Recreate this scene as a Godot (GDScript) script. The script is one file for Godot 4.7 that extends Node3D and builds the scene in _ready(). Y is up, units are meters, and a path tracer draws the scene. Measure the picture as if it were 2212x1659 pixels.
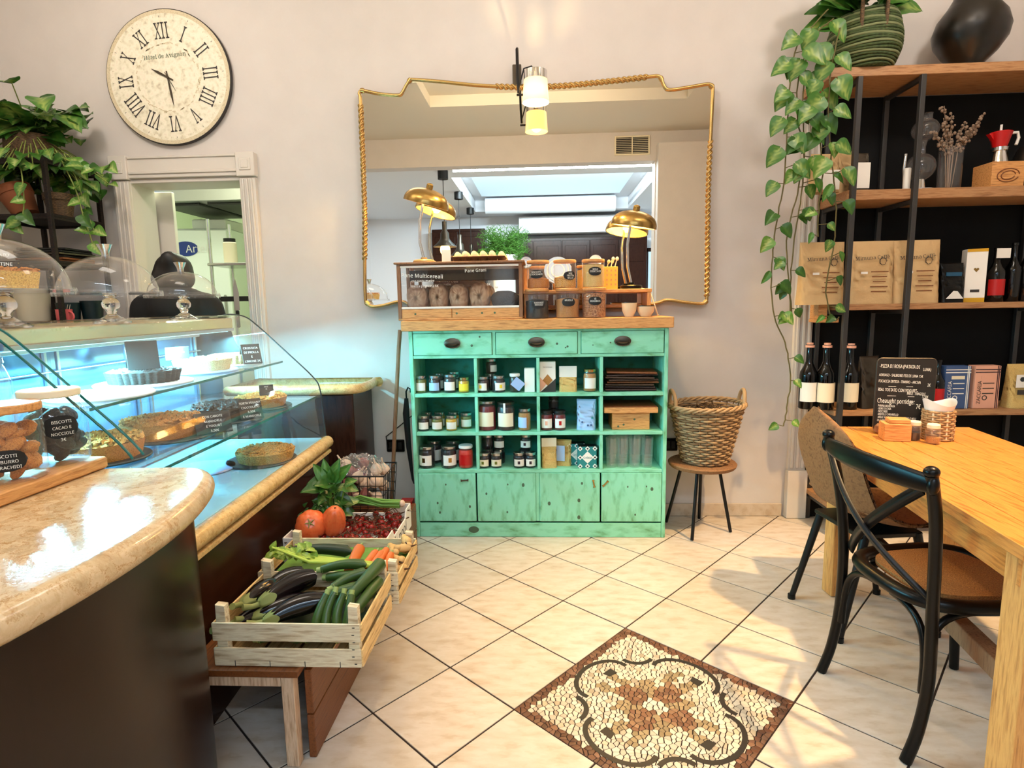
extends Node3D

const FLOOR_TILE := 0.33
var rng := RandomNumberGenerator.new()
var M := {}
var taken := {}
var tex := {}
var font: SystemFont
var serif: SystemFont
var meshes := {}


# ---------------------------------------------------------------- shapes
class Geo:
	var v := PackedVector3Array()
	var n := PackedVector3Array()
	var c := PackedColorArray()
	var uv := PackedVector2Array()
	var ix := PackedInt32Array()
	var col := Color.WHITE
	var xf := Transform3D()

	func vert(p: Vector3, nn: Vector3, u := Vector2.ZERO) -> int:
		v.append(xf * p)
		n.append((xf.basis * nn).normalized())
		uv.append(u)
		c.append(col)
		return v.size() - 1

	func tri(a: int, b: int, d: int) -> void:
		if (v[b] - v[a]).cross(v[d] - v[a]).dot(n[a] + n[b] + n[d]) > 0.0:
			ix.append(a); ix.append(d); ix.append(b)
		else:
			ix.append(a); ix.append(b); ix.append(d)

	func quad(a: int, b: int, d: int, e: int) -> void:
		tri(a, b, d)
		tri(a, d, e)

	func face(a: Vector3, b: Vector3, d: Vector3, e: Vector3, nn := Vector3.ZERO) -> Geo:
		if nn == Vector3.ZERO:
			nn = (d - a).cross(b - a).normalized()
		quad(vert(a, nn, Vector2(0, 1)), vert(b, nn, Vector2(1, 1)), vert(d, nn, Vector2(1, 0)), vert(e, nn, Vector2(0, 0)))
		return self

	# box with rounded (bevelled) edges
	func box(o: Vector3, s: Vector3, b := 0.0) -> Geo:
		var h := s / 2
		b = minf(b, minf(h.x, minf(h.y, h.z)) * 0.95)
		var ids := {}
		for ax in 3:
			for sg in [-1.0, 1.0]:
				var q := []
				for t in [[-1.0, -1.0], [1.0, -1.0], [1.0, 1.0], [-1.0, 1.0]]:
					var p := Vector3.ZERO
					var nn := Vector3.ZERO
					nn[ax] = sg
					p[ax] = sg * h[ax]
					var a1 := (ax + 1) % 3
					var a2 := (ax + 2) % 3
					p[a1] = t[0] * (h[a1] - b)
					p[a2] = t[1] * (h[a2] - b)
					var id := vert(o + p, nn, Vector2(t[0] * 0.5 + 0.5, 0.5 - t[1] * 0.5))
					var key := Vector3(signf(p.x), signf(p.y), signf(p.z))
					ids[[key, ax]] = id
					q.append(id)
				quad(q[0], q[1], q[2], q[3])
		if b > 0.0:
			for ax in 3:
				var a1 := (ax + 1) % 3
				var a2 := (ax + 2) % 3
				for s1 in [-1.0, 1.0]:
					for s2 in [-1.0, 1.0]:
						var k0 := Vector3.ZERO
						k0[a1] = s1
						k0[a2] = s2
						var k1 := k0
						k0[ax] = -1.0
						k1[ax] = 1.0
						quad(ids[[k0, a1]], ids[[k1, a1]], ids[[k1, a2]], ids[[k0, a2]])
			for x in [-1.0, 1.0]:
				for y in [-1.0, 1.0]:
					for z in [-1.0, 1.0]:
						var k := Vector3(x, y, z)
						tri(ids[[k, 0]], ids[[k, 1]], ids[[k, 2]])
		return self

	# box from a to b (a bar of section w x t)
	func bar(a: Vector3, b: Vector3, w: float, t: float, bev := 0.0, up := Vector3.UP) -> Geo:
		var y := (b - a).normalized()
		var x := up.cross(y)
		if x.length() < 0.01:
			x = Vector3.RIGHT.cross(y) if absf(y.x) < 0.9 else Vector3.FORWARD.cross(y)
		x = x.normalized()
		var keep := xf
		xf = xf * Transform3D(Basis(x, y, x.cross(y)), (a + b) / 2)
		box(Vector3.ZERO, Vector3(w, (b - a).length(), t), bev)
		xf = keep
		return self

	# turned shape: profile of (radius, height) points, from a0 to a1 round y
	func lathe(o: Vector3, prof: Array, seg := 20, a0 := 0.0, a1 := TAU, sharp := 0.75) -> Geo:
		var m := prof.size()
		var nor := []
		for i in m - 1:
			var d: Vector2 = prof[i + 1] - prof[i]
			nor.append(Vector2(d.y, -d.x).normalized() if d.length() > 1e-7 else Vector2.ZERO)
		for i in m - 1:
			if nor[i] == Vector2.ZERO:
				continue
			var na: Vector2 = nor[i]
			var nb: Vector2 = nor[i]
			if i > 0 and nor[i - 1].dot(nor[i]) > sharp:
				na = (nor[i - 1] + nor[i]).normalized()
			if i < m - 2 and nor[i + 1].dot(nor[i]) > sharp:
				nb = (nor[i + 1] + nor[i]).normalized()
			var pa: Vector2 = prof[i]
			var pb: Vector2 = prof[i + 1]
			var last_a := -1
			var last_b := -1
			for k in seg + 1:
				var f := float(k) / seg
				var t := a0 + (a1 - a0) * f
				var cs := cos(t)
				var sn := sin(t)
				var ia := vert(o + Vector3(pa.x * sn, pa.y, pa.x * cs), Vector3(na.x * sn, na.y, na.x * cs), Vector2(f, float(i) / (m - 1)))
				var ib := vert(o + Vector3(pb.x * sn, pb.y, pb.x * cs), Vector3(nb.x * sn, nb.y, nb.x * cs), Vector2(f, float(i + 1) / (m - 1)))
				if k > 0:
					if pa.x > 1e-6:
						tri(last_a, ia, ib)
					if pb.x > 1e-6:
						tri(last_a, ib, last_b)
				last_a = ia
				last_b = ib
		return self

	func cyl(o: Vector3, r: float, h: float, seg := 16, r2 := -1.0, b := 0.0) -> Geo:
		if r2 < 0.0:
			r2 = r
		if b > 0.0:
			return lathe(o, [Vector2(0, 0), Vector2(r - b, 0), Vector2(r, b), Vector2(r2, h - b), Vector2(r2 - b, h), Vector2(0, h)], seg)
		return lathe(o, [Vector2(0, 0), Vector2(r, 0), Vector2(r2, h), Vector2(0, h)], seg)

	func ball(o: Vector3, r: Vector3, seg := 12, rings := 8) -> Geo:
		var first := v.size()
		for j in rings + 1:
			var ph := PI * j / rings
			for k in seg + 1:
				var th := TAU * k / seg
				var d := Vector3(sin(ph) * sin(th), cos(ph), sin(ph) * cos(th))
				vert(o + d * r, (d / r).normalized(), Vector2(float(k) / seg, float(j) / rings))
		for j in rings:
			for k in seg:
				var a := first + j * (seg + 1) + k
				if j > 0:
					tri(a, a + 1, a + seg + 2)
				if j < rings - 1:
					tri(a, a + seg + 2, a + seg + 1)
		return self

	# round bar along points; radius a number or an array
	func tube(pts: Array, rad, seg := 8, closed := false, flat := 1.0) -> Geo:
		var m := pts.size()
		var side := Vector3.ZERO
		var first := v.size()
		for i in m:
			var a: Vector3 = pts[(i - 1 + m) % m] if closed or i > 0 else pts[i]
			var b: Vector3 = pts[(i + 1) % m] if closed or i < m - 1 else pts[i]
			var t := (b - a).normalized()
			if side == Vector3.ZERO:
				side = t.cross(Vector3.UP if absf(t.y) < 0.95 else Vector3.RIGHT).normalized()
			side = (side - t * side.dot(t)).normalized()
			var bi := t.cross(side)
			var r: float = rad[i] if rad is Array else rad
			for k in seg:
				var th := TAU * k / seg
				var d := side * cos(th) + bi * sin(th) * flat
				vert(pts[i] + d * r, d, Vector2(float(k) / seg, float(i) / m))
		for i in (m if closed else m - 1):
			for k in seg:
				var a := first + i * seg + k
				var b := first + i * seg + (k + 1) % seg
				var d := first + ((i + 1) % m) * seg + (k + 1) % seg
				var e := first + ((i + 1) % m) * seg + k
				quad(a, b, d, e)
		if not closed:
			for e in [0, m - 1]:
				var r: float = rad[e] if rad is Array else rad
				if r < 0.0008:
					continue
				var nn: Vector3 = (pts[0] - pts[1]).normalized() if e == 0 else (pts[m - 1] - pts[m - 2]).normalized()
				var mid := vert(pts[e], nn)
				var ring := []
				for k in seg:
					var s: int = first + e * seg + k
					ring.append(v.size())
					v.append(v[s]); n.append((xf.basis * nn).normalized()); uv.append(Vector2.ZERO); c.append(col)
				for k in seg:
					tri(mid, ring[k], ring[(k + 1) % seg])
		return self

	# outline in x and y, thick in z (from z0 to z1), edges cut by b
	func slab(poly: PackedVector2Array, z0: float, z1: float, b := 0.0, smooth := false) -> Geo:
		var inner := poly
		if b > 0.0:
			var off := Geometry2D.offset_polygon(poly, -b, Geometry2D.JOIN_MITER)
			if off.size() == 1 and off[0].size() == poly.size():
				var start := 0
				for i in poly.size():
					if off[0][i].distance_squared_to(poly[0]) < off[0][start].distance_squared_to(poly[0]):
						start = i
				inner = PackedVector2Array()
				for i in poly.size():
					inner.append(off[0][(start + i) % poly.size()])
				if inner[1].distance_to(poly[1]) > inner[poly.size() - 1].distance_to(poly[1]):
					b = 0.0
					inner = poly
			else:
				b = 0.0
		var m := poly.size()
		var lo := poly[0]
		var hi := poly[0]
		for p in poly:
			lo = lo.min(p)
			hi = hi.max(p)
		var span := (hi - lo).max(Vector2(1e-6, 1e-6))
		var idx := Geometry2D.triangulate_polygon(inner)
		for e in [[z0, -1.0], [z1, 1.0]]:
			var first := v.size()
			for p in inner:
				var u: Vector2 = (p - lo) / span
				vert(Vector3(p.x, p.y, e[0]), Vector3(0, 0, e[1]), Vector2(u.x, 1.0 - u.y))
			for k in range(0, idx.size(), 3):
				tri(first + idx[k], first + idx[k + 1], first + idx[k + 2])
		var turn := 0.0
		for i in m:
			turn += poly[i].cross(poly[(i + 1) % m])
		var way := 1.0 if turn > 0.0 else -1.0
		var en := []
		for i in m:
			var d := (poly[(i + 1) % m] - poly[i]).normalized()
			en.append(Vector2(d.y, -d.x) * way)
		for i in m:
			var j := (i + 1) % m
			var na: Vector2 = en[i]
			var nb: Vector2 = en[i]
			if smooth:
				if en[(i - 1 + m) % m].dot(en[i]) > 0.6:
					na = (en[(i - 1 + m) % m] + en[i]).normalized()
				if en[j].dot(en[i]) > 0.6:
					nb = (en[j] + en[i]).normalized()
			var p := poly[i]
			var q := poly[j]
			var a := vert(Vector3(p.x, p.y, z0 + b), Vector3(na.x, na.y, 0))
			var d := vert(Vector3(q.x, q.y, z0 + b), Vector3(nb.x, nb.y, 0))
			var e := vert(Vector3(q.x, q.y, z1 - b), Vector3(nb.x, nb.y, 0))
			var f := vert(Vector3(p.x, p.y, z1 - b), Vector3(na.x, na.y, 0))
			quad(a, d, e, f)
			if b > 0.0:
				quad(a, d, vert(Vector3(inner[j].x, inner[j].y, z0), Vector3(0, 0, -1)), vert(Vector3(inner[i].x, inner[i].y, z0), Vector3(0, 0, -1)))
				quad(f, e, vert(Vector3(inner[j].x, inner[j].y, z1), Vector3(0, 0, 1)), vert(Vector3(inner[i].x, inner[i].y, z1), Vector3(0, 0, 1)))
		return self

	# surface given by f(u, v) with u, v in 0..1
	func surf(nu: int, nv: int, f: Callable) -> Geo:
		var first := v.size()
		for j in nv + 1:
			for i in nu + 1:
				var a := float(i) / nu
				var b := float(j) / nv
				var p: Vector3 = f.call(a, b)
				var e := 0.01
				var pu: Vector3 = f.call(minf(a + e, 1.0), b) - f.call(maxf(a - e, 0.0), b)
				var pv: Vector3 = f.call(a, minf(b + e, 1.0)) - f.call(a, maxf(b - e, 0.0))
				var nn := pu.cross(pv)
				vert(p, nn.normalized() if nn.length() > 1e-12 else Vector3.UP, Vector2(a, b))
		for j in nv:
			for i in nu:
				var a := first + j * (nu + 1) + i
				quad(a, a + 1, a + nu + 2, a + nu + 1)
		return self

	func mesh() -> ArrayMesh:
		var m := ArrayMesh.new()
		if ix.is_empty():
			return m
		var arr := []
		arr.resize(Mesh.ARRAY_MAX)
		arr[Mesh.ARRAY_VERTEX] = v
		arr[Mesh.ARRAY_NORMAL] = n
		arr[Mesh.ARRAY_TEX_UV] = uv
		arr[Mesh.ARRAY_COLOR] = c
		arr[Mesh.ARRAY_INDEX] = ix
		m.add_surface_from_arrays(Mesh.PRIMITIVE_TRIANGLES, arr)
		return m


func G(at := Vector3.ZERO, turn := 0.0) -> Geo:
	var g := Geo.new()
	g.xf = Transform3D(Basis(Vector3.UP, turn), at)
	return g


func rot(axis: Vector3, deg: float) -> Basis:
	return Basis(axis.normalized(), deg_to_rad(deg))


func num(called: String) -> String:
	taken[called] = taken.get(called, -1) + 1
	return called if taken[called] == 0 else "%s_%03d" % [called, taken[called]]


# a mesh under a thing (or under the root)
func put(called: String, g, m, parent: Node = self) -> MeshInstance3D:
	var o := MeshInstance3D.new()
	o.name = num(called) if parent == self else called
	o.mesh = g.mesh() if g is Geo else g
	o.material_override = M[m] if m is String else m
	parent.add_child(o, true)
	return o


func tag(o: Node, label: String, category: String, group := "") -> Node:
	o.set_meta("label", label)
	o.set_meta("category", category)
	if group != "":
		o.set_meta("group", group)
	return o


func T(called: String, label: String, category: String, at := Vector3.ZERO, turn := 0.0, group := "") -> Node3D:
	var o := Node3D.new()
	o.name = num(called)
	add_child(o)
	o.position = at
	o.rotation.y = turn
	tag(o, label, category, group)
	return o


func S(called: String, g, m) -> MeshInstance3D:
	var o := put(called, g, m)
	o.set_meta("kind", "structure")
	return o


func stuff(o: Node) -> Node:
	o.set_meta("kind", "stuff")
	return o


func dup(o: Node3D, at: Vector3, b: Basis, label := "", group := "") -> Node3D:
	var r: Node3D = o.duplicate()
	r.name = num(String(o.get_meta("base", o.name)))
	add_child(r)
	r.transform = Transform3D(b, at)
	if label != "":
		r.set_meta("label", label)
	if group != "":
		r.set_meta("group", group)
	return r


func words(s: String, h: float, at: Vector3, b: Basis, m, parent: Node, called := "lettering", sans := true, align := 0) -> MeshInstance3D:
	var t := TextMesh.new()
	t.text = s
	t.font = font if sans else serif
	t.font_size = 24
	t.pixel_size = h / 17.0
	t.depth = 0.0004
	t.curve_step = 3.0
	t.horizontal_alignment = align as HorizontalAlignment
	t.vertical_alignment = VERTICAL_ALIGNMENT_CENTER
	var o := put(called, t, m, parent)
	o.transform = Transform3D(b, at)
	return o


# ---------------------------------------------------------------- materials
func mk(called: String, col: Color, rough := 0.6, metal := 0.0) -> StandardMaterial3D:
	var m := StandardMaterial3D.new()
	m.resource_name = called
	m.albedo_color = col
	m.roughness = rough
	m.metallic = metal
	M[called] = m
	return m


func noise(called: String, freq: float, cols: Array, oct := 4, size := 512, kind := FastNoiseLite.TYPE_SIMPLEX_SMOOTH, warp := 0.0) -> NoiseTexture2D:
	if tex.has(called):
		return tex[called]
	var f := FastNoiseLite.new()
	f.seed = 7 + tex.size()
	f.noise_type = kind
	f.frequency = freq
	f.fractal_octaves = oct
	if warp > 0.0:
		f.domain_warp_enabled = true
		f.domain_warp_amplitude = warp
	var t := NoiseTexture2D.new()
	t.width = size
	t.height = size
	t.seamless = true
	t.noise = f
	if cols.size():
		var gr := Gradient.new()
		var offs := PackedFloat32Array()
		var cc := PackedColorArray()
		for i in range(0, cols.size(), 2):
			offs.append(cols[i])
			cc.append(cols[i + 1])
		gr.offsets = offs
		gr.colors = cc
		t.color_ramp = gr
	tex[called] = t
	return t


# colour pattern laid over a material, looked up by place (metres x scale)
func lay(m: StandardMaterial3D, t: Texture2D, scale: Vector3, world := false) -> StandardMaterial3D:
	m.albedo_texture = t
	m.uv1_triplanar = true
	m.uv1_world_triplanar = world
	m.uv1_scale = scale
	return m


func relief(m: StandardMaterial3D, t: Texture2D, cm: float) -> StandardMaterial3D:
	m.heightmap_enabled = true
	m.heightmap_texture = t
	m.heightmap_scale = cm
	return m


func glass(called: String, a := 0.08, tint := Color(1, 1, 1)) -> StandardMaterial3D:
	var m := mk(called, Color(tint.r, tint.g, tint.b, a), 0.03)
	m.transparency = BaseMaterial3D.TRANSPARENCY_ALPHA
	return m


func glow(called: String, col: Color, e: float) -> StandardMaterial3D:
	var m := mk(called, col, 0.5)
	m.emission_enabled = true
	m.emission = col
	m.emission_energy_multiplier = e
	return m


func omni(called: String, at: Vector3, col: Color, e: float, size := 0.02) -> OmniLight3D:
	var l := OmniLight3D.new()
	l.name = called
	l.position = at
	l.light_color = col
	l.light_energy = e
	l.light_size = size
	l.omni_range = 14.0
	l.omni_attenuation = 2.0
	l.shadow_enabled = true
	add_child(l, true)
	return l


func spot(called: String, at: Vector3, to: Vector3, col: Color, e: float, angle := 40.0, size := 0.03) -> SpotLight3D:
	var l := SpotLight3D.new()
	l.name = called
	l.light_color = col
	l.light_energy = e
	l.light_size = size
	l.spot_range = 14.0
	l.spot_attenuation = 2.0
	l.spot_angle = angle
	l.spot_angle_attenuation = 0.6
	l.shadow_enabled = true
	add_child(l, true)
	l.look_at_from_position(at, to, Vector3.UP if absf((to - at).normalized().y) < 0.98 else Vector3.RIGHT)
	return l


func area(called: String, at: Vector3, to: Vector3, size: Vector2, col: Color, e: float) -> AreaLight3D:
	var l := AreaLight3D.new()
	l.name = called
	l.light_color = col
	l.light_energy = e
	l.area_size = size
	l.area_range = 14.0
	l.area_attenuation = 2.0
	l.shadow_enabled = true
	add_child(l, true)
	l.look_at_from_position(at, to, Vector3.UP if absf((to - at).normalized().y) < 0.98 else Vector3.RIGHT)
	return l


func r(a: float, b: float) -> float:
	return rng.randf_range(a, b)



# ---------------------------------------------------------------- the scene
func _ready() -> void:
	rng.seed = 11
	look()
	materials()
	room()
	floor_tiles()
	mosaic()
	back_room()
	kitchen()
	counter()
	display_case()
	pastry()
	jars_on_counter()
	rack()
	crates()
	cabinet()
	cabinet_goods()
	cabinet_top()
	mirror_and_clock()
	by_the_wall()
	shelving()
	shelf_goods()
	vines()
	table_and_chairs()
	person_behind_case()


func look() -> void:
	var cam := Camera3D.new()
	cam.name = "camera"
	cam.keep_aspect = Camera3D.KEEP_HEIGHT
	cam.fov = 67.16
	cam.near = 0.05
	cam.far = 60.0
	cam.transform = Transform3D(Basis(Vector3(0.99863, -0.01677, -0.04959), Vector3(0.00987, 0.99063, -0.13619), Vector3(0.05141, 0.13552, 0.98944)).orthonormalized(), Vector3(0, 1.3259, 3.5315))
	add_child(cam)
	cam.current = true
	var w := WorldEnvironment.new()
	w.name = "world"
	var e := Environment.new()
	e.background_mode = Environment.BG_SKY
	var sky := Sky.new()
	var sm := ProceduralSkyMaterial.new()
	sm.sky_top_color = Color(0.55, 0.7, 0.95)
	sm.sky_horizon_color = Color(0.85, 0.92, 1.0)
	sm.ground_horizon_color = Color(0.8, 0.85, 0.9)
	sm.ground_bottom_color = Color(0.4, 0.4, 0.4)
	sky.sky_material = sm
	e.sky = sky
	e.background_energy_multiplier = 1.6
	e.tonemap_mode = Environment.TONE_MAPPER_LINEAR
	e.tonemap_exposure = 1.0
	e.sdfgi_enabled = true
	e.ssao_enabled = true
	e.ssil_enabled = true
	w.environment = e
	add_child(w)
	# added globe lamps light the walls; unseen panels farther up light the floor
	var neutral := Color(1.0, 0.965, 0.93)
	for x in [-2.1, -0.1, 1.9]:
		omni("added_globe_light", Vector3(x, 3.1, 1.25), neutral, 0.72, 0.1)
	area("unseen_ceiling_light_west", Vector3(-1.3, 3.4, 1.8), Vector3(-1.3, 0, 1.8), Vector2(0.5, 0.9), neutral, 1.1)
	area("unseen_ceiling_light_east", Vector3(1.2, 3.4, 1.8), Vector3(1.2, 0, 1.8), Vector2(0.5, 0.9), neutral, 1.1)
	# unseen spot for the table; spot added to light the wall above the opening
	spot("unseen_table_spot", Vector3(1.9, 3.28, 1.9), Vector3(1.45, 0.7, 1.55), Color(1.0, 0.82, 0.58), 14.0, 30.0, 0.05)
	spot("added_header_spot", Vector3(-0.3, 3.3, 1.9), Vector3(-0.3, 3.2, 4.4), Color(1.0, 0.92, 0.8), 2.2, 60.0, 0.05)
	# unseen lamps standing in for daylight of the room behind, and kitchen light
	area("unseen_well_light", Vector3(0.2, 3.4, 5.74), Vector3(0.2, 2.4, 7.3), Vector2(2.8, 0.16), Color(0.82, 0.92, 1.0), 26.0)
	area("unseen_daylight_low", Vector3(0.2, 3.2, 4.82), Vector3(0.2, 1.2, 2.2), Vector2(2.8, 0.1), Color(0.86, 0.93, 1.0), 5.0)  # hidden behind the header, throws daylight into the shop
	area("unseen_kitchen_light", Vector3(-2.3, 2.84, -1.0), Vector3(-2.3, 0, -1.0), Vector2(1.6, 0.4), Color(0.95, 1.0, 0.88), 7.0)


func materials() -> void:
	font = SystemFont.new()
	font.font_names = PackedStringArray(["Droid Sans"])
	serif = SystemFont.new()
	serif.font_names = PackedStringArray(["Droid Serif"])
	var soft := noise("soft", 0.012, [0.0, Color(0.975, 0.975, 0.975), 1.0, Color.WHITE], 4)
	var fine := noise("fine", 0.08, [], 4)
	var coarse := noise("coarse", 0.03, [], 5)
	var grain := noise("grain", 0.02, [0.0, Color(0.68, 0.6, 0.52), 0.35, Color(0.9, 0.86, 0.82), 0.6, Color(1, 1, 1), 1.0, Color(0.86, 0.8, 0.73)], 5, 512, FastNoiseLite.TYPE_SIMPLEX_SMOOTH, 20.0)
	var worn := noise("worn", 0.009, [0.0, Color(0.66, 0.68, 0.55), 0.22, Color(0.86, 0.9, 0.83), 0.5, Color(0.98, 1, 0.98), 1.0, Color(1, 1, 1)], 6)
	var marble := noise("marble", 0.018, [0.0, Color(0.72, 0.62, 0.48), 0.4, Color(0.94, 0.9, 0.82), 0.47, Color(0.76, 0.62, 0.44), 0.53, Color(0.97, 0.93, 0.86), 1.0, Color(0.86, 0.79, 0.68)], 5, 512, FastNoiseLite.TYPE_SIMPLEX_SMOOTH, 40.0)
	var stone := noise("stone", 0.015, [0.0, Color(0.88, 0.83, 0.76), 0.38, Color(0.96, 0.945, 0.92), 0.75, Color(1, 1, 1), 1.0, Color(0.94, 0.91, 0.87)], 5, 512, FastNoiseLite.TYPE_SIMPLEX_SMOOTH, 30.0)
	lay(mk("wall", Color(0.83, 0.8, 0.775), 0.7), soft, Vector3(0.6, 0.6, 0.6), true)
	mk("ceiling", Color(0.86, 0.83, 0.77), 0.8)
	mk("ceiling_white", Color(0.9, 0.91, 0.93), 0.8)
	mk("trim", Color(0.84, 0.81, 0.77), 0.45)
	lay(mk("skirting", Color(0.8, 0.74, 0.66), 0.4), stone, Vector3(2, 2, 2))
	lay(mk("grout", Color(0.16, 0.1, 0.07), 0.9), soft, Vector3(3, 3, 3))
	for i in 3:
		relief(lay(mk("tile%d" % i, [Color(0.83, 0.785, 0.73), Color(0.81, 0.765, 0.705), Color(0.85, 0.8, 0.745)][i], 0.34), stone, Vector3(0.9, 2.2, 2.4), true), coarse, 0.02)
	var tess := mk("tessera", Color.WHITE, 0.4)
	tess.vertex_color_use_as_albedo = true
	var vc := mk("tinted", Color.WHITE, 0.7)
	vc.vertex_color_use_as_albedo = true
	mk("mosaic_dark", Color(0.12, 0.1, 0.09), 0.45)
	relief(lay(mk("marble", Color(0.9, 0.82, 0.7), 0.16), marble, Vector3(1.6, 1.6, 1.6)), fine, 0.03)
	lay(mk("stone_trim", Color(0.93, 0.82, 0.62), 0.25), marble, Vector3(2, 2, 2))
	lay(mk("dark_wood", Color(0.2, 0.095, 0.055), 0.25), grain, Vector3(4, 0.7, 4))
	lay(mk("counter_wood", Color(0.13, 0.07, 0.04), 0.27), grain, Vector3(5, 0.5, 5))
	relief(lay(mk("pine", Color(0.86, 0.63, 0.38), 0.5), grain, Vector3(0.8, 9, 9)), fine, 0.03)
	relief(lay(mk("pine_up", Color(0.84, 0.62, 0.38), 0.5), grain, Vector3(9, 0.8, 9)), fine, 0.03)
	relief(lay(mk("pine_deep", Color(0.86, 0.63, 0.38), 0.5), grain, Vector3(9, 9, 0.8)), fine, 0.03)
	relief(lay(mk("table_wood", Color(0.86, 0.58, 0.29), 0.3), grain, Vector3(7, 7, 0.6)), fine, 0.03)
	relief(lay(mk("table_leg", Color(0.88, 0.66, 0.38), 0.4), grain, Vector3(8, 0.6, 8)), fine, 0.03)
	relief(lay(mk("shelf_wood", Color(0.7, 0.52, 0.35), 0.5), grain, Vector3(0.7, 7, 7)), fine, 0.03)
	relief(lay(mk("old_wood", Color(0.56, 0.4, 0.28), 0.6), grain, Vector3(8, 0.8, 8)), fine, 0.04)
	relief(lay(mk("plank_brown", Color(0.5, 0.28, 0.12), 0.45), grain, Vector3(9, 9, 0.5)), fine, 0.05)
	relief(lay(mk("crate_wood", Color(0.93, 0.88, 0.75), 0.65), grain, Vector3(0.6, 6, 6)), fine, 0.03)
	relief(lay(mk("crate_side", Color(0.94, 0.8, 0.55), 0.65), grain, Vector3(6, 6, 0.6)), fine, 0.03)
	relief(lay(mk("white_post", Color(0.86, 0.74, 0.62), 0.6), grain, Vector3(8, 0.7, 8)), fine, 0.03)
	relief(lay(mk("green", Color(0.54, 0.83, 0.71), 0.5), worn, Vector3(1.3, 3, 3)), fine, 0.03)
	relief(lay(mk("green_up", Color(0.54, 0.83, 0.71), 0.5), worn, Vector3(3.5, 1.3, 3)), fine, 0.03)
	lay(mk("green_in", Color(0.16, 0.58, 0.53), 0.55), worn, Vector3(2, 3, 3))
	mk("knot", Color(0.27, 0.37, 0.27), 0.6)
	mk("kitchen_wall", Color(0.8, 0.84, 0.72), 0.6)
	mk("white", Color(0.92, 0.91, 0.88), 0.5)
	mk("paper", Color(0.93, 0.91, 0.87), 0.7)
	mk("cream", Color(0.92, 0.87, 0.75), 0.6)
	mk("black", Color(0.025, 0.024, 0.022), 0.5)
	lay(mk("black_paint", Color(0.02, 0.02, 0.02), 0.8), soft, Vector3(1, 1, 1))
	mk("chalkboard", Color(0.05, 0.05, 0.05), 0.6)
	mk("chalk", Color(0.95, 0.95, 0.92), 0.8)
	mk("ink", Color(0.2, 0.18, 0.17), 0.7)
	mk("black_gloss", Color(0.026, 0.024, 0.021), 0.3)
	mk("black_metal", Color(0.06, 0.06, 0.065), 0.4, 0.4)
	mk("iron", Color(0.27, 0.265, 0.26), 0.45, 0.6)
	relief(lay(mk("rust", Color(0.22, 0.13, 0.08), 0.6, 0.3), coarse, Vector3(6, 6, 6)), fine, 0.03)
	mk("steel", Color(0.75, 0.75, 0.74), 0.25, 1.0)
	mk("chrome", Color(0.88, 0.88, 0.88), 0.08, 1.0)
	mk("pewter", Color(0.34, 0.31, 0.27), 0.35, 0.9)
	mk("gold", Color(0.8, 0.66, 0.42), 0.22, 1.0)
	mk("brass", Color(0.68, 0.55, 0.31), 0.26, 1.0)
	mk("brass_in", Color(0.98, 0.86, 0.55), 0.4)
	mk("mirror", Color(0.95, 0.93, 0.88), 0.0, 1.0)
	glass("glass", 0.015)
	glass("glass_thick", 0.03)
	glass("glass_case", 0.02)
	glass("glass_green", 0.35, Color(0.1, 0.5, 0.45))
	glass("plastic", 0.07)
	mk("glass_edge", Color(0.05, 0.36, 0.33), 0.1)
	var cr := mk("crystal", Color(1, 1, 1, 0.02), 0.02)
	cr.refraction_enabled = true
	cr.refraction_scale = 0.05
	mk("slate", Color(0.16, 0.19, 0.2), 0.5)
	lay(mk("case_steel", Color(0.62, 0.83, 0.9), 0.25), soft, Vector3(2, 2, 2))
	var back := mk("case_mirror", Color(0.42, 0.55, 0.68), 0.12, 0.75)
	lay(back, soft, Vector3(0.6, 4, 0.6))
	lay(mk("olive_band", Color(0.62, 0.53, 0.36), 0.3), soft, Vector3(2, 2, 2))
	var leaf := mk("leaf", Color(0.17, 0.36, 0.08), 0.34)
	leaf.vertex_color_use_as_albedo = true
	leaf.albedo_color = Color.WHITE
	leaf.backlight_enabled = true
	leaf.backlight = Color(0.25, 0.35, 0.1)
	mk("stem", Color(0.5, 0.55, 0.25), 0.6)
	mk("vine", Color(0.36, 0.33, 0.16), 0.7)
	lay(mk("terracotta", Color(0.62, 0.36, 0.22), 0.8), soft, Vector3(3, 3, 3))
	relief(lay(mk("basketry", Color(0.68, 0.52, 0.34), 0.75), coarse, Vector3(4, 20, 4)), coarse, 0.3)
	mk("wicker", Color(0.66, 0.53, 0.37), 0.7)
	mk("wicker_dark", Color(0.5, 0.38, 0.25), 0.75)
	relief(lay(mk("suede", Color(0.58, 0.41, 0.25), 0.8), noise("patches", 0.03, [0.0, Color(0.62, 0.55, 0.5), 0.5, Color(1, 1, 1), 1.0, Color(0.8, 0.76, 0.72)], 5), Vector3(3, 3, 3)), fine, 0.05)
	relief(lay(mk("cane", Color(0.8, 0.58, 0.33), 0.6), noise("weave", 0.12, [0.0, Color(0.55, 0.45, 0.36), 1.0, Color(1, 1, 1)], 2), Vector3(3, 3, 3)), fine, 0.15)
	relief(lay(mk("bread", Color(0.7, 0.52, 0.37), 0.85), noise("crust", 0.03, [0.0, Color(0.4, 0.26, 0.18), 0.45, Color(0.85, 0.72, 0.6), 0.8, Color(1.25, 1.2, 1.1), 1.0, Color(1, 0.9, 0.8)], 5), Vector3(5, 5, 5)), coarse, 0.08)
	var crust := relief(mk("crust", Color.WHITE, 0.85), coarse, 0.08)
	crust.vertex_color_use_as_albedo = true
	crust.uv1_triplanar = true
	crust.uv1_scale = Vector3(6, 6, 6)
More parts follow.
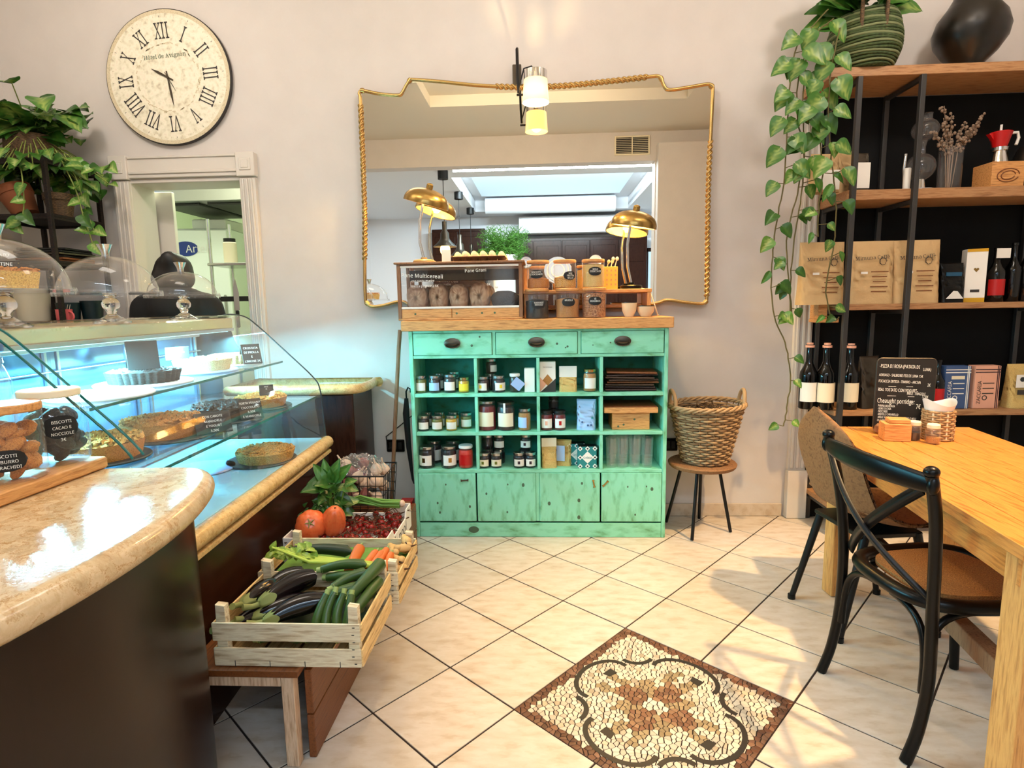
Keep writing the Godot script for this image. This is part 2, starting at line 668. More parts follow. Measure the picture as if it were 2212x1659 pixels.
	relief(mk("dark_bread", Color(0.14, 0.085, 0.06), 0.8), coarse, 0.3)
	relief(lay(mk("kraft", Color(0.8, 0.66, 0.46), 0.75), soft, Vector3(4, 4, 4)), coarse, 0.12)
	relief(lay(mk("pastry", Color(0.9, 0.74, 0.45), 0.8), noise("crumbs", 0.05, [0.0, Color(0.55, 0.38, 0.2), 0.45, Color(0.95, 0.85, 0.7), 1.0, Color(1.05, 1.02, 0.92)], 4), Vector3(7, 7, 7)), coarse, 0.6)
	relief(mk("choc", Color(0.13, 0.075, 0.055), 0.7), coarse, 0.5)
	relief(lay(mk("creamy", Color(0.95, 0.92, 0.8), 0.7), tex["crumbs"], Vector3(9, 9, 9)), coarse, 0.4)
	relief(lay(mk("berry", Color(0.26, 0.14, 0.24), 0.5), tex["crumbs"], Vector3(12, 12, 12)), coarse, 0.5)
	relief(lay(mk("cookie", Color(0.78, 0.55, 0.3), 0.85), tex["crumbs"], Vector3(9, 9, 9)), coarse, 0.3)
	mk("aubergine", Color(0.055, 0.022, 0.035), 0.12)
	mk("calyx", Color(0.52, 0.53, 0.28), 0.7)
	lay(mk("zucchini", Color(0.24, 0.34, 0.12), 0.4), noise("speckle", 0.1, [0.0, Color(0.55, 0.7, 0.45), 0.5, Color(1, 1, 1), 1.0, Color(1.5, 1.5, 1.3)], 3), Vector3(8, 8, 8))
	mk("zucchini_end", Color(0.62, 0.68, 0.38), 0.6)
	mk("cucumber", Color(0.09, 0.17, 0.05), 0.4)
	lay(mk("carrot", Color(0.93, 0.47, 0.17), 0.5), soft, Vector3(3, 12, 3))
	lay(mk("celery", Color(0.72, 0.8, 0.3), 0.45), soft, Vector3(3, 3, 3))
	lay(mk("leek", Color(0.4, 0.58, 0.22), 0.5), soft, Vector3(3, 3, 3))
	lay(mk("tomato", Color(0.88, 0.46, 0.28), 0.3), noise("blush", 0.014, [0.0, Color(0.9, 0.62, 0.3), 0.4, Color(1, 0.95, 0.85), 1.0, Color(1, 0.8, 0.7)], 3), Vector3(5, 5, 5))
	mk("cherry", Color(0.55, 0.09, 0.06), 0.2)
	mk("dry_stem", Color(0.33, 0.2, 0.09), 0.8)
	lay(mk("root", Color(0.86, 0.68, 0.42), 0.75), soft, Vector3(9, 9, 9))
	lay(mk("garlic", Color(0.86, 0.74, 0.64), 0.6), soft, Vector3(9, 9, 9))
	mk("garlic_skin", Color(0.52, 0.27, 0.24), 0.5)
	mk("red", Color(0.72, 0.06, 0.06), 0.35)
	mk("pink_mug", Color(0.85, 0.36, 0.36), 0.3)
	mk("teal_dark", Color(0.04, 0.13, 0.14), 0.4)
	mk("yellow", Color(0.95, 0.83, 0.2), 0.6)
	mk("blue_print", Color(0.62, 0.7, 0.85), 0.6)
	mk("navy", Color(0.23, 0.33, 0.5), 0.6)
	mk("blush_print", Color(0.9, 0.66, 0.55), 0.6)
	mk("teal_print", Color(0.12, 0.5, 0.5), 0.6)
	mk("jam_red", Color(0.42, 0.04, 0.04), 0.35)
	mk("jam_dark", Color(0.09, 0.025, 0.025), 0.25)
	mk("jam_brown", Color(0.16, 0.09, 0.05), 0.3)
	lay(mk("sauce", Color(0.8, 0.2, 0.1), 0.4), tex["blush"], Vector3(12, 12, 12))
	lay(mk("grains", Color(0.72, 0.55, 0.34), 0.8), tex["crumbs"], Vector3(10, 10, 10))
	lay(mk("pale_grains", Color(0.86, 0.8, 0.58), 0.8), tex["crumbs"], Vector3(12, 12, 12))
	mk("olive_fill", Color(0.42, 0.42, 0.12), 0.3)
	mk("honey", Color(0.8, 0.6, 0.12), 0.25)
	mk("black_tea", Color(0.035, 0.03, 0.028), 0.8)
	mk("plate_blue", Color(0.66, 0.76, 0.9), 0.3)
	mk("gourd", Color(0.075, 0.055, 0.03), 0.3)
	relief(lay(mk("woven_green", Color(0.3, 0.36, 0.2), 0.7), noise("bands", 0.03, [0.0, Color(0.3, 0.32, 0.25), 0.5, Color(0.8, 0.85, 0.7), 1.0, Color(1.5, 1.5, 1.3)], 4), Vector3(3, 22, 3)), coarse, 0.4)
	relief(mk("coil_pale", Color(0.5, 0.53, 0.36), 0.75), fine, 0.1)
	mk("dried", Color(0.55, 0.46, 0.38), 0.9)
	mk("orange_box", Color(0.98, 0.72, 0.25), 0.5)
	mk("skin", Color(0.8, 0.58, 0.46), 0.55)
	mk("hair", Color(0.06, 0.045, 0.04), 0.5)
	mk("cloth_black", Color(0.03, 0.028, 0.028), 0.85)
	mk("jeans", Color(0.1, 0.12, 0.18), 0.85)
	mk("fridge", Color(0.93, 0.95, 0.92), 0.3)
	mk("wine_glass", Color(0.02, 0.018, 0.016), 0.08)
	mk("clay", Color(0.9, 0.78, 0.62), 0.6)
	for k in ["counter_wood", "black_gloss", "dark_wood", "black_paint"]:
		M[k].metallic_specular = 0.35
	glow("bulb_warm", Color(1.0, 0.86, 0.55), 7.0)
	glow("lamp_glow", Color(1.0, 0.9, 0.65), 3.5)
	glow("tube_cool", Color(0.75, 0.95, 1.0), 2.5)
	glow("panel_sky", Color(0.8, 0.92, 1.0), 0.6)
	glow("panel_warm", Color(1.0, 0.9, 0.75), 1.5)
	glow("panel_kitchen", Color(0.95, 1.0, 0.9), 1.2)


# ---------------------------------------------------------------- shell of the room
func room() -> void:
	var g := G()
	# back wall with the doorway to the kitchen
	g.box(Vector3(-2.98, 1.75, -0.1), Vector3(0.96, 3.5, 0.2))
	g.box(Vector3(0.72, 1.75, -0.1), Vector3(5.0, 3.5, 0.2))
	g.box(Vector3(-2.14, 2.82, -0.1), Vector3(0.72, 1.36, 0.2))
	S("wall_back", g, "wall")
	g = G()
	g.box(Vector3(-3.32, 1.75, 2.2), Vector3(0.2, 3.5, 4.9))
	S("wall_left", g, "wall")
	g = G()
	g.box(Vector3(3.32, 1.75, 2.2), Vector3(0.2, 3.5, 4.9))
	S("wall_right", g, "wall")
	# wall behind the camera, open to the second room
	g = G()
	g.box(Vector3(-2.83, 1.75, 4.53), Vector3(0.78, 3.5, 0.2))
	g.box(Vector3(2.36, 1.75, 4.53), Vector3(1.74, 3.5, 0.2))
	g.box(Vector3(-0.475, 3.32, 4.53), Vector3(3.93, 0.36, 0.2))
	g.box(Vector3(2.3, 1.66, 4.36), Vector3(1.6, 3.32, 0.16))
	S("wall_front", g, "wall")
	g = G()
	# ceiling with a sunk field
	g.box(Vector3(-2.31, 3.56, 2.2), Vector3(2.22, 0.12, 4.9))
	g.box(Vector3(2.51, 3.56, 2.2), Vector3(1.82, 0.12, 4.9))
	g.box(Vector3(0.2, 3.56, 0.2), Vector3(2.8, 0.12, 0.9))
	g.box(Vector3(0.2, 3.56, 3.95), Vector3(2.8, 0.12, 1.4))
	g.box(Vector3(0.2, 3.68, 2.0), Vector3(3.0, 0.12, 3.0))
	S("ceiling", g, "ceiling")
	for k in 3:  # added globe lamps, out of view, to brighten the walls
		var p := T("added_globe_pendant", "added white globe lamp out of view under the ceiling, " + ["left one", "middle one", "right one"][k], "pendant lamp", Vector3([-2.1, -0.1, 1.9][k], 3.1, 1.25), 0.0, "added globe lamps out of view")
		g = G()
		g.ball(Vector3.ZERO, Vector3(0.13, 0.13, 0.13), 20, 12)
		put("globe", g, "panel_warm", p)
		g = G()
		g.tube([Vector3(0, 0.12, 0), Vector3(0, 0.39 if k != 1 else 0.5, 0)], 0.006, 6)
		put("cord", g, "black", p)
	for k in 2:  # unseen lit panels, placed to light the floor
		g = G()
		g.box(Vector3([-1.3, 1.2][k], 3.42, 1.8), Vector3(0.54, 0.03, 0.94), 0.004)
		tag(put("unseen_ceiling_panel", g, "panel_warm"), "unseen flat lit panel under the ceiling, placed to light the floor, " + ["left one", "right one"][k], "ceiling light")
	for k in 2:  # unseen spot for the table, added spot for the wall above the opening
		var p := T("unseen_ceiling_spot", ["unseen ceiling spot placed to light the dining table", "added ceiling spot out of view, lighting the wall above the opening"][k], "spotlight", [Vector3(1.9, 3.3, 1.9), Vector3(-0.3, 3.33, 1.88)][k])
		g = G()
		g.lathe(Vector3.ZERO, [Vector2(0.05, 0.02), Vector2(0.045, 0.12), Vector2(0, 0.12)], 16)
		put("can", g, "black", p)
		g = G()
		g.cyl(Vector3(0, 0.03, 0), 0.035, 0.01, 14)
		put("bulb", g, "bulb_warm", p)
	# doorway to the kitchen: moulded frame
	g = G()
	for x in [-2.53, -1.745]:
		g.box(Vector3(x, 1.055, 0.012), Vector3(0.1, 2.11, 0.034), 0.006)
		for k in 3:
			g.box(Vector3(x - 0.026 + 0.026 * k, 1.055, 0.032), Vector3(0.014, 2.09, 0.012), 0.005)
		g.box(Vector3(x, 2.18, 0.02), Vector3(0.115, 0.14, 0.05), 0.006)
		g.box(Vector3(x, 2.18, 0.046), Vector3(0.07, 0.07, 0.008), 0.003)
		g.box(Vector3(x, 2.18, 0.05), Vector3(0.045, 0.045, 0.006), 0.0025)
	g.box(Vector3(-2.137, 2.18, 0.012), Vector3(0.69, 0.125, 0.034), 0.006)
	g.box(Vector3(-2.137, 2.15, 0.032), Vector3(0.67, 0.02, 0.012), 0.005)
	g.box(Vector3(-2.137, 2.235, 0.032), Vector3(0.67, 0.014, 0.012), 0.005)
	for x in [-2.49, -1.785]:
		g.box(Vector3(x, 1.055, -0.1), Vector3(0.025, 2.11, 0.22), 0.004)
	g.box(Vector3(-2.137, 2.105, -0.1), Vector3(0.7, 0.025, 0.22), 0.004)
	S("trim_1", g, "trim")
	# fluted frame beside the shelving
	g = G()
	g.box(Vector3(1.545, 1.2, 0.014), Vector3(0.105, 2.4, 0.028), 0.004)
	for k in 3:
		g.box(Vector3(1.513 + 0.032 * k, 1.36, 0.032), Vector3(0.02, 2.1, 0.014), 0.006)
	g.box(Vector3(1.545, 0.15, 0.03), Vector3(0.12, 0.3, 0.05), 0.006)
	S("trim_2", g, "trim")
	g = G()
	g.box(Vector3(2.4, 1.22, 0.006), Vector3(1.6, 2.44, 0.012))
	put("painted_panel", g, "black_paint", get_node("wall_back"))
	g = G()
	g.box(Vector3(-0.1, 0.04, 0.006), Vector3(3.15, 0.08, 0.012), 0.003)
	S("baseboard_back", g, "skirting")


func tile_point(i: float, j: float) -> Vector3:
	return Vector3(-0.5673, 0, 1.8135) + Vector3(0.75126, 0, 0.66) * FLOOR_TILE * i + Vector3(0.66, 0, -0.75126) * FLOOR_TILE * j


func floor_tiles() -> void:
	var g := G()
	g.box(Vector3(-0.2, -0.053, 3.0), Vector3(7.6, 0.1, 13.4))
	var fl := S("floor", g, "grout")
	var tile := G()
	tile.box(Vector3(0, -0.006, 0), Vector3(0.3237, 0.012, 0.3237), 0.0012)
	var tm := tile.mesh()
	var turn := atan2(-0.66, 0.75126)
	var rest := G()
	for i in range(-16, 34):
		for j in range(-22, 24):
			if i in [1, 2] and j in [1, 2]:
				continue
			var p := tile_point(i + 0.5, j + 0.5)
			if p.x < -3.3 or p.x > 3.3 or p.z < -3.0 or p.z > 9.3:
				continue
			# tiles that the photograph can show, each on its own
			if p.z > -0.1 and p.z < 2.75 and p.x > -1.45 and p.x < 1.6 + (2.6 - p.z) * 0.35:
				var o := put("tile", tm, "tile%d" % rng.randi_range(0, 2), fl)
				o.transform = Transform3D(Basis(Vector3.UP, turn), p + Vector3(0, r(-0.0004, 0.0002), 0))
			else:
				rest.xf = Transform3D(Basis(Vector3.UP, turn), p)
				rest.box(Vector3(0, -0.006, 0), Vector3(0.3237, 0.012, 0.3237))
	stuff(put("far_tiles", rest, "tile0", fl))


# the flower mosaic set into the floor: tesserae cut from a jittered grid
func mosaic_colour(p: Vector2) -> Color:
	var a := p.abs()
	var m := maxf(a.x, a.y)
	var t := r(0.72, 1.12)
	if m > 0.9:
		return Color(0.13, 0.05, 0.025) * t if rng.randf() < 0.6 else Color(0.21, 0.1, 0.055) * t
	var rad := p.length()
	if rad < 0.105:
		return Color(0.68, 0.62, 0.5) * t
	var ang := atan2(p.y, p.x)
	var near := fposmod(ang + PI / 4, PI / 2) - PI / 4
	var along := rad * cos(near)
	var across := rad * absf(sin(near))
	if along < 0.43 and across < 0.14 * sin(clampf((along - 0.05) / 0.43, 0, 1) * PI):
		return (Color(0.2, 0.085, 0.04) if rng.randf() < 0.6 else Color(0.3, 0.16, 0.08)) * t
	if along > 0.38 and along < 0.64 and across > 0.05 and across < 0.13 + (along - 0.38) * 0.2:
		return Color(0.34, 0.25, 0.13) * t
	var n2 := fposmod(ang, PI / 2) - PI / 4
	along = rad * cos(n2)
	across = rad * absf(sin(n2))
	if along > 0.12 and along < 0.44 and across < 0.1 * sin(clampf((along - 0.1) / 0.34, 0, 1) * PI):
		return Color(0.34, 0.24, 0.12) * t
	return Color(0.66, 0.58, 0.45) * t if rng.randf() < 0.85 else Color(0.52, 0.42, 0.29) * t


func mosaic() -> void:
	var mid := tile_point(2, 2)
	var o := Node3D.new()
	o.name = "mosaic"
	get_node("floor").add_child(o)
	o.transform = Transform3D(Basis(Vector3(0.75126, 0, 0.66), Vector3.UP, Vector3(-0.66, 0, 0.75126)), mid)
	var half := 0.328
	# lobed black line, in units of the half side
	var lines := []
	for q in 4:
		var b := Transform2D(q * PI / 2, Vector2.ZERO)
		var lobe := []
		for k in 15:
			var th := lerpf(-1.75, 1.75, k / 14.0)
			lobe.append(b * Vector2(0.62 + 0.26 * cos(th), 0.36 * sin(th)))
		lines.append(lobe)
		var bite := []
		for k in 9:
			var th := lerpf(-0.88, 0.88, k / 8.0) + PI / 4 + PI
			bite.append(b * (Vector2(0.64, 0.64) + Vector2(cos(th), sin(th)) * 0.21))
		lines.append(bite)
	for l in lines:
		var g := G()
		var outer := []
		for k in l.size():
			var t: Vector2 = (l[mini(k + 1, l.size() - 1)] - l[maxi(k - 1, 0)]).normalized().orthogonal() * 0.026
			outer.append([l[k] + t, l[k] - t])
		for k in l.size() - 1:
			var pts := [outer[k][0], outer[k + 1][0], outer[k + 1][1], outer[k][1]]
			var q3 := []
			for p in pts:
				q3.append(Vector3(p.x, 0, p.y) * half + Vector3(0, 0.0006, 0))
			g.face(q3[0], q3[1], q3[2], q3[3], Vector3.UP)
		put("mosaic_line", g, "mosaic_dark", o)
	for q in 4:
		var b := Transform2D(q * PI / 2 + 0.2, Vector2.ZERO)
		var g := G()
		var pts := [b * Vector2(0.6, -0.045), b * Vector2(0.68, -0.075), b * Vector2(0.7, 0.06), b * Vector2(0.6, 0.07)]
		var q3 := []
		for p in pts:
			q3.append(Vector3(p.x, 0, p.y) * half + Vector3(0, 0.0005, 0))
		g.face(q3[0], q3[1], q3[2], q3[3], Vector3.UP)
		put("dark_chip", g, "mosaic_dark", o)
	var n := 36
	var seeds := []
	for i in n:
		var row := []
		for j in n:
			var u := (i + 0.5) / n * 2.0 - 1.0
			var w := (j + 0.5) / n * 2.0 - 1.0
			row.append(Vector2(clampf(u + r(-0.85, 0.85) / n + (0.5 / n if j % 2 else -0.5 / n) * 0.6, -0.99, 0.99), clampf(w + r(-0.85, 0.85) / n, -0.99, 0.99)))
		seeds.append(row)
	var rest := G()
	var cells := []
	for i in n:
		for j in n:
			var s: Vector2 = seeds[i][j]
			var poly := PackedVector2Array([Vector2(-1, -1), Vector2(1, -1), Vector2(1, 1), Vector2(-1, 1)])
			for di in range(-2, 3):
				for dj in range(-2, 3):
					if (di == 0 and dj == 0) or i + di < 0 or j + dj < 0 or i + di >= n or j + dj >= n:
						continue
					var t: Vector2 = seeds[i + di][j + dj]
					var mm := (s + t) / 2
					var d := (t - s).normalized()
					var lim := d.dot(mm) - 0.0062
					var out := PackedVector2Array()
					for k in poly.size():
						var a := poly[k]
						var b := poly[(k + 1) % poly.size()]
						var fa := d.dot(a) - lim
						var fb := d.dot(b) - lim
						if fa <= 0.0:
							out.append(a)
						if fa * fb < 0.0:
							out.append(a + (b - a) * fa / (fa - fb))
					poly = out
					if poly.size() < 3:
						break
				if poly.size() < 3:
					break
			if poly.size() < 3:
				continue
			var w3 := o.transform * Vector3(s.x * half, 0, s.y * half)
			cells.append([w3.distance_to(Vector3(0, 1.33, 3.53)) + (100.0 if w3.z > 2.12 else 0.0), poly, s])
	cells.sort_custom(func(a, b): return a[0] < b[0])
	for k in cells.size():
		var g := G() if k < 300 else rest
		g.col = mosaic_colour(cells[k][2])
		var poly: PackedVector2Array = cells[k][1]
		var top := r(-0.0006, 0.0003)
		var ids := []
		var low := []
		var c0 := Vector2.ZERO
		for p in poly:
			c0 += p / poly.size()
		var ci := g.vert(Vector3(c0.x * half, top + 0.0002, c0.y * half), Vector3.UP)
		for p in poly:
			var nn := Vector3(p.x - c0.x, 0.03, p.y - c0.y).normalized()
			ids.append(g.vert(Vector3(p.x * half, top, p.y * half), (nn * 0.25 + Vector3.UP).normalized()))
			low.append(g.vert(Vector3(p.x * half, -0.004, p.y * half), nn))
		for q in ids.size():
			var q2 := (q + 1) % ids.size()
			g.tri(ci, ids[q], ids[q2])
			g.quad(ids[q], ids[q2], low[q2], low[q])
		if k < 300:
			put("tessera", g, "tessera", o)
	stuff(put("tesserae", rest, "tessera", o))


# the room behind the camera, which the mirror shows
func back_room() -> void:
	var g := G()
	g.box(Vector3(-0.35, 1.7, 9.7), Vector3(7.3, 3.4, 0.2))
	S("wall_far", g, "ceiling_white")
	g = G()
	g.box(Vector3(-3.9, 1.7, 7.12), Vector3(0.2, 3.4, 5.0))
	g.box(Vector3(3.2, 1.7, 7.12), Vector3(0.2, 3.4, 5.0))
	S("wall_second_room", g, "ceiling_white")
	g = G()
	g.box(Vector3(-2.57, 3.31, 7.12), Vector3(2.46, 0.12, 5.0))
	g.box(Vector3(2.47, 3.31, 7.12), Vector3(1.34, 0.12, 5.0))
	g.box(Vector3(0.23, 3.31, 5.12), Vector3(3.14, 0.12, 1.0))
	g.box(Vector3(0.23, 3.31, 9.26), Vector3(3.14, 0.12, 0.72))
	g.box(Vector3(0.23, 3.55, 7.25), Vector3(3.3, 0.12, 3.5))
	for x in [-1.4, 1.86]:
		g.box(Vector3(x, 3.43, 7.25), Vector3(0.12, 0.24, 3.4))
	for z in [5.56, 8.96]:
		g.box(Vector3(0.23, 3.43, z), Vector3(3.3, 0.24, 0.12))
	S("ceiling_second_room", g, "ceiling_white")
	g = G()
	g.box(Vector3(0.2, 3.47, 7.08), Vector3(2.7, 0.03, 2.5), 0.004)
	tag(put("well_glow_panel", g, "panel_sky"), "pale blue glowing panel for the lit ceiling well seen in the mirror", "light panel")  # glow stands in for the lit tray ceiling
	g = G()
	g.lathe(Vector3.ZERO, [Vector2(0, -1.3), Vector2(0.16, -1.3), Vector2(0.16, 1.3), Vector2(0, 1.3)], 24)
	var du := tag(put("round_duct", g, "ceiling_white"), "pale half round duct under the ceiling seen in the mirror", "duct") as Node3D
	du.transform = Transform3D(rot(Vector3(0, 0, 1), 90), Vector3(0.2, 3.31, 8.62))
	# dark wardrobe wall along the far side
	for spec in [[-1.75, 1.15, 2.95, "dark wooden panelling at the left of the room seen in the mirror"], [0.75, 3.0, 2.72, "wide dark wooden cupboard with tall doors seen in the mirror"]]:
		var t := T("cupboard", spec[3], "cupboard", Vector3(spec[0], 0, 9.38))
		g = G()
		g.box(Vector3(0, spec[2] / 2, 0), Vector3(spec[1], spec[2], 0.4), 0.01)
		put("body", g, "dark_wood", t)
		var k := int(spec[1] / 0.55)
		for i in k:
			g = G()
			var wd: float = spec[1] / k - 0.02
			g.box(Vector3(-spec[1] / 2 + spec[1] / k * (i + 0.5), spec[2] / 2, -0.215), Vector3(wd, spec[2] - 0.12, 0.03), 0.008)
			g.box(Vector3(-spec[1] / 2 + spec[1] / k * (i + 0.5), spec[2] - 0.35, -0.235), Vector3(wd - 0.12, 0.36, 0.02), 0.006)
			g.box(Vector3(-spec[1] / 2 + spec[1] / k * (i + 0.5), spec[2] / 2 - 0.3, -0.235), Vector3(wd - 0.12, 1.3, 0.02), 0.006)
			put("door", g, "dark_wood", t)
	g = G()
	g.box(Vector3(0.85, 2.98, 9.3), Vector3(2.6, 0.34, 0.5), 0.01)
	tag(put("ceiling_box", g, "ceiling_white"), "white boxed-in panel above the dark cupboard in the mirror", "panel")
	# glass door to the street at the right
	var d := T("street_door", "dark framed glass door bright with daylight in the mirror", "door", Vector3(2.74, 0, 9.56))
	g = G()
	for x in [-0.44, 0.44]:
		g.box(Vector3(x, 1.25, 0), Vector3(0.08, 2.5, 0.06), 0.006)
	g.box(Vector3(0, 2.46, 0), Vector3(0.96, 0.08, 0.06), 0.006)
	g.box(Vector3(0, 0.15, 0), Vector3(0.82, 0.3, 0.05), 0.006)
	put("frame", g, "dark_wood", d)
	g = G()
	g.box(Vector3(0, 1.36, 0), Vector3(0.8, 2.12, 0.02))
	put("window_pane", g, "panel_sky", d)
	# three pendants in a row
	var place := ["nearest the mirror", "in the middle of the row", "farthest from the mirror"]
	for i in 3:
		var z: float = [5.15, 6.75, 8.4][i]
		var p := T("pendant_lamp", "dark metal pendant lamp reflected in the mirror, " + place[i], "pendant lamp", Vector3(-1.39, 0, z), 0.0, "pendant lamps seen in the mirror")
		var top := 3.25
		var low := 2.18
		g = G()
		g.cyl(Vector3(0, top - 0.12, 0), 0.075, 0.12, 16)
		put("canopy", g, "black", p)
		g = G()
		g.tube([Vector3(0, top - 0.1, 0), Vector3(0, low + 0.3, 0)], 0.006, 6)
		put("cord", g, "black", p)
		g = G()
		g.lathe(Vector3(0, low, 0), [Vector2(0.17, 0.0), Vector2(0.165, 0.012), Vector2(0.1, 0.07), Vector2(0.065, 0.12), Vector2(0.06, 0.2), Vector2(0.035, 0.23), Vector2(0.035, 0.36), Vector2(0, 0.36)], 18)
		put("lamp_shade", g, "pewter", p)
		g = G()
		g.ball(Vector3(0, low - 0.04, 0), Vector3(0.075, 0.09, 0.075))
		put("bulb", g, "bulb_warm", p)
		omni("pendant_light", Vector3(-1.39, low - 0.04, z), Color(1, 0.85, 0.6), 0.5, 0.05)
	# feathery plant in a pale pot on a stand
	var f := T("feathery_fern", "large feathery green fern in a pale pot, reflected beside the pendant lamps", "plant", Vector3(-0.72, 2.0, 8.25))
	g = G()
	g.lathe(Vector3.ZERO, [Vector2(0, 0), Vector2(0.2, 0), Vector2(0.28, 0.3), Vector2(0.26, 0.3), Vector2(0, 0.25)], 18)
	put("pot", g, "white", f)
	g = G()
	for k in 420:
		var a := r(0, TAU)
		var up := r(0.1, 1.0)
		var len := r(0.25, 0.52)
		var pts := []
		for q in 5:
			var s := q / 4.0
			pts.append(Vector3(cos(a) * len * s, 0.28 + up * 0.75 * s - 0.55 * s * s * len, sin(a) * len * s))
		g.tube(pts, [0.004, 0.006, 0.006, 0.005, 0.002], 3)
		for q in range(1, 5):
			for w in 3:
				var d3 := Vector3(r(-1, 1), r(-0.6, 1), r(-1, 1)) * 0.08
				g.tube([pts[q], pts[q] + d3], [0.006, 0.002], 3)
	stuff(put("fronds", g, mk("frond", Color(0.3, 0.5, 0.16), 0.7), f))
	g = G()
	g.cyl(Vector3(-0.72, 0, 8.25), 0.22, 1.999, 20)
	tag(put("pedestal", g, "white"), "white pedestal carrying the feathery fern", "pedestal")
	# vent in the wall above the opening
	var v := T("air_vent", "grey louvred air vent high on the wall in the mirror", "vent", Vector3(1.19, 3.33, 4.42))
	g = G()
	for s in [-1, 1]:
		g.box(Vector3(s * 0.215, 0, 0), Vector3(0.02, 0.24, 0.02), 0.003)
		g.box(Vector3(0, s * 0.11, 0), Vector3(0.43, 0.02, 0.02), 0.003)
	g.box(Vector3(0, 0, 0), Vector3(0.012, 0.22, 0.02))
	put("frame", g, "cream", v)
	g = G()
	g.box(Vector3(0, 0, 0.006), Vector3(0.42, 0.22, 0.004))
	put("backing", g, "ink", v)
	for k in 9:
		g = G()
		g.bar(Vector3(-0.205, -0.088 + 0.022 * k, 0), Vector3(0.205, -0.088 + 0.022 * k, 0), 0.012, 0.004)
		put("slat", g, "cream", v)


func kitchen() -> void:
	var g := G()
	g.box(Vector3(-2.2, 1.45, -3.1), Vector3(3.6, 2.9, 0.2))
	g.box(Vector3(-3.9, 1.45, -1.6), Vector3(0.2, 2.9, 3.0))
	g.box(Vector3(-0.9, 1.45, -1.6), Vector3(0.2, 2.9, 3.0))
	S("wall_kitchen", g, "kitchen_wall")
	g = G()
	g.box(Vector3(-2.4, 2.95, -1.65), Vector3(3.2, 0.1, 3.0))
	S("ceiling_kitchen", g, "white")
	g = G()
	g.box(Vector3(-2.2, 2.87, -1.3), Vector3(1.7, 0.04, 0.45), 0.005)
	tag(put("unseen_kitchen_panel", g, "panel_kitchen"), "unseen ceiling light placed to light the kitchen beyond the doorway", "ceiling light")  # out of view, placed to light the kitchen
	g = G()
	g.slab(PackedVector2Array([Vector2(-0.55, 0.0), Vector2(0.6, 0.0), Vector2(0.6, 0.09), Vector2(0.3, 0.26), Vector2(-0.55, 0.26)]), -0.9, 0, 0.004)
	var h := T("extractor_hood", "dark steel extractor hood under the kitchen ceiling", "hood", Vector3(-2.45, 2.16, -0.95))
	put("canopy", g, "steel", h)
	for k in 3:
		g = G()
		g.box(Vector3(-0.4 + 0.4 * k, -0.008, -0.45), Vector3(0.34, 0.016, 0.7), 0.004)
		put("filter", g, "iron", h)
	# open door leaf in the doorway, hinged at the left
	var t := T("door_leaf", "open pale grey door leaf at the left of the kitchen doorway", "door", Vector3(-2.665, 0.01, -0.24), 0.08)
	g = G()
	g.box(Vector3(0.14, 1.04, 0), Vector3(0.27, 2.08, 0.035), 0.004)
	put("panel", g, "trim", t)
	g = G()
	g.cyl(Vector3(0.24, 1.02, 0.02), 0.012, 0.06, 10)
	put("handle", g, "steel", t)
	# refrigerator
	t = T("refrigerator", "tall white refrigerator with a round blue badge beyond the doorway", "refrigerator", Vector3(-3.0, 0, -1.25), 0.12)
	g = G()
	g.box(Vector3(0.1, 1.0, -0.3), Vector3(0.62, 2.0, 0.58), 0.012)
	put("body", g, "fridge", t)
	g = G()
	g.box(Vector3(0.1, 1.46, 0.015), Vector3(0.61, 1.05, 0.05), 0.012)
	var dr := put("door", g, "fridge", t)
	g = G()
	g.box(Vector3(0.36, 1.25, 0.055), Vector3(0.022, 0.4, 0.03), 0.008)
	put("handle", g, "steel", dr)
	g = G()
	g.box(Vector3(0.1, 0.48, 0.015), Vector3(0.61, 0.86, 0.05), 0.012)
	put("drawer_door", g, "fridge", t)
	g = G()
	g.xf = Transform3D(rot(Vector3.RIGHT, 90).scaled(Vector3(1, 0.6, 1)), Vector3(0.07, 1.83, 0.041))
	g.cyl(Vector3.ZERO, 0.1, 0.004, 24)
	var bd := put("badge", g, mk("badge_blue", Color(0.1, 0.2, 0.5), 0.4), t)
	words("Artel", 0.06, Vector3(0.07, 1.83, 0.047), Basis.IDENTITY, "white", bd)
	g = G()
	g.box(Vector3(-2.85, 2.05, -1.6), Vector3(0.3, 0.1, 0.3), 0.01)
	tag(put("storage_box", g, "white"), "white box lying on top of the refrigerator", "box")
	# steel rack with bottles, right of the fridge
	t = T("steel_rack", "steel wire rack holding bottles at the right of the kitchen doorway", "rack", Vector3(-2.1, 0, -0.62))
	for s in [[-0.2, -0.14], [0.26, -0.14], [-0.2, 0.14], [0.26, 0.14]]:
		g = G()
		g.tube([Vector3(s[0], 0, s[1]), Vector3(s[0], 1.95, s[1])], 0.012, 8)
		put("post", g, "steel", t)
	for y in [0.4, 0.9, 1.64]:
		g = G()
		g.box(Vector3(0.03, y, 0), Vector3(0.5, 0.02, 0.32), 0.005)
		put("shelf", g, "steel", t)
	wine("dark wine bottle with a pale label on the kitchen rack", Vector3(-2.06, 1.651, -0.6), 0.28, "paper", 0.034, "bottles on the kitchen rack")
	wine("dark wine bottle standing behind the labelled one on the kitchen rack", Vector3(-2.1, 1.651, -0.7), 0.3, "black", 0.034, "bottles on the kitchen rack")
	var j := T("storage_jar", "pale plastic jar with a black lid on the kitchen rack", "jar", Vector3(-2.21, 1.651, -0.58))
	g = G()
	g.cyl(Vector3.ZERO, 0.045, 0.15, 16, -1, 0.006)
	put("body", g, "cream", j)
	g = G()
	g.cyl(Vector3(0, 0.15, 0), 0.04, 0.025, 16)
	put("lid", g, "black", j)
	t = T("kitchen_knife", "kitchen knife hanging blade up on a black strip beyond the doorway", "knife", Vector3(-2.12, 1.32, -0.445))
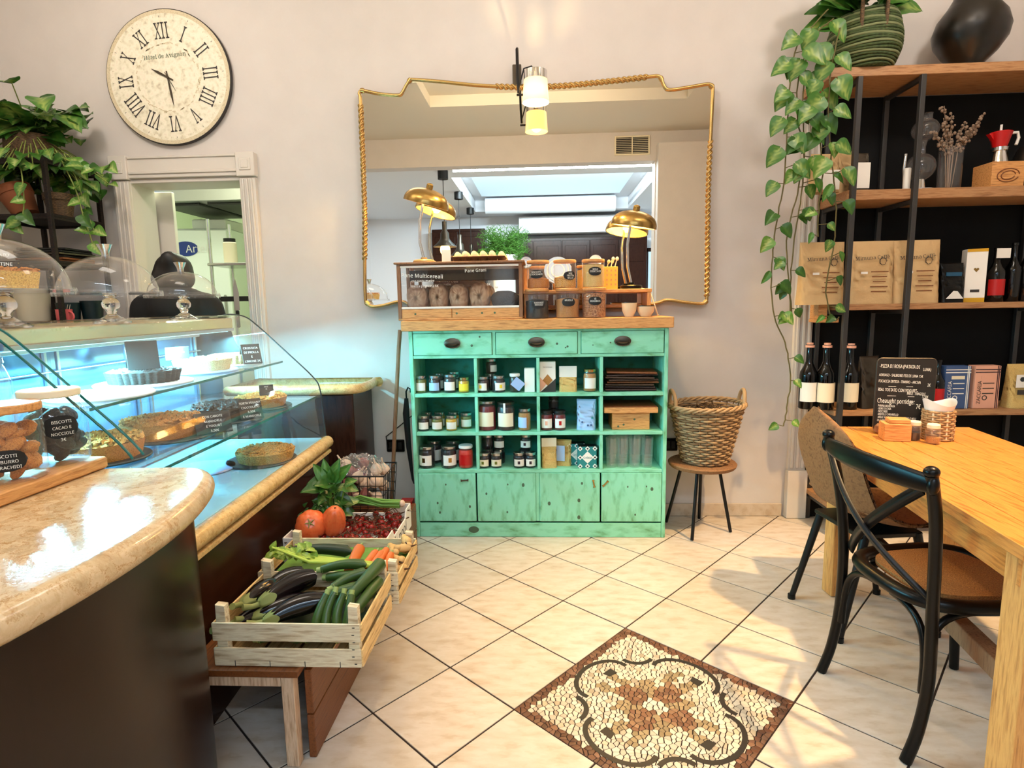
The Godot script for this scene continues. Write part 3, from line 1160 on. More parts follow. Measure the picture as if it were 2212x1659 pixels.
	g = G()
	g.slab(PackedVector2Array([Vector2(-0.02, 0.0), Vector2(0.018, 0.0), Vector2(0.02, 0.12), Vector2(0.0, 0.22), Vector2(-0.018, 0.16)]), -0.001, 0.001)
	put("blade", g, "steel", t)
	g = G()
	g.box(Vector3(0, -0.06, 0), Vector3(0.024, 0.12, 0.016), 0.005)
	put("handle", g, "black", t)
	g = G()
	g.box(Vector3(-2.1, 1.4, -0.455), Vector3(0.3, 0.035, 0.012), 0.003)
	tag(put("knife_strip", g, "black"), "black magnetic knife strip at the right of the kitchen doorway", "strip")


# a wine bottle; used for the kitchen, and the shelving
func wine(label: String, at: Vector3, h: float, lab, rad: float, group := "", cork := false) -> Node3D:
	var t := T("wine_bottle", label, "bottle", at, 0.0, group)
	var g := G()
	g.lathe(Vector3.ZERO, [Vector2(0, 0.004), Vector2(rad * 0.9, 0), Vector2(rad, 0.006), Vector2(rad, h * 0.52), Vector2(rad * 0.92, h * 0.58), Vector2(rad * 0.6, h * 0.66), Vector2(rad * 0.38, h * 0.74), Vector2(rad * 0.34, h * 0.95), Vector2(rad * 0.42, h * 0.955), Vector2(rad * 0.42, h), Vector2(0, h)], 20)
	put("body", g, "wine_glass", t)
	if cork:
		g = G()
		g.cyl(Vector3(0, h, 0), rad * 0.36, h * 0.025, 12)
		g.cyl(Vector3(0, h * 0.955, 0), rad * 0.5, h * 0.035, 12)
		put("stopper", g, "blush_print", t)
	if lab != "black":
		g = G()
		g.lathe(Vector3.ZERO, [Vector2(rad + 0.0006, h * 0.12), Vector2(rad + 0.0006, h * 0.42)], 16, -1.35, 1.35)
		put("label", g, lab, t)
	return t



# stone slab with a rounded edge; outline in x, z; top at y
func round_slab(poly: PackedVector2Array, y: float, rad: float) -> Geo:
	var g := G()
	var m := poly.size()
	var nor := []
	var turn := 0.0
	for i in m:
		turn += poly[i].cross(poly[(i + 1) % m])
	var way := 1.0 if turn > 0.0 else -1.0
	for i in m:
		var d := (poly[(i + 1) % m] - poly[(i - 1 + m) % m]).normalized()
		nor.append(Vector2(d.y, -d.x) * way)
	var rings := 9
	var first := g.v.size()
	for k in rings:
		var ph := lerpf(PI / 2, -PI / 2, k / (rings - 1.0))
		for i in m:
			var p: Vector2 = poly[i] - nor[i] * rad * (1.0 - cos(ph))
			g.vert(Vector3(p.x, y - rad + rad * sin(ph), p.y), Vector3(nor[i].x * cos(ph), sin(ph), nor[i].y * cos(ph)))
	for k in rings - 1:
		for i in m:
			var j := (i + 1) % m
			g.quad(first + k * m + i, first + k * m + j, first + (k + 1) * m + j, first + (k + 1) * m + i)
	for e in [[0, 1.0, y], [rings - 1, -1.0, y - 2 * rad]]:
		var inner := PackedVector2Array()
		for i in m:
			inner.append(poly[i] - nor[i] * rad)
		var idx := Geometry2D.triangulate_polygon(inner)
		var f0 := g.v.size()
		for p in inner:
			g.vert(Vector3(p.x, e[2], p.y), Vector3(0, e[1], 0))
		for q in range(0, idx.size(), 3):
			g.tri(f0 + idx[q], f0 + idx[q + 1], f0 + idx[q + 2])
	return g


func smooth(pts: Array, n := 6) -> PackedVector2Array:
	var out := PackedVector2Array()
	for i in pts.size() - 1:
		var p0: Vector2 = pts[maxi(i - 1, 0)]
		var p3: Vector2 = pts[mini(i + 2, pts.size() - 1)]
		for k in n:
			out.append(pts[i].cubic_interpolate(pts[i + 1], p0, p3, float(k) / n))
	out.append(pts[pts.size() - 1])
	return out


func wall_of(poly: PackedVector2Array, y0: float, y1: float, sm := true) -> Geo:
	var g := G()
	g.xf = Transform3D(rot(Vector3.RIGHT, 90), Vector3.ZERO)
	g.slab(poly, -y1, -y0, 0.0, sm)
	return g


func counter() -> void:
	var t := T("bar_counter", "curved dark wooden counter with a thick beige marble top in the left foreground", "counter")
	var edge := smooth([Vector2(-1.1, 2.035), Vector2(-0.97, 2.03), Vector2(-0.895, 2.06), Vector2(-0.83, 2.16), Vector2(-0.775, 2.34), Vector2(-0.752, 2.52), Vector2(-0.757, 2.7), Vector2(-0.785, 2.86), Vector2(-0.86, 3.06), Vector2(-1.0, 3.24), Vector2(-1.25, 3.38), Vector2(-1.6, 3.42)])
	var poly := edge.duplicate()
	poly.append(Vector2(-2.3, 3.42))
	poly.append(Vector2(-2.3, 2.1))
	put("marble_top", round_slab(poly, 0.905, 0.03), "marble", t)
	var body := PackedVector2Array()
	for i in edge.size():
		var d := (edge[mini(i + 1, edge.size() - 1)] - edge[maxi(i - 1, 0)]).normalized()
		body.append(edge[i] - Vector2(d.y, -d.x) * 0.055)
	body.append(Vector2(-2.2, 3.33))
	body.append(Vector2(-2.2, 2.12))
	put("body", wall_of(body, 0.08, 0.845), "counter_wood", t)
	var kick := PackedVector2Array()
	for p in body:
		kick.append(p + (Vector2(-1.5, 2.7) - p).normalized() * 0.04)
	put("kickboard", wall_of(kick, 0.0, 0.08), "black", t)
	# return ledge against the back wall, past the case
	t = T("wall_ledge", "short beige marble ledge on a dark wooden pillar against the back wall", "ledge")
	put("marble_top", round_slab(smooth([Vector2(-1.78, 0.42), Vector2(-1.2, 0.42), Vector2(-1.05, 0.4), Vector2(-1.0, 0.33), Vector2(-0.99, 0.2), Vector2(-1.0, 0.08), Vector2(-1.04, 0.04), Vector2(-1.78, 0.04)], 4), 0.9, 0.0275), "stone_trim", t)
	var g := G()
	g.box(Vector3(-1.39, 0.4225, 0.22), Vector3(0.68, 0.845, 0.36), 0.006)
	put("pillar", g, "dark_wood", t)


func case_at() -> Transform3D:
	return Transform3D(Basis(Vector3.UP, 0.052), Vector3(-1.12, 0, 0.6))


const CASE_LONG := 1.415


func display_case() -> void:
	var t := T("display_case", "long glass pastry display case with curved front glass and a lit pale blue interior", "display case", case_at().origin, 0.052)
	var g := G()
	var ln := CASE_LONG
	g.box(Vector3(-0.36, 0.285, ln / 2), Vector3(0.7, 0.57, ln), 0.004)
	put("base", g, "dark_wood", t)
	# rounded stone rail along the front, with a thin strip below
	g = G()
	g.tube([Vector3(-0.012, 0.628, 0.0), Vector3(-0.012, 0.628, ln)], 0.031, 14)
	put("front_rail", g, "stone_trim", t)
	g = G()
	g.box(Vector3(-0.004, 0.58, ln / 2), Vector3(0.022, 0.022, ln), 0.006)
	put("rail_strip", g, "stone_trim", t)
	g = G()
	g.box(Vector3(-0.37, 0.615, ln / 2), Vector3(0.66, 0.07, ln), 0.003)
	put("deck", g, "case_steel", t)
	# back: sliding mirror panels in steel rails
	for k in 3:
		g = G()
		g.box(Vector3(-0.66 - 0.012 * (k % 2), 0.935, 0.02 + ln / 3 * (k + 0.5)), Vector3(0.008, 0.54, ln / 3 + 0.02), 0.001)
		put("sliding_panel", g, "case_mirror", t)
	for z in [0.03, ln * 0.3, ln * 0.36, ln * 0.66, ln * 0.7]:
		g = G()
		g.box(Vector3(-0.648, 0.935, z), Vector3(0.012, 0.54, 0.012), 0.002)
		put("panel_frame", g, "steel", t)
	for y in [0.67, 1.12, 1.2]:
		g = G()
		g.box(Vector3(-0.645, y, ln / 2), Vector3(0.02, 0.02 if y != 1.12 else 0.008, ln), 0.003)
		put("panel_rail", g, "steel", t)
	# top board with the light strip under it
	g = G()
	g.box(Vector3(-0.69, 1.257, ln / 2), Vector3(0.46, 0.052, ln), 0.006)
	put("top_board", g, "olive_band", t)
	g = G()
	g.box(Vector3(-0.495, 1.222, ln / 2), Vector3(0.05, 0.012, ln - 0.06), 0.003)
	put("light_strip", g, "tube_cool", t)
	g = G()
	g.box(Vector3(-0.461, 1.226, ln / 2), Vector3(0.008, 0.016, ln), 0.002)
	put("strip_cover", g, "steel", t)
	var b := case_at()
	for k in 2:
		var lm := area("case_light", b * Vector3(-0.47, 1.19, ln * (0.25 + 0.5 * k)), b * Vector3(-0.3, 0.3, ln * (0.25 + 0.5 * k)), Vector2(0.03, ln * 0.46), Color(0.5, 0.9, 1.0), 6.5)
		lm.basis = Basis(b.basis.z.cross(-(Vector3(0.17, -0.9, 0)).normalized()).normalized(), b.basis.z, Vector3(-0.17, 0.9, 0).normalized()).orthonormalized()
	# two glass shelves
	for s in [[1.06, -0.213, -0.6], [0.875, -0.05, -0.6]]:
		g = G()
		g.box(Vector3((s[1] + s[2]) / 2, s[0] - 0.004, ln / 2), Vector3(s[1] - s[2], 0.008, ln - 0.04))
		put("glass_shelf", g, "glass_case", t)
		g = G()
		g.box(Vector3(s[1] + 0.001, s[0] - 0.004, ln / 2), Vector3(0.003, 0.009, ln - 0.04))
		put("shelf_edge", g, "glass_edge", t)
	for z in [0.35, 1.1]:
		for y in [1.04, 0.855]:
			g = G()
			g.bar(Vector3(-0.65, y, z), Vector3(-0.3, y + 0.005, z), 0.012, 0.02, 0.002)
			put("bracket", g, "steel", t)
	# curved front glass and the two end panes
	var prof := smooth([Vector2(-0.02, 0.655), Vector2(-0.026, 0.78), Vector2(-0.036, 0.91), Vector2(-0.07, 0.975), Vector2(-0.2, 1.108), Vector2(-0.34, 1.246), Vector2(-0.4, 1.29), Vector2(-0.47, 1.302), Vector2(-0.53, 1.296)], 5)
	# near its end the glass stands over the marble counter, so the lower part is shorter
	var far := ln + 0.075
	var low := 0
	while prof[low].y < 0.93:
		low += 1
	g = G()
	for i in prof.size() - 1:
		var d := (prof[i + 1] - prof[i]).normalized()
		var nn := Vector3(d.y, -d.x, 0)
		var ze := ln if i < low else far
		g.face(Vector3(prof[i].x, prof[i].y, 0), Vector3(prof[i + 1].x, prof[i + 1].y, 0), Vector3(prof[i + 1].x, prof[i + 1].y, ze), Vector3(prof[i].x, prof[i].y, ze), nn)
	put("front_glass", g, "glass_case", t)
	for e in [[0.004, 0], [far - 0.004, low]]:
		g = G()
		var pl := prof.slice(e[1])
		pl.append(Vector2(-0.66, 1.28))
		pl.append(Vector2(-0.66, prof[e[1]].y))
		var idx := Geometry2D.triangulate_polygon(pl)
		for p in pl:
			g.vert(Vector3(p.x, p.y, e[0]), Vector3(0, 0, 1))
		for q in range(0, idx.size(), 3):
			g.tri(idx[q], idx[q + 1], idx[q + 2])
		put("end_pane", g, "glass_case", t)
	for z in [-0.001, far - 0.045, far]:
		g = G()
		var pts := []
		for i in prof.size():
			if z < 0.1 or i >= low:
				pts.append(Vector3(prof[i].x, prof[i].y, z))
		g.tube(pts, 0.0035, 6)
		put("glass_rim", g, "glass_edge" if z > 0.1 else "slate", t)


func sign_card(label: String, at: Vector3, turn: float, lines: Array, w := 0.1, h := 0.075) -> void:
	var t := T("price_sign", label, "price sign", at, turn, "")
	var g := G()
	for s in [-1.0, 1.0]:
		g.xf = Transform3D(rot(Vector3.RIGHT, -24.0 * s), Vector3(0, h * 0.92, 0))
		g.box(Vector3(0, -h / 2, 0), Vector3(w, h, 0.003), 0.001)
	put("tent_card", g, "chalkboard", t)
	for k in lines.size():
		words(lines[k], h * 0.1, Vector3(0, h * 0.92, 0) + rot(Vector3.RIGHT, -24) * Vector3(0, -h * (0.2 + 0.22 * k), 0.0022), rot(Vector3.RIGHT, -24), "chalk", t, "chalk_writing", true, 1)


func cake_plate(label: String, at: Vector3, rad: float, m: String) -> void:
	var g := G(at)
	g.cyl(Vector3.ZERO, rad, 0.008, 28, -1, 0.003)
	tag(put("cake_plate", g, m), label, "plate")


func pie(called: String, label: String, at: Vector3, rad: float, h: float, side: String, top: String, flutes := 0, lump := 0.006) -> Node3D:
	var t := T(called, label, "tart" if flutes > 0 else "cake", at)
	var g := G()
	g.surf(flutes * 6 if flutes > 0 else 36, 4, func(u: float, v: float):
		var rr: float = rad * lerpf(0.9, 1.0, v) + (0.009 * absf(sin(u * PI * flutes)) if flutes > 0 else 0.002 * sin(u * 60.0))
		return Vector3(rr * sin(u * TAU), h * v, rr * cos(u * TAU)))
	put("crust", g, side, t)
	g = G()
	var f := FastNoiseLite.new()
	f.frequency = 34.0
	f.seed = rng.randi_range(0, 900)
	g.surf(60, 18, func(u: float, v: float):
		var p := Vector3(sin(u * TAU), 0, cos(u * TAU)) * rad * (1.0 - v) * 1.0
		return p + Vector3(0, h - 0.002 + lump * (0.5 + 1.5 * f.get_noise_2d(p.x * 3.0, p.z * 3.0)) * (1.0 if v > 0.04 else 0.3) + 0.004 * sqrt(v), 0))
	if lump >= 0.01:
		for k in 150:
			var a := r(0, TAU)
			var q := sqrt(r(0, 1)) * rad * 0.95
			g.ball(Vector3(sin(a) * q, h + lump * 0.5 + 0.002, cos(a) * q), Vector3(r(0.004, 0.009), r(0.003, 0.006), r(0.004, 0.009)), 6, 4)
	put("topping", g, top, t)
	return t


func pastry() -> void:
	var y1 := 1.061
	cake_plate("round white board under the pale tart at the far end of the top shelf", Vector3(-1.5, y1, 0.8), 0.13, "white")
	pie("lemon_tart", "pale fluted tart at the far end of the top case shelf", Vector3(-1.5, y1 + 0.008, 0.8), 0.1, 0.042, "creamy", "creamy", 26, 0.004)
	sign_card("small black sign standing by the pale fluted tart on the top case shelf", Vector3(-1.39, y1 + 0.008, 0.84), 0.75, ["CROSTATA", "DI FROLLA", "E", "LIMONE 3€"], 0.085, 0.1)
	cake_plate("round glass plate under the creamy crumble cake on the top case shelf", Vector3(-1.47, y1, 1.1), 0.14, "plate_blue")
	pie("crumble_cake", "pale creamy cake with green crumbs, middle of the top case shelf", Vector3(-1.47, y1 + 0.008, 1.1), 0.115, 0.045, "creamy", "creamy", 0, 0.008)
	sign_card("black tent sign with chalk writing behind the creamy crumble cake", Vector3(-1.56, y1 + 0.055, 1.13), 0.55, ["CROSTATA", "E PISTACCHIO", "3,50€"], 0.09, 0.06)
	cake_plate("white cake board under the chocolate tart on the top case shelf", Vector3(-1.46, y1, 1.49), 0.16, "white")
	pie("chocolate_tart", "dark fluted chocolate tart on a white board, top case shelf", Vector3(-1.46, y1 + 0.008, 1.49), 0.115, 0.042, "choc", "choc", 30, 0.006)
	sign_card("slate tent sign without writing standing on the chocolate tart", Vector3(-1.46, y1 + 0.056, 1.49), 0.7, [], 0.1, 0.11)
	cake_plate("empty white cake board at the near end of the top case shelf", Vector3(-1.4, y1, 1.78), 0.15, "white")
	var y2 := 0.876
	cake_plate("dark slate under the golden crumble tart, far end of the lower case shelf", Vector3(-1.3, y2, 0.95), 0.135, "slate")
	pie("golden_crumble", "golden crumble tart at the far end of the lower case shelf", Vector3(-1.3, y2 + 0.008, 0.95), 0.115, 0.04, "cookie", "pastry", 0, 0.01)
	sign_card("small black tent sign standing on the golden crumble tart", Vector3(-1.27, y2 + 0.058, 0.95), 0.5, ["MELE", "3€"], 0.06, 0.05)
	cake_plate("dark slate under the chocolate crumble cake on the lower case shelf", Vector3(-1.3, y2, 1.24), 0.14, "slate")
	pie("chocolate_crumble", "dark chocolate crumble cake in the middle of the lower case shelf", Vector3(-1.32, y2 + 0.008, 1.24), 0.115, 0.05, "choc", "choc", 0, 0.014)
	sign_card("black tent sign in front of the chocolate crumble cake", Vector3(-1.2, y2 + 0.008, 1.25), 0.8, ["TORTA VEGANA", "CIOCCOLATO", "3,50€", "E MANDORLE"], 0.09, 0.085)
	cake_plate("dark slate under the nut cake on the lower case shelf", Vector3(-1.34, y2, 1.55), 0.15, "slate")
	pie("nut_cake", "brown nut cake behind a slate sign on the lower case shelf", Vector3(-1.36, y2 + 0.008, 1.56), 0.13, 0.055, "cookie", "cookie", 0, 0.014)
	sign_card("slate tent sign written in chalk before the nut cake", Vector3(-1.2, y2 + 0.008, 1.52), 0.75, ["CON CAROTE", "MANDORLE", "E YOGURT", "3,50€"], 0.12, 0.08)
	cake_plate("dark slate under the half eaten pie nearest the counter on the lower case shelf", Vector3(-1.35, y2, 1.86), 0.13, "slate")
	pie("rustic_pie", "rough golden pie nearest the counter on the lower case shelf", Vector3(-1.36, y2 + 0.008, 1.86), 0.12, 0.05, "cookie", "pastry", 0, 0.016)
	var y0 := 0.651
	cake_plate("dark round slate under the crumble tart on the case deck", Vector3(-1.26, y0, 1.06), 0.15, "slate")
	pie("deck_tart", "golden crumble tart alone on the pale blue case deck", Vector3(-1.24, y0 + 0.008, 1.06), 0.125, 0.042, "pastry", "pastry", 0, 0.01)
	cake_plate("pale plate at the back of the pale blue case deck", Vector3(-1.45, y0, 1.2), 0.13, "plate_blue")
	var g := G(Vector3(-1.4, y0, 1.55), 0.3)
	g.box(Vector3(0, 0.035, 0), Vector3(0.12, 0.07, 0.16), 0.015)
	tag(put("berry_cake", g, "berry"), "dark purple berry loaf cake on the case deck", "cake")
	# domed cake stands on the case
	var stand_label := ["footed glass cake stand with a low dome nearest the doorway", "footed glass cake stand with a dome before the metal rack", "footed glass cake stand with a written dome at the left edge"]
	for i in 3:
		var p: Vector3 = [Vector3(-1.6, 1.2835, 0.99), Vector3(-1.58, 1.2835, 1.46), Vector3(-1.575, 1.2835, 1.89)][i]
		var rd: float = [0.15, 0.17, 0.175][i]
		var t := T("cake_stand", stand_label[i], "cake stand", p)
		g = G()
		g.lathe(Vector3.ZERO, [Vector2(0, 0), Vector2(0.06, 0), Vector2(0.062, 0.006), Vector2(0.05, 0.012), Vector2(0.026, 0.024), Vector2(0.014, 0.034), Vector2(0.018, 0.045), Vector2(0.028, 0.06), Vector2(0.03, 0.072), Vector2(0.022, 0.088), Vector2(0.014, 0.096), Vector2(0.024, 0.104), Vector2(0, 0.106)], 20)
		put("foot", g, "crystal", t)
		g = G()
		g.lathe(Vector3(0, 0.106, 0), [Vector2(0, 0), Vector2(rd, 0), Vector2(rd, 0.005), Vector2(0, 0.006)], 40)
		put("plate", g, "glass_thick", t)
		g = G()
		g.surf(80, 2, func(u: float, v: float): return Vector3(sin(u * TAU), 0, cos(u * TAU)) * (rd + 0.002 * sin(v * PI) * 1.0 + 0.0025 * sin(u * TAU * 40.0)) + Vector3(0, 0.098 + 0.02 * v, 0))
		put("beaded_rim", g, "glass_thick", t)
		var dome := G()
		var dr := rd - 0.012
		var dh: float = [0.1, 0.13, 0.145][i]
		var prof := []
		for k in 13:
			var a := k / 12.0 * PI / 2
			prof.append(Vector2(dr * cos(a) + 0.0001, dh * sin(a)))
		dome.lathe(Vector3(0, 0.114, 0), prof, 40)
		var d := put("dome", dome, "glass_thick", t)
		g = G()
		g.lathe(Vector3(0, 0.114 + dh, 0), [Vector2(0, -0.002), Vector2(0.012, 0), Vector2(0.014, 0.014), Vector2(0.024, 0.036), Vector2(0.0255, 0.04), Vector2(0, 0.038)], 18)
		put("knob", g, "chrome", d)
		if i == 2:
			words("CIOCCOLATO", 0.009, Vector3(0.1, 0.2, 0.125), rot(Vector3.UP, 38) * rot(Vector3.RIGHT, -25), "chalk", d, "chalk_writing", true, 1)
			words("SENZA GLUTINE", 0.009, Vector3(0.105, 0.175, 0.135), rot(Vector3.UP, 38) * rot(Vector3.RIGHT, -20), "chalk", d, "chalk_writing", true, 1)
		if i == 2:
			pie("dome_bun", "golden cake under the written glass dome at the left edge", p + Vector3(0, 0.113, 0), 0.09, 0.05, "pastry", "cookie", 0, 0.01)


# glass jar with a turned lid; parts body, lid, label
func store_jar(label: String, at: Vector3, rad: float, h: float, lid: String, lid_h := 0.018, neck := false, group := "") -> Node3D:
	var t := T("glass_jar", label, "jar", at, 0.0, group)
	var g := G()
	if neck:
		g.lathe(Vector3.ZERO, [Vector2(0.001, 0.001), Vector2(rad * 0.92, 0.0), Vector2(rad, 0.008), Vector2(rad, h * 0.68), Vector2(rad * 0.97, h * 0.76), Vector2(rad * 0.86, h * 0.84), Vector2(rad * 0.82, h * 0.88), Vector2(rad * 0.84, h)], 32)
	else:
		g.lathe(Vector3.ZERO, [Vector2(0.001, 0.001), Vector2(rad * 0.94, 0.0), Vector2(rad, 0.006), Vector2(rad, h)], 32)
	put("body", g, "glass_thick", t)
	g = G()
	g.cyl(Vector3(0, h, 0), rad * (0.88 if neck else 1.02), lid_h, 28, -1, 0.003)
	put("lid", g, lid, t)
	return t


func oval_label(t: Node3D, rad: float, y: float, w: float, h: float, turn: float, lines: Array, th: float) -> void:
	var g := G()
	g.surf(14, 8, func(u: float, v: float):
		var a: float = u * 2.0 - 1.0
		var hh := sqrt(maxf(0.0, 1.0 - pow(absf(a), 2.4)))
		var ang: float = turn + a * w / 2.0 / rad
		return Vector3(sin(ang) * (rad + 0.0012), y + (v - 0.5) * h * hh, cos(ang) * (rad + 0.0012)))
	var l := put("label", g, "chalkboard", t)
	for k in lines.size():
		var s: String = lines[k]
		words(s, th, Vector3(sin(turn) * (rad + 0.004), y + h * 0.24 - k * h * 0.26, cos(turn) * (rad + 0.004)), rot(Vector3.UP, rad_to_deg(turn)), "chalk", l, "chalk_writing", true, 1)


func jars_on_counter() -> void:
	var g := G()
	g.box(Vector3(-1.4, 0.922, 2.385), Vector3(0.44, 0.032, 0.66), 0.006)
	tag(put("serving_board", g, "pine_deep"), "thick wooden board under the biscuit jars on the marble counter", "board")
	var y := 0.939
	var spec := [
		["glass jar of golden biscuits with a wooden lid and an oval black label", Vector3(-1.252, y, 2.262), 0.067, 0.16, "pine", "cookie", "golden biscuit in the jar with the wooden lid", 0.62, ["BISCOTTI", "AL BURRO", "D'ARACHIDI"], 0.055, false],
		["glass jar of dark chocolate biscuits with a pale cork lid", Vector3(-1.275, y, 2.112), 0.076, 0.172, "cream", "choc", "dark chocolate biscuit in the jar with the pale lid", 0.95, ["BISCOTTI", "CACAO E", "NOCCIOLE", "3€"], 0.1, true],
		["tall glass jar with a scalloped black label at the left edge of the picture", Vector3(-1.432, y, 2.16), 0.08, 0.29, "navy", "cookie", "brown biscuit low in the tall jar at the left edge", 0.7, ["AL", "MATCHA", "E SEMI", "2,00"], 0.14, true]]
	for k in 3:
		var s: Array = spec[k]
		var t := store_jar(s[0], s[1], s[2], s[3], s[4], 0.02, s[10])
		oval_label(t, s[2], s[9], 0.078, 0.058 if k else 0.05, s[7], s[8], 0.0072)
		var fill: float = [0.105, 0.115, 0.13][k]
		for q in 26:
			var a := q * 2.4
			var rr: float = (s[2] - 0.03) * (0.95 if q % 3 else 0.35)
			var gg := G()
			gg.ball(Vector3.ZERO, Vector3(0.027, 0.013, 0.023), 10, 6)
			var b := tag(put("biscuit", gg, s[5]), s[6], "biscuit", ["golden biscuits in the jar", "chocolate biscuits in the jar", "biscuits in the tall jar"][k]) as Node3D
			b.transform = Transform3D(Basis.from_euler(Vector3(r(-0.9, 0.9), r(0, TAU), r(-0.9, 0.9))), s[1] + Vector3(cos(a) * rr, 0.02 + fill * q / 26.0, sin(a) * rr))



# heart shaped leaf along +y from its stalk, face towards +z
func leaf_mesh(kind: int) -> ArrayMesh:
	var key := "leaf%d" % kind
	if meshes.has(key):
		return meshes[key]
	var g := G()
	var light: Color = [Color(0.34, 0.42, 0.1), Color(0.1, 0.22, 0.03), Color(0.55, 0.58, 0.22), Color(0.14, 0.3, 0.05), Color(0.5, 0.6, 0.1)][kind]
	var deep: Color = [Color(0.05, 0.15, 0.02), Color(0.03, 0.1, 0.012), Color(0.1, 0.24, 0.03), Color(0.05, 0.17, 0.02), Color(0.24, 0.36, 0.04)][kind]
	var fold: float = [0.25, 0.5, 0.35, 0.6, 0.3][kind]
	var nu := 8
	var nv := 9
	var shape := func(u: float, v: float) -> Vector3:
		var a := u * 2.0 - 1.0
		var w := 0.47 * pow(sin(PI * clampf(pow(v, 0.6) * 0.985 + 0.015, 0, 1)), 0.85)
		if kind == 3:
			w = 0.27 * pow(sin(PI * clampf(pow(v, 0.75), 0, 1)), 0.9)
		return Vector3(a * w, v - 0.14 * absf(a) * (1.0 - v) + 0.02 * a * a, absf(a) * w * fold - 0.3 * v * v + 0.02 * sin(v * 14.0) * a)
	g.surf(nu, nv, shape)
	for i in g.v.size():
		var a := absf(g.uv[i].x * 2.0 - 1.0)
		var k := clampf(1.0 - a * 2.2 + 0.5 * sin(g.uv[i].y * 23.0 + a * 9.0 + kind), 0.0, 1.0)
		g.c[i] = deep.lerp(light, k * (0.75 if kind != 1 else 0.4))
	meshes[key] = g.mesh()
	return meshes[key]


func add_leaf(parent: Node3D, at: Vector3, dir: Vector3, face: Vector3, size: float, kind: int) -> void:
	var y := dir.normalized()
	var x := y.cross(face).normalized()
	if x.length() < 0.1:
		x = y.cross(Vector3(0.3, 0.2, 0.9)).normalized()
	var z := x.cross(y)
	var o := put("leaf", leaf_mesh(kind), "leaf", parent)
	o.transform = Transform3D(Basis(x, y, z).scaled(Vector3.ONE * size), at - parent.position)


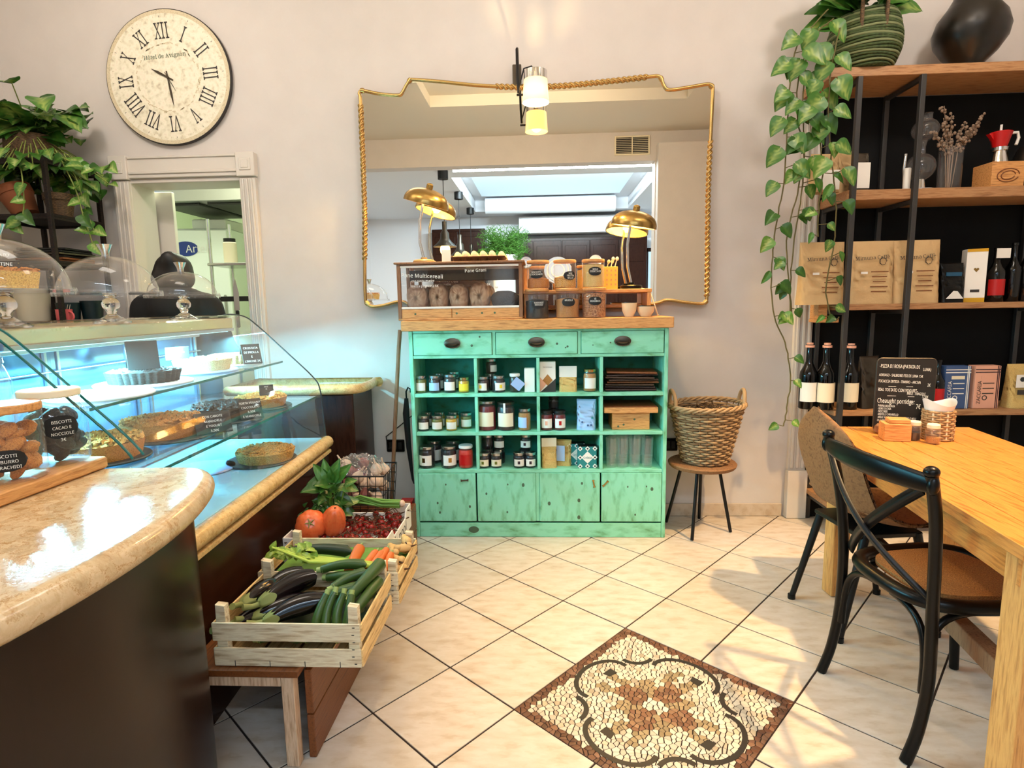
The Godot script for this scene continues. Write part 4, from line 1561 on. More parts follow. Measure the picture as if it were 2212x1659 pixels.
func rack() -> void:
	var t := T("metal_rack", "rusty dark metal rack with plants and trays in the left corner", "rack")
	var x0 := -3.02
	var x1 := -2.65
	var z0 := 0.06
	var z1 := 0.43
	for p in [[x0, z0], [x1, z0], [x0, z1], [x1, z1]]:
		var g := G()
		g.box(Vector3(p[0], 1.075, p[1]), Vector3(0.024, 2.15, 0.024), 0.003)
		put("post", g, "rust", t)
	for y in [0.5, 1.255, 1.6, 1.85, 2.14]:
		var g := G()
		g.box(Vector3((x0 + x1) / 2, y, (z0 + z1) / 2), Vector3(x1 - x0 + 0.02, 0.012, z1 - z0 + 0.02), 0.002)
		for z in [z0, z1]:
			g.box(Vector3((x0 + x1) / 2, y - 0.005, z), Vector3(x1 - x0, 0.03, 0.016), 0.002)
		for x in [x0, x1]:
			g.box(Vector3(x, y - 0.005, (z0 + z1) / 2), Vector3(0.016, 0.03, z1 - z0), 0.002)
		put("shelf", g, "rust", t)
	# the big pothos in a basket on top
	var c := Vector3(-2.86, 2.148, 0.26)
	var p := T("pothos", "bushy variegated pothos in a woven pot on top of the metal rack", "plant", c)
	var g := G()
	g.lathe(Vector3.ZERO, [Vector2(0, 0), Vector2(0.1, 0), Vector2(0.125, 0.08), Vector2(0.12, 0.16), Vector2(0.11, 0.16), Vector2(0, 0.13)], 20)
	put("pot", g, "basketry", p)
	g = G()
	for k in 230:
		var a := r(0, TAU)
		var up := r(-0.5, 1.0)
		var d := Vector3(cos(a), up * 0.9, sin(a)).normalized()
		var len := r(0.1, 0.4) * (0.85 if up > 0.0 else 1.0)
		var base := c + Vector3(0, 0.14, 0)
		var tip := base + Vector3(d.x * len * 1.05, d.y * len * 1.15 - (0.12 if up < 0.1 else 0.0), d.z * len * 0.75)
		tip.x = maxf(tip.x, -3.07)
		tip.z = maxf(tip.z, 0.07)
		g.tube([base - c, (base + tip) / 2 + Vector3(0, 0.04, 0) - c, tip - c], 0.0028, 4)
		var out := Vector3(d.x, r(-0.6, 0.7) if up > 0.2 else r(-1.0, 0.1), absf(d.z) * 0.8 + 0.2)
		if tip.x < -2.98:
			out = Vector3(0.15, out.y, absf(out.z) + 0.5)
		add_leaf(p, tip, out, Vector3(r(-0.2, 0.7), 0.8, r(0.2, 1.0)), r(0.09, 0.155) if up > 0.3 else r(0.06, 0.11), [0, 1, 0, 2, 1][k % 5])
	for st in [[Vector3(-2.62, 2.2, 0.38), Vector3(-2.52, 2.0, 0.4), Vector3(-2.49, 1.85, 0.4), Vector3(-2.47, 1.7, 0.38)], [Vector3(-2.66, 2.2, 0.4), Vector3(-2.45, 2.1, 0.42), Vector3(-2.36, 2.09, 0.42), Vector3(-2.3, 2.1, 0.42)], [Vector3(-2.9, 2.16, 0.47), Vector3(-2.92, 1.98, 0.5), Vector3(-2.98, 1.92, 0.5), Vector3(-3.05, 1.97, 0.48)], [Vector3(-2.75, 2.16, 0.47), Vector3(-2.72, 2.0, 0.5), Vector3(-2.74, 1.85, 0.5), Vector3(-2.8, 1.8, 0.5)], [Vector3(-2.64, 2.2, 0.3), Vector3(-2.58, 2.05, 0.3), Vector3(-2.55, 1.9, 0.3), Vector3(-2.5, 1.78, 0.32)]]:
		var pts := []
		for q in 13:
			var f := q / 12.0 * 3.0
			var i := mini(int(f), 2)
			pts.append(st[i].cubic_interpolate(st[i + 1], st[maxi(i - 1, 0)], st[mini(i + 2, 3)], f - i) - c)
		g.tube(pts, 0.0035, 5)
		for q in range(2, 13, 2):
			add_leaf(p, pts[q] + c, Vector3(r(-0.8, 0.8), r(-1, 0.1), r(0.1, 0.6)), Vector3(r(-0.3, 0.6), 0.5, 1), r(0.055, 0.085), [2, 0, 1][q % 3])
	stuff(put("stems", g, "stem", p))
	# clay pots on the second shelf
	var pots := [[Vector3(-2.9, 1.857, 0.3), "dark terracotta pot tilted under the pothos, left of two", "terracotta", 0.085, 0.16, 24.0], [Vector3(-2.715, 1.857, 0.28), "pale woven bamboo pot on the second shelf of the metal rack", "basketry", 0.075, 0.13, 0.0]]
	for s in pots:
		var o := T("plant_pot", s[1], "pot", s[0])
		g = G()
		g.xf = Transform3D(rot(Vector3(0, 0, 1), s[5]), Vector3(0, 0.02 if s[5] > 1.0 else 0.0, 0))
		var rd: float = s[3]
		var ht: float = s[4]
		g.lathe(Vector3.ZERO, [Vector2(0, 0), Vector2(rd * 0.72, 0), Vector2(rd * 0.95, ht * 0.72), Vector2(rd * 1.02, ht * 0.72), Vector2(rd * 1.02, ht), Vector2(rd * 0.92, ht), Vector2(rd * 0.8, ht * 0.5), Vector2(0, ht * 0.45)], 22)
		put("body", g, s[2], o)
		g = G()
		g.xf = Transform3D(rot(Vector3(0, 0, 1), s[5]), Vector3(0, 0.02 if s[5] > 1.0 else 0.0, 0))
		g.cyl(Vector3(0, ht * 0.7, 0), rd * 0.86, 0.01, 18)
		put("soil", g, "choc", o)
	# black trays, chopping boards
	for k in 6:
		g = G()
		g.box(Vector3.ZERO, Vector3(0.3 - 0.02 * (k % 3), 0.012, 0.24), 0.004)
		var names := ["lowest of the flat trays stacked on the metal rack", "second flat tray from the bottom of the stack on the rack", "third flat tray from the bottom of the stack on the rack", "third flat tray from the top of the stack on the rack", "second flat tray from the top of the stack on the rack", "uppermost of the flat black trays stacked on the metal rack"]
		var o := tag(put("tray", g, "plank_brown" if k < 2 else ("black" if k != 3 else "pewter")), names[k], "tray", "trays stacked on the metal rack") as Node3D
		o.transform = Transform3D(Basis(Vector3.UP, 0.12 * (k % 3) - 0.1), Vector3(-2.81 + 0.01 * (k % 2), 1.613 + 0.0135 * k, 0.25))
	# bottom shelf: cream pot, two dark pots, pink cup of toothpicks
	var o := T("cream_pot", "cream enamel pot on the lowest visible shelf of the metal rack", "pot", Vector3(-2.93, 1.262, 0.3))
	g = G()
	g.lathe(Vector3.ZERO, [Vector2(0, 0), Vector2(0.06, 0), Vector2(0.075, 0.02), Vector2(0.085, 0.17), Vector2(0.09, 0.175), Vector2(0.082, 0.176), Vector2(0.07, 0.03), Vector2(0, 0.02)], 22)
	put("body", g, "cream", o)
	for s in [["black pot between the cream pot and the pink cup on the rack", Vector3(-2.77, 1.262, 0.24), 0.062, 0.12], ["dark teal pot behind the pink cup on the metal rack", Vector3(-2.69, 1.262, 0.16), 0.06, 0.13]]:
		o = T("dark_pot", s[0], "pot", s[1])
		g = G()
		var rd: float = s[2]
		g.lathe(Vector3.ZERO, [Vector2(0, 0), Vector2(rd * 0.8, 0), Vector2(rd, s[3]), Vector2(rd * 0.94, s[3]), Vector2(rd * 0.7, 0.03), Vector2(0, 0.02)], 20)
		put("body", g, "teal_dark", o)
	o = T("pink_cup", "pink cup holding toothpicks on the metal rack", "cup", Vector3(-2.69, 1.262, 0.37))
	g = G()
	g.lathe(Vector3.ZERO, [Vector2(0, 0), Vector2(0.032, 0), Vector2(0.038, 0.008), Vector2(0.04, 0.082), Vector2(0.036, 0.082), Vector2(0.034, 0.012), Vector2(0, 0.01)], 20)
	put("body", g, "pink_mug", o)
	g = G()
	var hp := []
	for k in 9:
		var a := lerpf(-PI / 2, PI / 2, k / 8.0)
		hp.append(Vector3(0.037 + 0.026 * cos(a), 0.042 + 0.026 * sin(a), 0.01))
	g.tube(hp, 0.0055, 8)
	put("handle", g, "pink_mug", o)
	for k in 6:
		g = G()
		g.tube([Vector3(-2.69 + r(-0.015, 0.015), 1.276, 0.37 + r(-0.015, 0.015)), Vector3(-2.69 + r(-0.034, 0.034), 1.37, 0.37 + r(-0.03, 0.03))], 0.0012, 5)
		tag(put("toothpick", g, "cream"), "pale toothpick standing in the pink cup", "toothpick", "toothpicks in the pink cup")


# slatted crate; parts post, slat, bottom_board
func wood_crate(label: String, at: Vector3, w: float, d: float, h: float, post_h: float, gap: float) -> Node3D:
	var t := T("vegetable_crate", label, "crate", at)
	var hw := w / 2
	var hd := d / 2
	for sx in [-1.0, 1.0]:
		for sz in [-1.0, 1.0]:
			var g := G()
			g.xf = Transform3D(Basis.IDENTITY, Vector3(sx * (hw - 0.022), 0, sz * (hd - 0.022)))
			var ps := PackedVector2Array([Vector2(-0.017, 0), Vector2(0.017, 0), Vector2(0.015, post_h), Vector2(-0.013, post_h + 0.004)])
			g.slab(ps, -0.012, 0.012, 0.002)
			put("post", g, "crate_wood", t)
	for sz in [-1.0, 1.0]:
		for k in 2:
			var g := G()
			var sh: float = (h - gap) / 2
			g.box(Vector3(0, sh / 2 + k * (sh + gap), sz * (hd - 0.004)), Vector3(w, sh, 0.007), 0.0015)
			put("slat", g, "crate_wood", t)
	for sx in [-1.0, 1.0]:
		for k in 2:
			var g := G()
			var sh: float = (h - gap) / 2 - 0.004
			g.box(Vector3(sx * (hw + 0.001), sh / 2 + k * (sh + gap + 0.004), 0), Vector3(0.007, sh, d - 0.012), 0.0015)
			put("slat", g, "crate_side", t)
	for k in 4:
		var g := G()
		g.box(Vector3(-hw + (k + 0.5) * w / 4, 0.003, 0), Vector3(w / 4 - 0.012, 0.006, d - 0.02), 0.001)
		put("bottom_board", g, "crate_side", t)
	for k in 4:
		var g := G()
		g.box(Vector3(-hw + (k + 0.6) * w / 4.2, 0.009, hd + 0.0003), Vector3(0.0016, 0.018, 0.0012))
		put("staple", g, "iron", t)
	for k in 6:
		var g := G()
		g.box(Vector3(hw - 0.02 + r(-0.004, 0.004), 0.012 + k * h / 6.0, hd + 0.0003), Vector3(0.007, 0.0022, 0.0012))
		put("staple", g, "iron", t)
	return t


func lay_at(t: Node3D, at: Vector3, to: Vector3, roll := 0.0) -> void:
	var y := (to - at).normalized()
	var x := Vector3.UP.cross(y).normalized() if absf(y.y) < 0.95 else Vector3.RIGHT
	t.transform = Transform3D(Basis(x, y, x.cross(y)).rotated(y, roll), at)


func aubergine(label: String, stalk: Vector3, tip: Vector3, rad: float) -> void:
	var t := T("aubergine", label, "aubergine", Vector3.ZERO, 0.0, "aubergines in the front crate")
	lay_at(t, stalk, tip, r(0, 2))
	var l := stalk.distance_to(tip)
	var g := G()
	var pts := []
	var rs := []
	for k in 15:
		var f := k / 14.0
		pts.append(Vector3(0.012 * sin(f * PI), f * l, 0))
		rs.append(maxf(0.0008, rad * pow(sin(PI * clampf(f * 0.9 + 0.09, 0, 1) * (0.92 if f < 0.98 else 1.0)), 0.6) * (0.72 + 0.34 * f) * (1.0 if f < 0.93 else sqrt(maxf(0.0, 1.0 - pow((f - 0.93) / 0.07, 2))))))
	g.tube(pts, rs, 16)
	put("body", g, "aubergine", t)
	g = G()
	g.surf(30, 4, func(u: float, v: float):
		var spread: float = rad * lerpf(0.25, 0.74, v)
		var tooth: float = (0.022 * absf(sin(u * PI * 5.0))) * v
		return Vector3(sin(u * TAU) * spread, -0.012 + 0.03 * v * v + tooth * 0.8, cos(u * TAU) * spread))
	g.tube([Vector3(0, -0.005, 0), Vector3(0.004, -0.03, 0.004), Vector3(0.014, -0.055, 0.0)], [0.009, 0.008, 0.01], 8)
	put("calyx", g, "calyx", t)


func courgette(called: String, label: String, a: Vector3, b: Vector3, rad: float, m: String, group: String) -> void:
	var t := T(called, label, called, Vector3.ZERO, 0.0, group)
	lay_at(t, a, b, r(0, 3))
	var l := a.distance_to(b)
	var g := G()
	var pts := []
	var rs := []
	for k in 12:
		var f := k / 11.0
		pts.append(Vector3(0.01 * sin(f * PI), f * l, 0))
		rs.append(rad * (0.72 + 0.3 * f) * (1.0 if f < 0.9 else sqrt(maxf(0.01, 1.0 - pow((f - 0.9) / 0.105, 2)))))
	g.tube(pts, rs, 12)
	put("body", g, m, t)
	g = G()
	g.tube([Vector3(0, -0.016, 0), Vector3(0, -0.006, 0), Vector3(0, 0.006, 0)], [rad * 0.55, rad * 0.5, rad * 0.74], 10)
	put("stem_end", g, "zucchini_end", t)


func crates() -> void:
	# bench along the case
	var t := T("display_bench", "low bench under the vegetable crates, white front frame and brown plank side", "bench")
	var g := G()
	g.box(Vector3(-0.87, 0.295, 1.33), Vector3(0.34, 0.022, 1.44), 0.003)
	put("top", g, "plank_brown", t)
	for k in 2:
		g = G()
		g.box(Vector3(-0.69, 0.071 + 0.142 * k, 1.295), Vector3(0.022, 0.139, 1.43), 0.003)
		put("side_plank", g, "plank_brown", t)
	for x in [-0.735, -1.02]:
		g = G()
		g.box(Vector3(x, 0.142, 2.03), Vector3(0.038, 0.284, 0.032), 0.003)
		put("leg", g, "white_post", t)
	g = G()
	g.box(Vector3(-0.8775, 0.268, 2.03), Vector3(0.247, 0.03, 0.03), 0.003)
	put("front_rail", g, "white_post", t)
	for x in [-0.735, -0.985]:
		g = G()
		g.box(Vector3(x, 0.142, 0.62), Vector3(0.036, 0.284, 0.03), 0.003)
		put("leg", g, "white_post", t)
	# front crate: aubergines and courgettes
	wood_crate("slatted wooden crate of aubergines and courgettes, nearest the camera", Vector3(-0.735, 0.308, 1.868), 0.43, 0.33, 0.132, 0.178, 0.022)
	var y := 0.4
	var au := [
		["small aubergine with its calyx facing out, at the left end of the crate", Vector3(-0.905, y + 0.045, 1.93), Vector3(-0.87, y + 0.03, 1.79), 0.036],
		["glossy aubergine lying on top from its calyx at left to the crate's back", Vector3(-0.845, y + 0.05, 1.935), Vector3(-0.73, y + 0.07, 1.8), 0.04],
		["aubergine at the front of the crate with a pale stalk scar", Vector3(-0.81, y + 0.02, 1.985), Vector3(-0.66, y + 0.045, 1.905), 0.036],
		["aubergine half hidden under the one lying on top", Vector3(-0.86, y + 0.015, 1.955), Vector3(-0.72, y + 0.025, 1.87), 0.034],
		["dark aubergine against the crate's back board, left of centre", Vector3(-0.9, y + 0.02, 1.83), Vector3(-0.79, y + 0.055, 1.745), 0.036],
		["aubergine low beside the counter at the crate's left front", Vector3(-0.92, y + 0.0, 1.985), Vector3(-0.82, y + 0.0, 1.88), 0.033],
	]
	for a in au:
		aubergine(a[0], a[1], a[2], a[3])
	var zu := [
		["courgette lying along the back board of the front crate", Vector3(-0.72, y + 0.035, 1.74), Vector3(-0.57, y + 0.04, 1.75), 0.019],
		["pale courgette above the one along the back board", Vector3(-0.74, y + 0.06, 1.735), Vector3(-0.59, y + 0.075, 1.73), 0.018],
		["thick courgette leaning on the crate's right side slat", Vector3(-0.6, y + 0.04, 1.88), Vector3(-0.53, y + 0.095, 1.74), 0.022],
		["courgette below the thick one at the crate's right side", Vector3(-0.57, y + 0.015, 1.92), Vector3(-0.535, y + 0.045, 1.77), 0.02],
		["short courgette standing end up, leftmost of the row at the front", Vector3(-0.652, y + 0.072, 1.925), Vector3(-0.672, y - 0.02, 1.985), 0.0155],
		["short courgette standing end up, second from left at the front", Vector3(-0.628, y + 0.077, 1.92), Vector3(-0.637, y - 0.015, 1.985), 0.0155],
		["short courgette standing end up, third from left at the front", Vector3(-0.602, y + 0.072, 1.92), Vector3(-0.606, y - 0.015, 1.98), 0.015],
		["short courgette standing end up, next to the front corner post", Vector3(-0.577, y + 0.07, 1.925), Vector3(-0.577, y - 0.015, 1.985), 0.0155],
		["courgette lying flat across the middle of the front crate", Vector3(-0.69, y + 0.02, 1.86), Vector3(-0.56, y + 0.045, 1.82), 0.02],
		["courgette crossing over the middle one towards the back", Vector3(-0.67, y + 0.045, 1.83), Vector3(-0.575, y + 0.07, 1.77), 0.018],
		["courgette seen through the slot of the crate's front, left one", Vector3(-0.83, 0.372, 2.0), Vector3(-0.7, 0.375, 2.0), 0.017],
		["courgette seen through the slot of the crate's front, right one", Vector3(-0.7, 0.365, 1.985), Vector3(-0.57, 0.378, 1.995), 0.017],
		["courgette seen through the front slot next to the corner post", Vector3(-0.6, 0.37, 1.98), Vector3(-0.56, 0.41, 1.87), 0.017],
	]
	for a in zu:
		courgette("courgette", a[0], a[1], a[2], a[3], "zucchini", "courgettes in the front crate")
	g = G()
	g.surf(12, 8, func(u: float, v: float): return Vector3(lerpf(-0.93, -0.54, u), 0.372 + 0.012 * sin(u * 9.0) * sin(v * 7.0), lerpf(1.72, 1.99, v)))
	stuff(tag(put("lower_vegetables", g, "cucumber"), "dark green vegetables filling the bottom of the front crate", "vegetables"))
	# second crate: celery, carrots, cucumber, roots
	wood_crate("slatted wooden crate of celery, carrots and roots behind the front crate", Vector3(-0.745, 0.308, 1.53), 0.49, 0.3, 0.115, 0.15, 0.02)
	y = 0.41
	courgette("cucumber", "long dark green cucumber lying behind the celery", Vector3(-0.93, y + 0.035, 1.56), Vector3(-0.7, y + 0.03, 1.55), 0.022, "cucumber", "")
	t = T("celery", "pale green celery stalk with leafy yellow green top lying in the crate", "celery", Vector3(-0.9, y + 0.035, 1.64))
	for k in 5:
		g = G()
		var o := Vector3(0, 0.004 * k, 0.012 * (k - 2))
		g.tube([o + Vector3(0.34, -0.018, 0.01), o + Vector3(0.22, -0.004, 0.012), o + Vector3(0.1, 0.004, 0.006 * k), o + Vector3(-0.03, 0.03 + 0.006 * k, 0.01 * (k - 2))], [0.012, 0.011, 0.008, 0.004], 8, false, 0.6)
		put("stalk", g, "celery", t)
	for k in 44:
		add_leaf(t, t.position + Vector3(r(-0.06, 0.1), r(0.0, 0.05), r(-0.03, 0.03)), Vector3(r(-1, 0.5), r(-0.1, 0.8), r(-0.5, 0.9)), Vector3(r(-0.3, 0.3), 1, r(0, 1)), r(0.018, 0.036), 4)
	var ca := [
		["thick orange carrot standing highest behind the celery", Vector3(-0.66, y + 0.06, 1.565), Vector3(-0.7, y - 0.03, 1.66), 0.021],
		["orange carrot right of the thickest one", Vector3(-0.6, y + 0.045, 1.575), Vector3(-0.66, y - 0.02, 1.655), 0.015],
		["orange carrot in the middle of the carrots", Vector3(-0.575, y + 0.045, 1.58), Vector3(-0.63, y - 0.02, 1.66), 0.015],
		["slim orange carrot, second from right of the carrots", Vector3(-0.565, y + 0.05, 1.565), Vector3(-0.6, y - 0.01, 1.66), 0.014],
		["reddish carrot farthest right beside the corner post", Vector3(-0.545, y + 0.04, 1.58), Vector3(-0.565, y - 0.02, 1.665), 0.014],
	]
	for s in ca:
		var o := T("carrot", s[0], "carrot", Vector3.ZERO, 0.0, "carrots in the second crate")
		lay_at(o, s[1], s[2])
		var l: float = s[1].distance_to(s[2])
		g = G()
		var rd: float = s[3]
		g.tube([Vector3(0, -0.004, 0), Vector3(0, 0, 0), Vector3(0, 0.012, 0), Vector3(0, l * 0.5, 0), Vector3(0, l * 0.9, 0), Vector3(0, l, 0)], [rd * 0.3, rd * 0.75, rd, rd * 0.86, rd * 0.55, rd * 0.2], 12)
		put("body", g, "carrot", o)
		g = G()
		g.tube([Vector3(0, -0.012, 0), Vector3(0, 0.0, 0)], [0.003, rd * 0.4], 8)
		put("crown", g, "zucchini_end", o)
	var rp := [Vector3(-0.53, 0.405, 1.44), Vector3(-0.525, 0.43, 1.49), Vector3(-0.54, 0.4, 1.53), Vector3(-0.53, 0.42, 1.57), Vector3(-0.57, 0.41, 1.45), Vector3(-0.52, 0.4, 1.6), Vector3(-0.56, 0.42, 1.5), Vector3(-0.525, 0.44, 1.445)]
	for k in rp.size():
		var o := T("knobbly_root", "knobbly pale brown root at the right end of the celery crate", "root vegetable", rp[k], r(0, 3), "knobbly roots in the second crate")
		g = G()
		g.ball(Vector3.ZERO, Vector3(0.017, 0.015, 0.032), 10, 7)
		g.ball(Vector3(0.008, 0.006, 0.018), Vector3(0.014, 0.012, 0.017), 9, 6)
		g.ball(Vector3(-0.007, 0.006, -0.02), Vector3(0.012, 0.011, 0.016), 9, 6)
		put("body", g, "root", o)
		g = G()
		g.tube([Vector3(0, 0.004, 0.03), Vector3(0.003, 0.008, 0.05)], [0.004, 0.0015], 6)
		put("shoot", g, "dry_stem", o)
	g = G()
	g.surf(10, 6, func(u: float, v: float): return Vector3(lerpf(-0.96, -0.52, u), 0.392 + 0.008 * sin(u * 11.0) * sin(v * 6.0), lerpf(1.4, 1.66, v)))
	stuff(tag(put("lower_greens", g, "leek"), "green vegetables under the celery and carrots", "vegetables"))
	tomato_crate()
	garlic_basket()


func tomato_crate() -> void:
	var t := T("tomato_box", "white cardboard tray of cherry tomatoes with a red print on its corner", "crate", Vector3(-0.83, 0.307, 1.165))
	var g := G()
	g.box(Vector3(0, 0.003, 0), Vector3(0.42, 0.006, 0.41))
	put("bottom", g, "paper", t)
	for sx in [-1.0, 1.0]:
		g = G()
		g.slab(PackedVector2Array([Vector2(-0.205, 0), Vector2(0.205, 0), Vector2(0.205, 0.11), Vector2(0.12, 0.11), Vector2(0.1, 0.075), Vector2(-0.1, 0.075), Vector2(-0.12, 0.11), Vector2(-0.205, 0.11)]), -0.003, 0.003, 0.001)
		var o := put("side", g, "paper", t)
		o.transform = Transform3D(Basis(Vector3.UP, PI / 2), Vector3(sx * 0.21, 0, 0))
		if sx > 0:
			words("fa pool", 0.05, Vector3(0.0, 0.04, 0.0036), Basis.IDENTITY, "ink", o, "lettering", true, 1)
	for sz in [-1.0, 1.0]:
		g = G()
		g.slab(PackedVector2Array([Vector2(-0.21, 0), Vector2(0.21, 0), Vector2(0.21, 0.11), Vector2(0.12, 0.11), Vector2(0.11, 0.065), Vector2(-0.11, 0.065), Vector2(-0.12, 0.11), Vector2(-0.21, 0.11)]), -0.003, 0.003, 0.001)
		var o := put("side", g, "paper", t)
		o.position = Vector3(0, 0, sz * 0.205)
		if sz > 0:
			g = G()
			g.box(Vector3(0.165, 0.06, 0.0036), Vector3(0.038, 0.07, 0.0008))
			var rp := put("red_print", g, "red", o)
			g = G()
			g.lathe(Vector3.ZERO, [Vector2(0.009, 0), Vector2(0.013, 0.0004), Vector2(0.0125, 0.0006)], 18)
			var ring := put("ring_mark", g, "paper", rp)
			ring.transform = Transform3D(rot(Vector3.RIGHT, 90), Vector3(0.165, 0.045, 0.0042))
	# cherry tomatoes on their trusses
	g = G()
	var first: Node3D
	for k in 210:
		var p := Vector3(-0.83 + r(-0.19, 0.19), 0.35 + r(0.0, 0.032), 1.165 + r(-0.185, 0.185))
		if k == 0:
			first = T("cherry_tomato", "small dark red cherry tomato in the cardboard tray", "tomato", p, 0.0, "cherry tomatoes in the cardboard tray")
			first.set_meta("base", "cherry_tomato")
			var b := G()
			b.ball(Vector3.ZERO, Vector3(0.0135, 0.0125, 0.0135), 12, 8)
			put("body", b, "cherry", first)
			b = G()
			for q in 5:
				var a := TAU * q / 5
				b.tube([Vector3(0, 0.012, 0), Vector3(cos(a) * 0.006, 0.0135, sin(a) * 0.006), Vector3(cos(a) * 0.011, 0.0115, sin(a) * 0.011)], [0.0014, 0.0012, 0.0005], 4)
			put("calyx", b, "dry_stem", first)
		else:
			dup(first, p, Basis.from_euler(Vector3(r(-1.2, 1.2), r(0, 6), r(-1.2, 1.2))).scaled(Vector3.ONE * r(0.85, 1.15)))
		if k % 2 == 0:
			var q := p + Vector3(r(-0.05, 0.05), 0.02, r(-0.04, 0.04))
			g.tube([p - Vector3(0, 0.005, 0), p + Vector3(0, 0.016, 0), q + Vector3(0, 0.008, 0), q + Vector3(r(-0.05, 0.05), r(-0.01, 0.012), r(-0.04, 0.04))], [0.0012, 0.0018, 0.0022, 0.001], 4)
	stuff(tag(put("tomato_trusses", g, "dry_stem"), "dry brown trusses lying over the cherry tomatoes", "stems"))
	# two big ribbed tomatoes
	var spec := [["big round pale red tomato at the left of the cardboard tray", Vector3(-0.965, 0.432, 1.27), 0.066, Vector3(0.3, 0.5, 0.9)], ["ribbed pear shaped tomato leaning right beside the big round one", Vector3(-0.88, 0.44, 1.24), 0.06, Vector3(0.25, 0.95, 0.3)]]
	for k in 2:
		var s: Array = spec[k]
		var o := T("beef_tomato", s[0], "tomato", s[1], 0.0, "big tomatoes on the cardboard tray")
		var up: Vector3 = s[3].normalized()
		var x := up.cross(Vector3.BACK).normalized()
		o.basis = Basis(x, up, x.cross(up))
		var rd: float = s[2]
		g = G()
		g.surf(48, 18, func(u: float, v: float):
			var a := u * TAU
			var ph := PI * v
			var rib: float = 1.0 - (0.055 if k == 0 else 0.11) * pow(absf(sin(a * 4.0)), 6.0) * sin(ph)
			var pear: float = 1.0 - (0.05 if k == 0 else 0.28) * (1.0 + cos(ph)) / 2.0
			return Vector3(sin(ph) * sin(a) * rd * rib * pear, cos(ph) * rd * (0.9 if k == 0 else 1.22) - 0.008 * exp(-sin(ph) * 6.0) * signf(cos(ph)), sin(ph) * cos(a) * rd * rib * pear))
		put("body", g, "tomato", o)
		g = G()
		for q in 5:
			var a := TAU * q / 5
			g.tube([Vector3(0, rd * 0.86, 0), Vector3(cos(a) * 0.012, rd * 0.92, sin(a) * 0.012), Vector3(cos(a) * 0.022, rd * 0.88, sin(a) * 0.022)], [0.003, 0.0025, 0.0008], 5)
		if k == 0:
			put("calyx", g, "calyx", o)
	# basil, parsley, leeks
	var b := T("basil", "large leaved green basil plant standing behind the big tomatoes", "herb", Vector3(-0.935, 0.32, 1.1))
	var st := G()
	for k in 30:
		var a := r(0, TAU)
		var hh := r(0.1, 0.25)
		var p := b.position + Vector3(cos(a) * r(0.0, 0.07), hh, sin(a) * r(0.0, 0.06))
		st.tube([Vector3(0, 0, 0), (p - b.position) * 0.6, p - b.position], 0.0025, 5)
		add_leaf(b, p, Vector3(cos(a), r(-0.2, 0.6), sin(a) * 0.7 + 0.2), Vector3(0.1, 0.9, 0.7), r(0.05, 0.075), 1 if k % 3 else 0)
	for k in 4:
		add_leaf(b, b.position + Vector3(0.01 * k - 0.01, 0.25, 0.0), Vector3(0.6 * (k - 1.5), 1.0, 0.15), Vector3(0, 0.3, 1), 0.1, 3)
	stuff(put("stems", st, "leek", b))
	b = T("parsley", "dark green curly parsley bunch left of the basil", "herb", Vector3(-1.0, 0.34, 1.14))
	for k in 110:
		add_leaf(b, b.position + Vector3(r(-0.05, 0.06), r(0.05, 0.13), r(-0.05, 0.06)), Vector3(r(-1, 1), r(-0.2, 1), r(-1, 1)), Vector3(0, 1, 0.6), r(0.014, 0.026), 1)
	b = T("leek_bunch", "bunch of slim green leeks lying across the back of the tomato tray", "leeks", Vector3(-0.83, 0.425, 1.02))
	for k in 12:
		g = G()
		var o := Vector3(0, 0.007 * (k % 4), 0.012 * (k / 4) - 0.01)
		g.tube([o + Vector3(-0.08, 0.01, 0.02), o + Vector3(0.0, 0.008 + 0.002 * k, r(-0.01, 0.01)), o + Vector3(0.1, 0.004, r(-0.01, 0.01)), o + Vector3(0.18, 0.0, 0.0)], [0.002, 0.005, 0.006, 0.0065], 7)
		put("stalk", g, "leek", b)
	g = G()
	g.ball(Vector3(0.188, 0.012, 0.0), Vector3(0.014, 0.016, 0.018), 10, 7)
	put("white_end", g, "garlic", b)


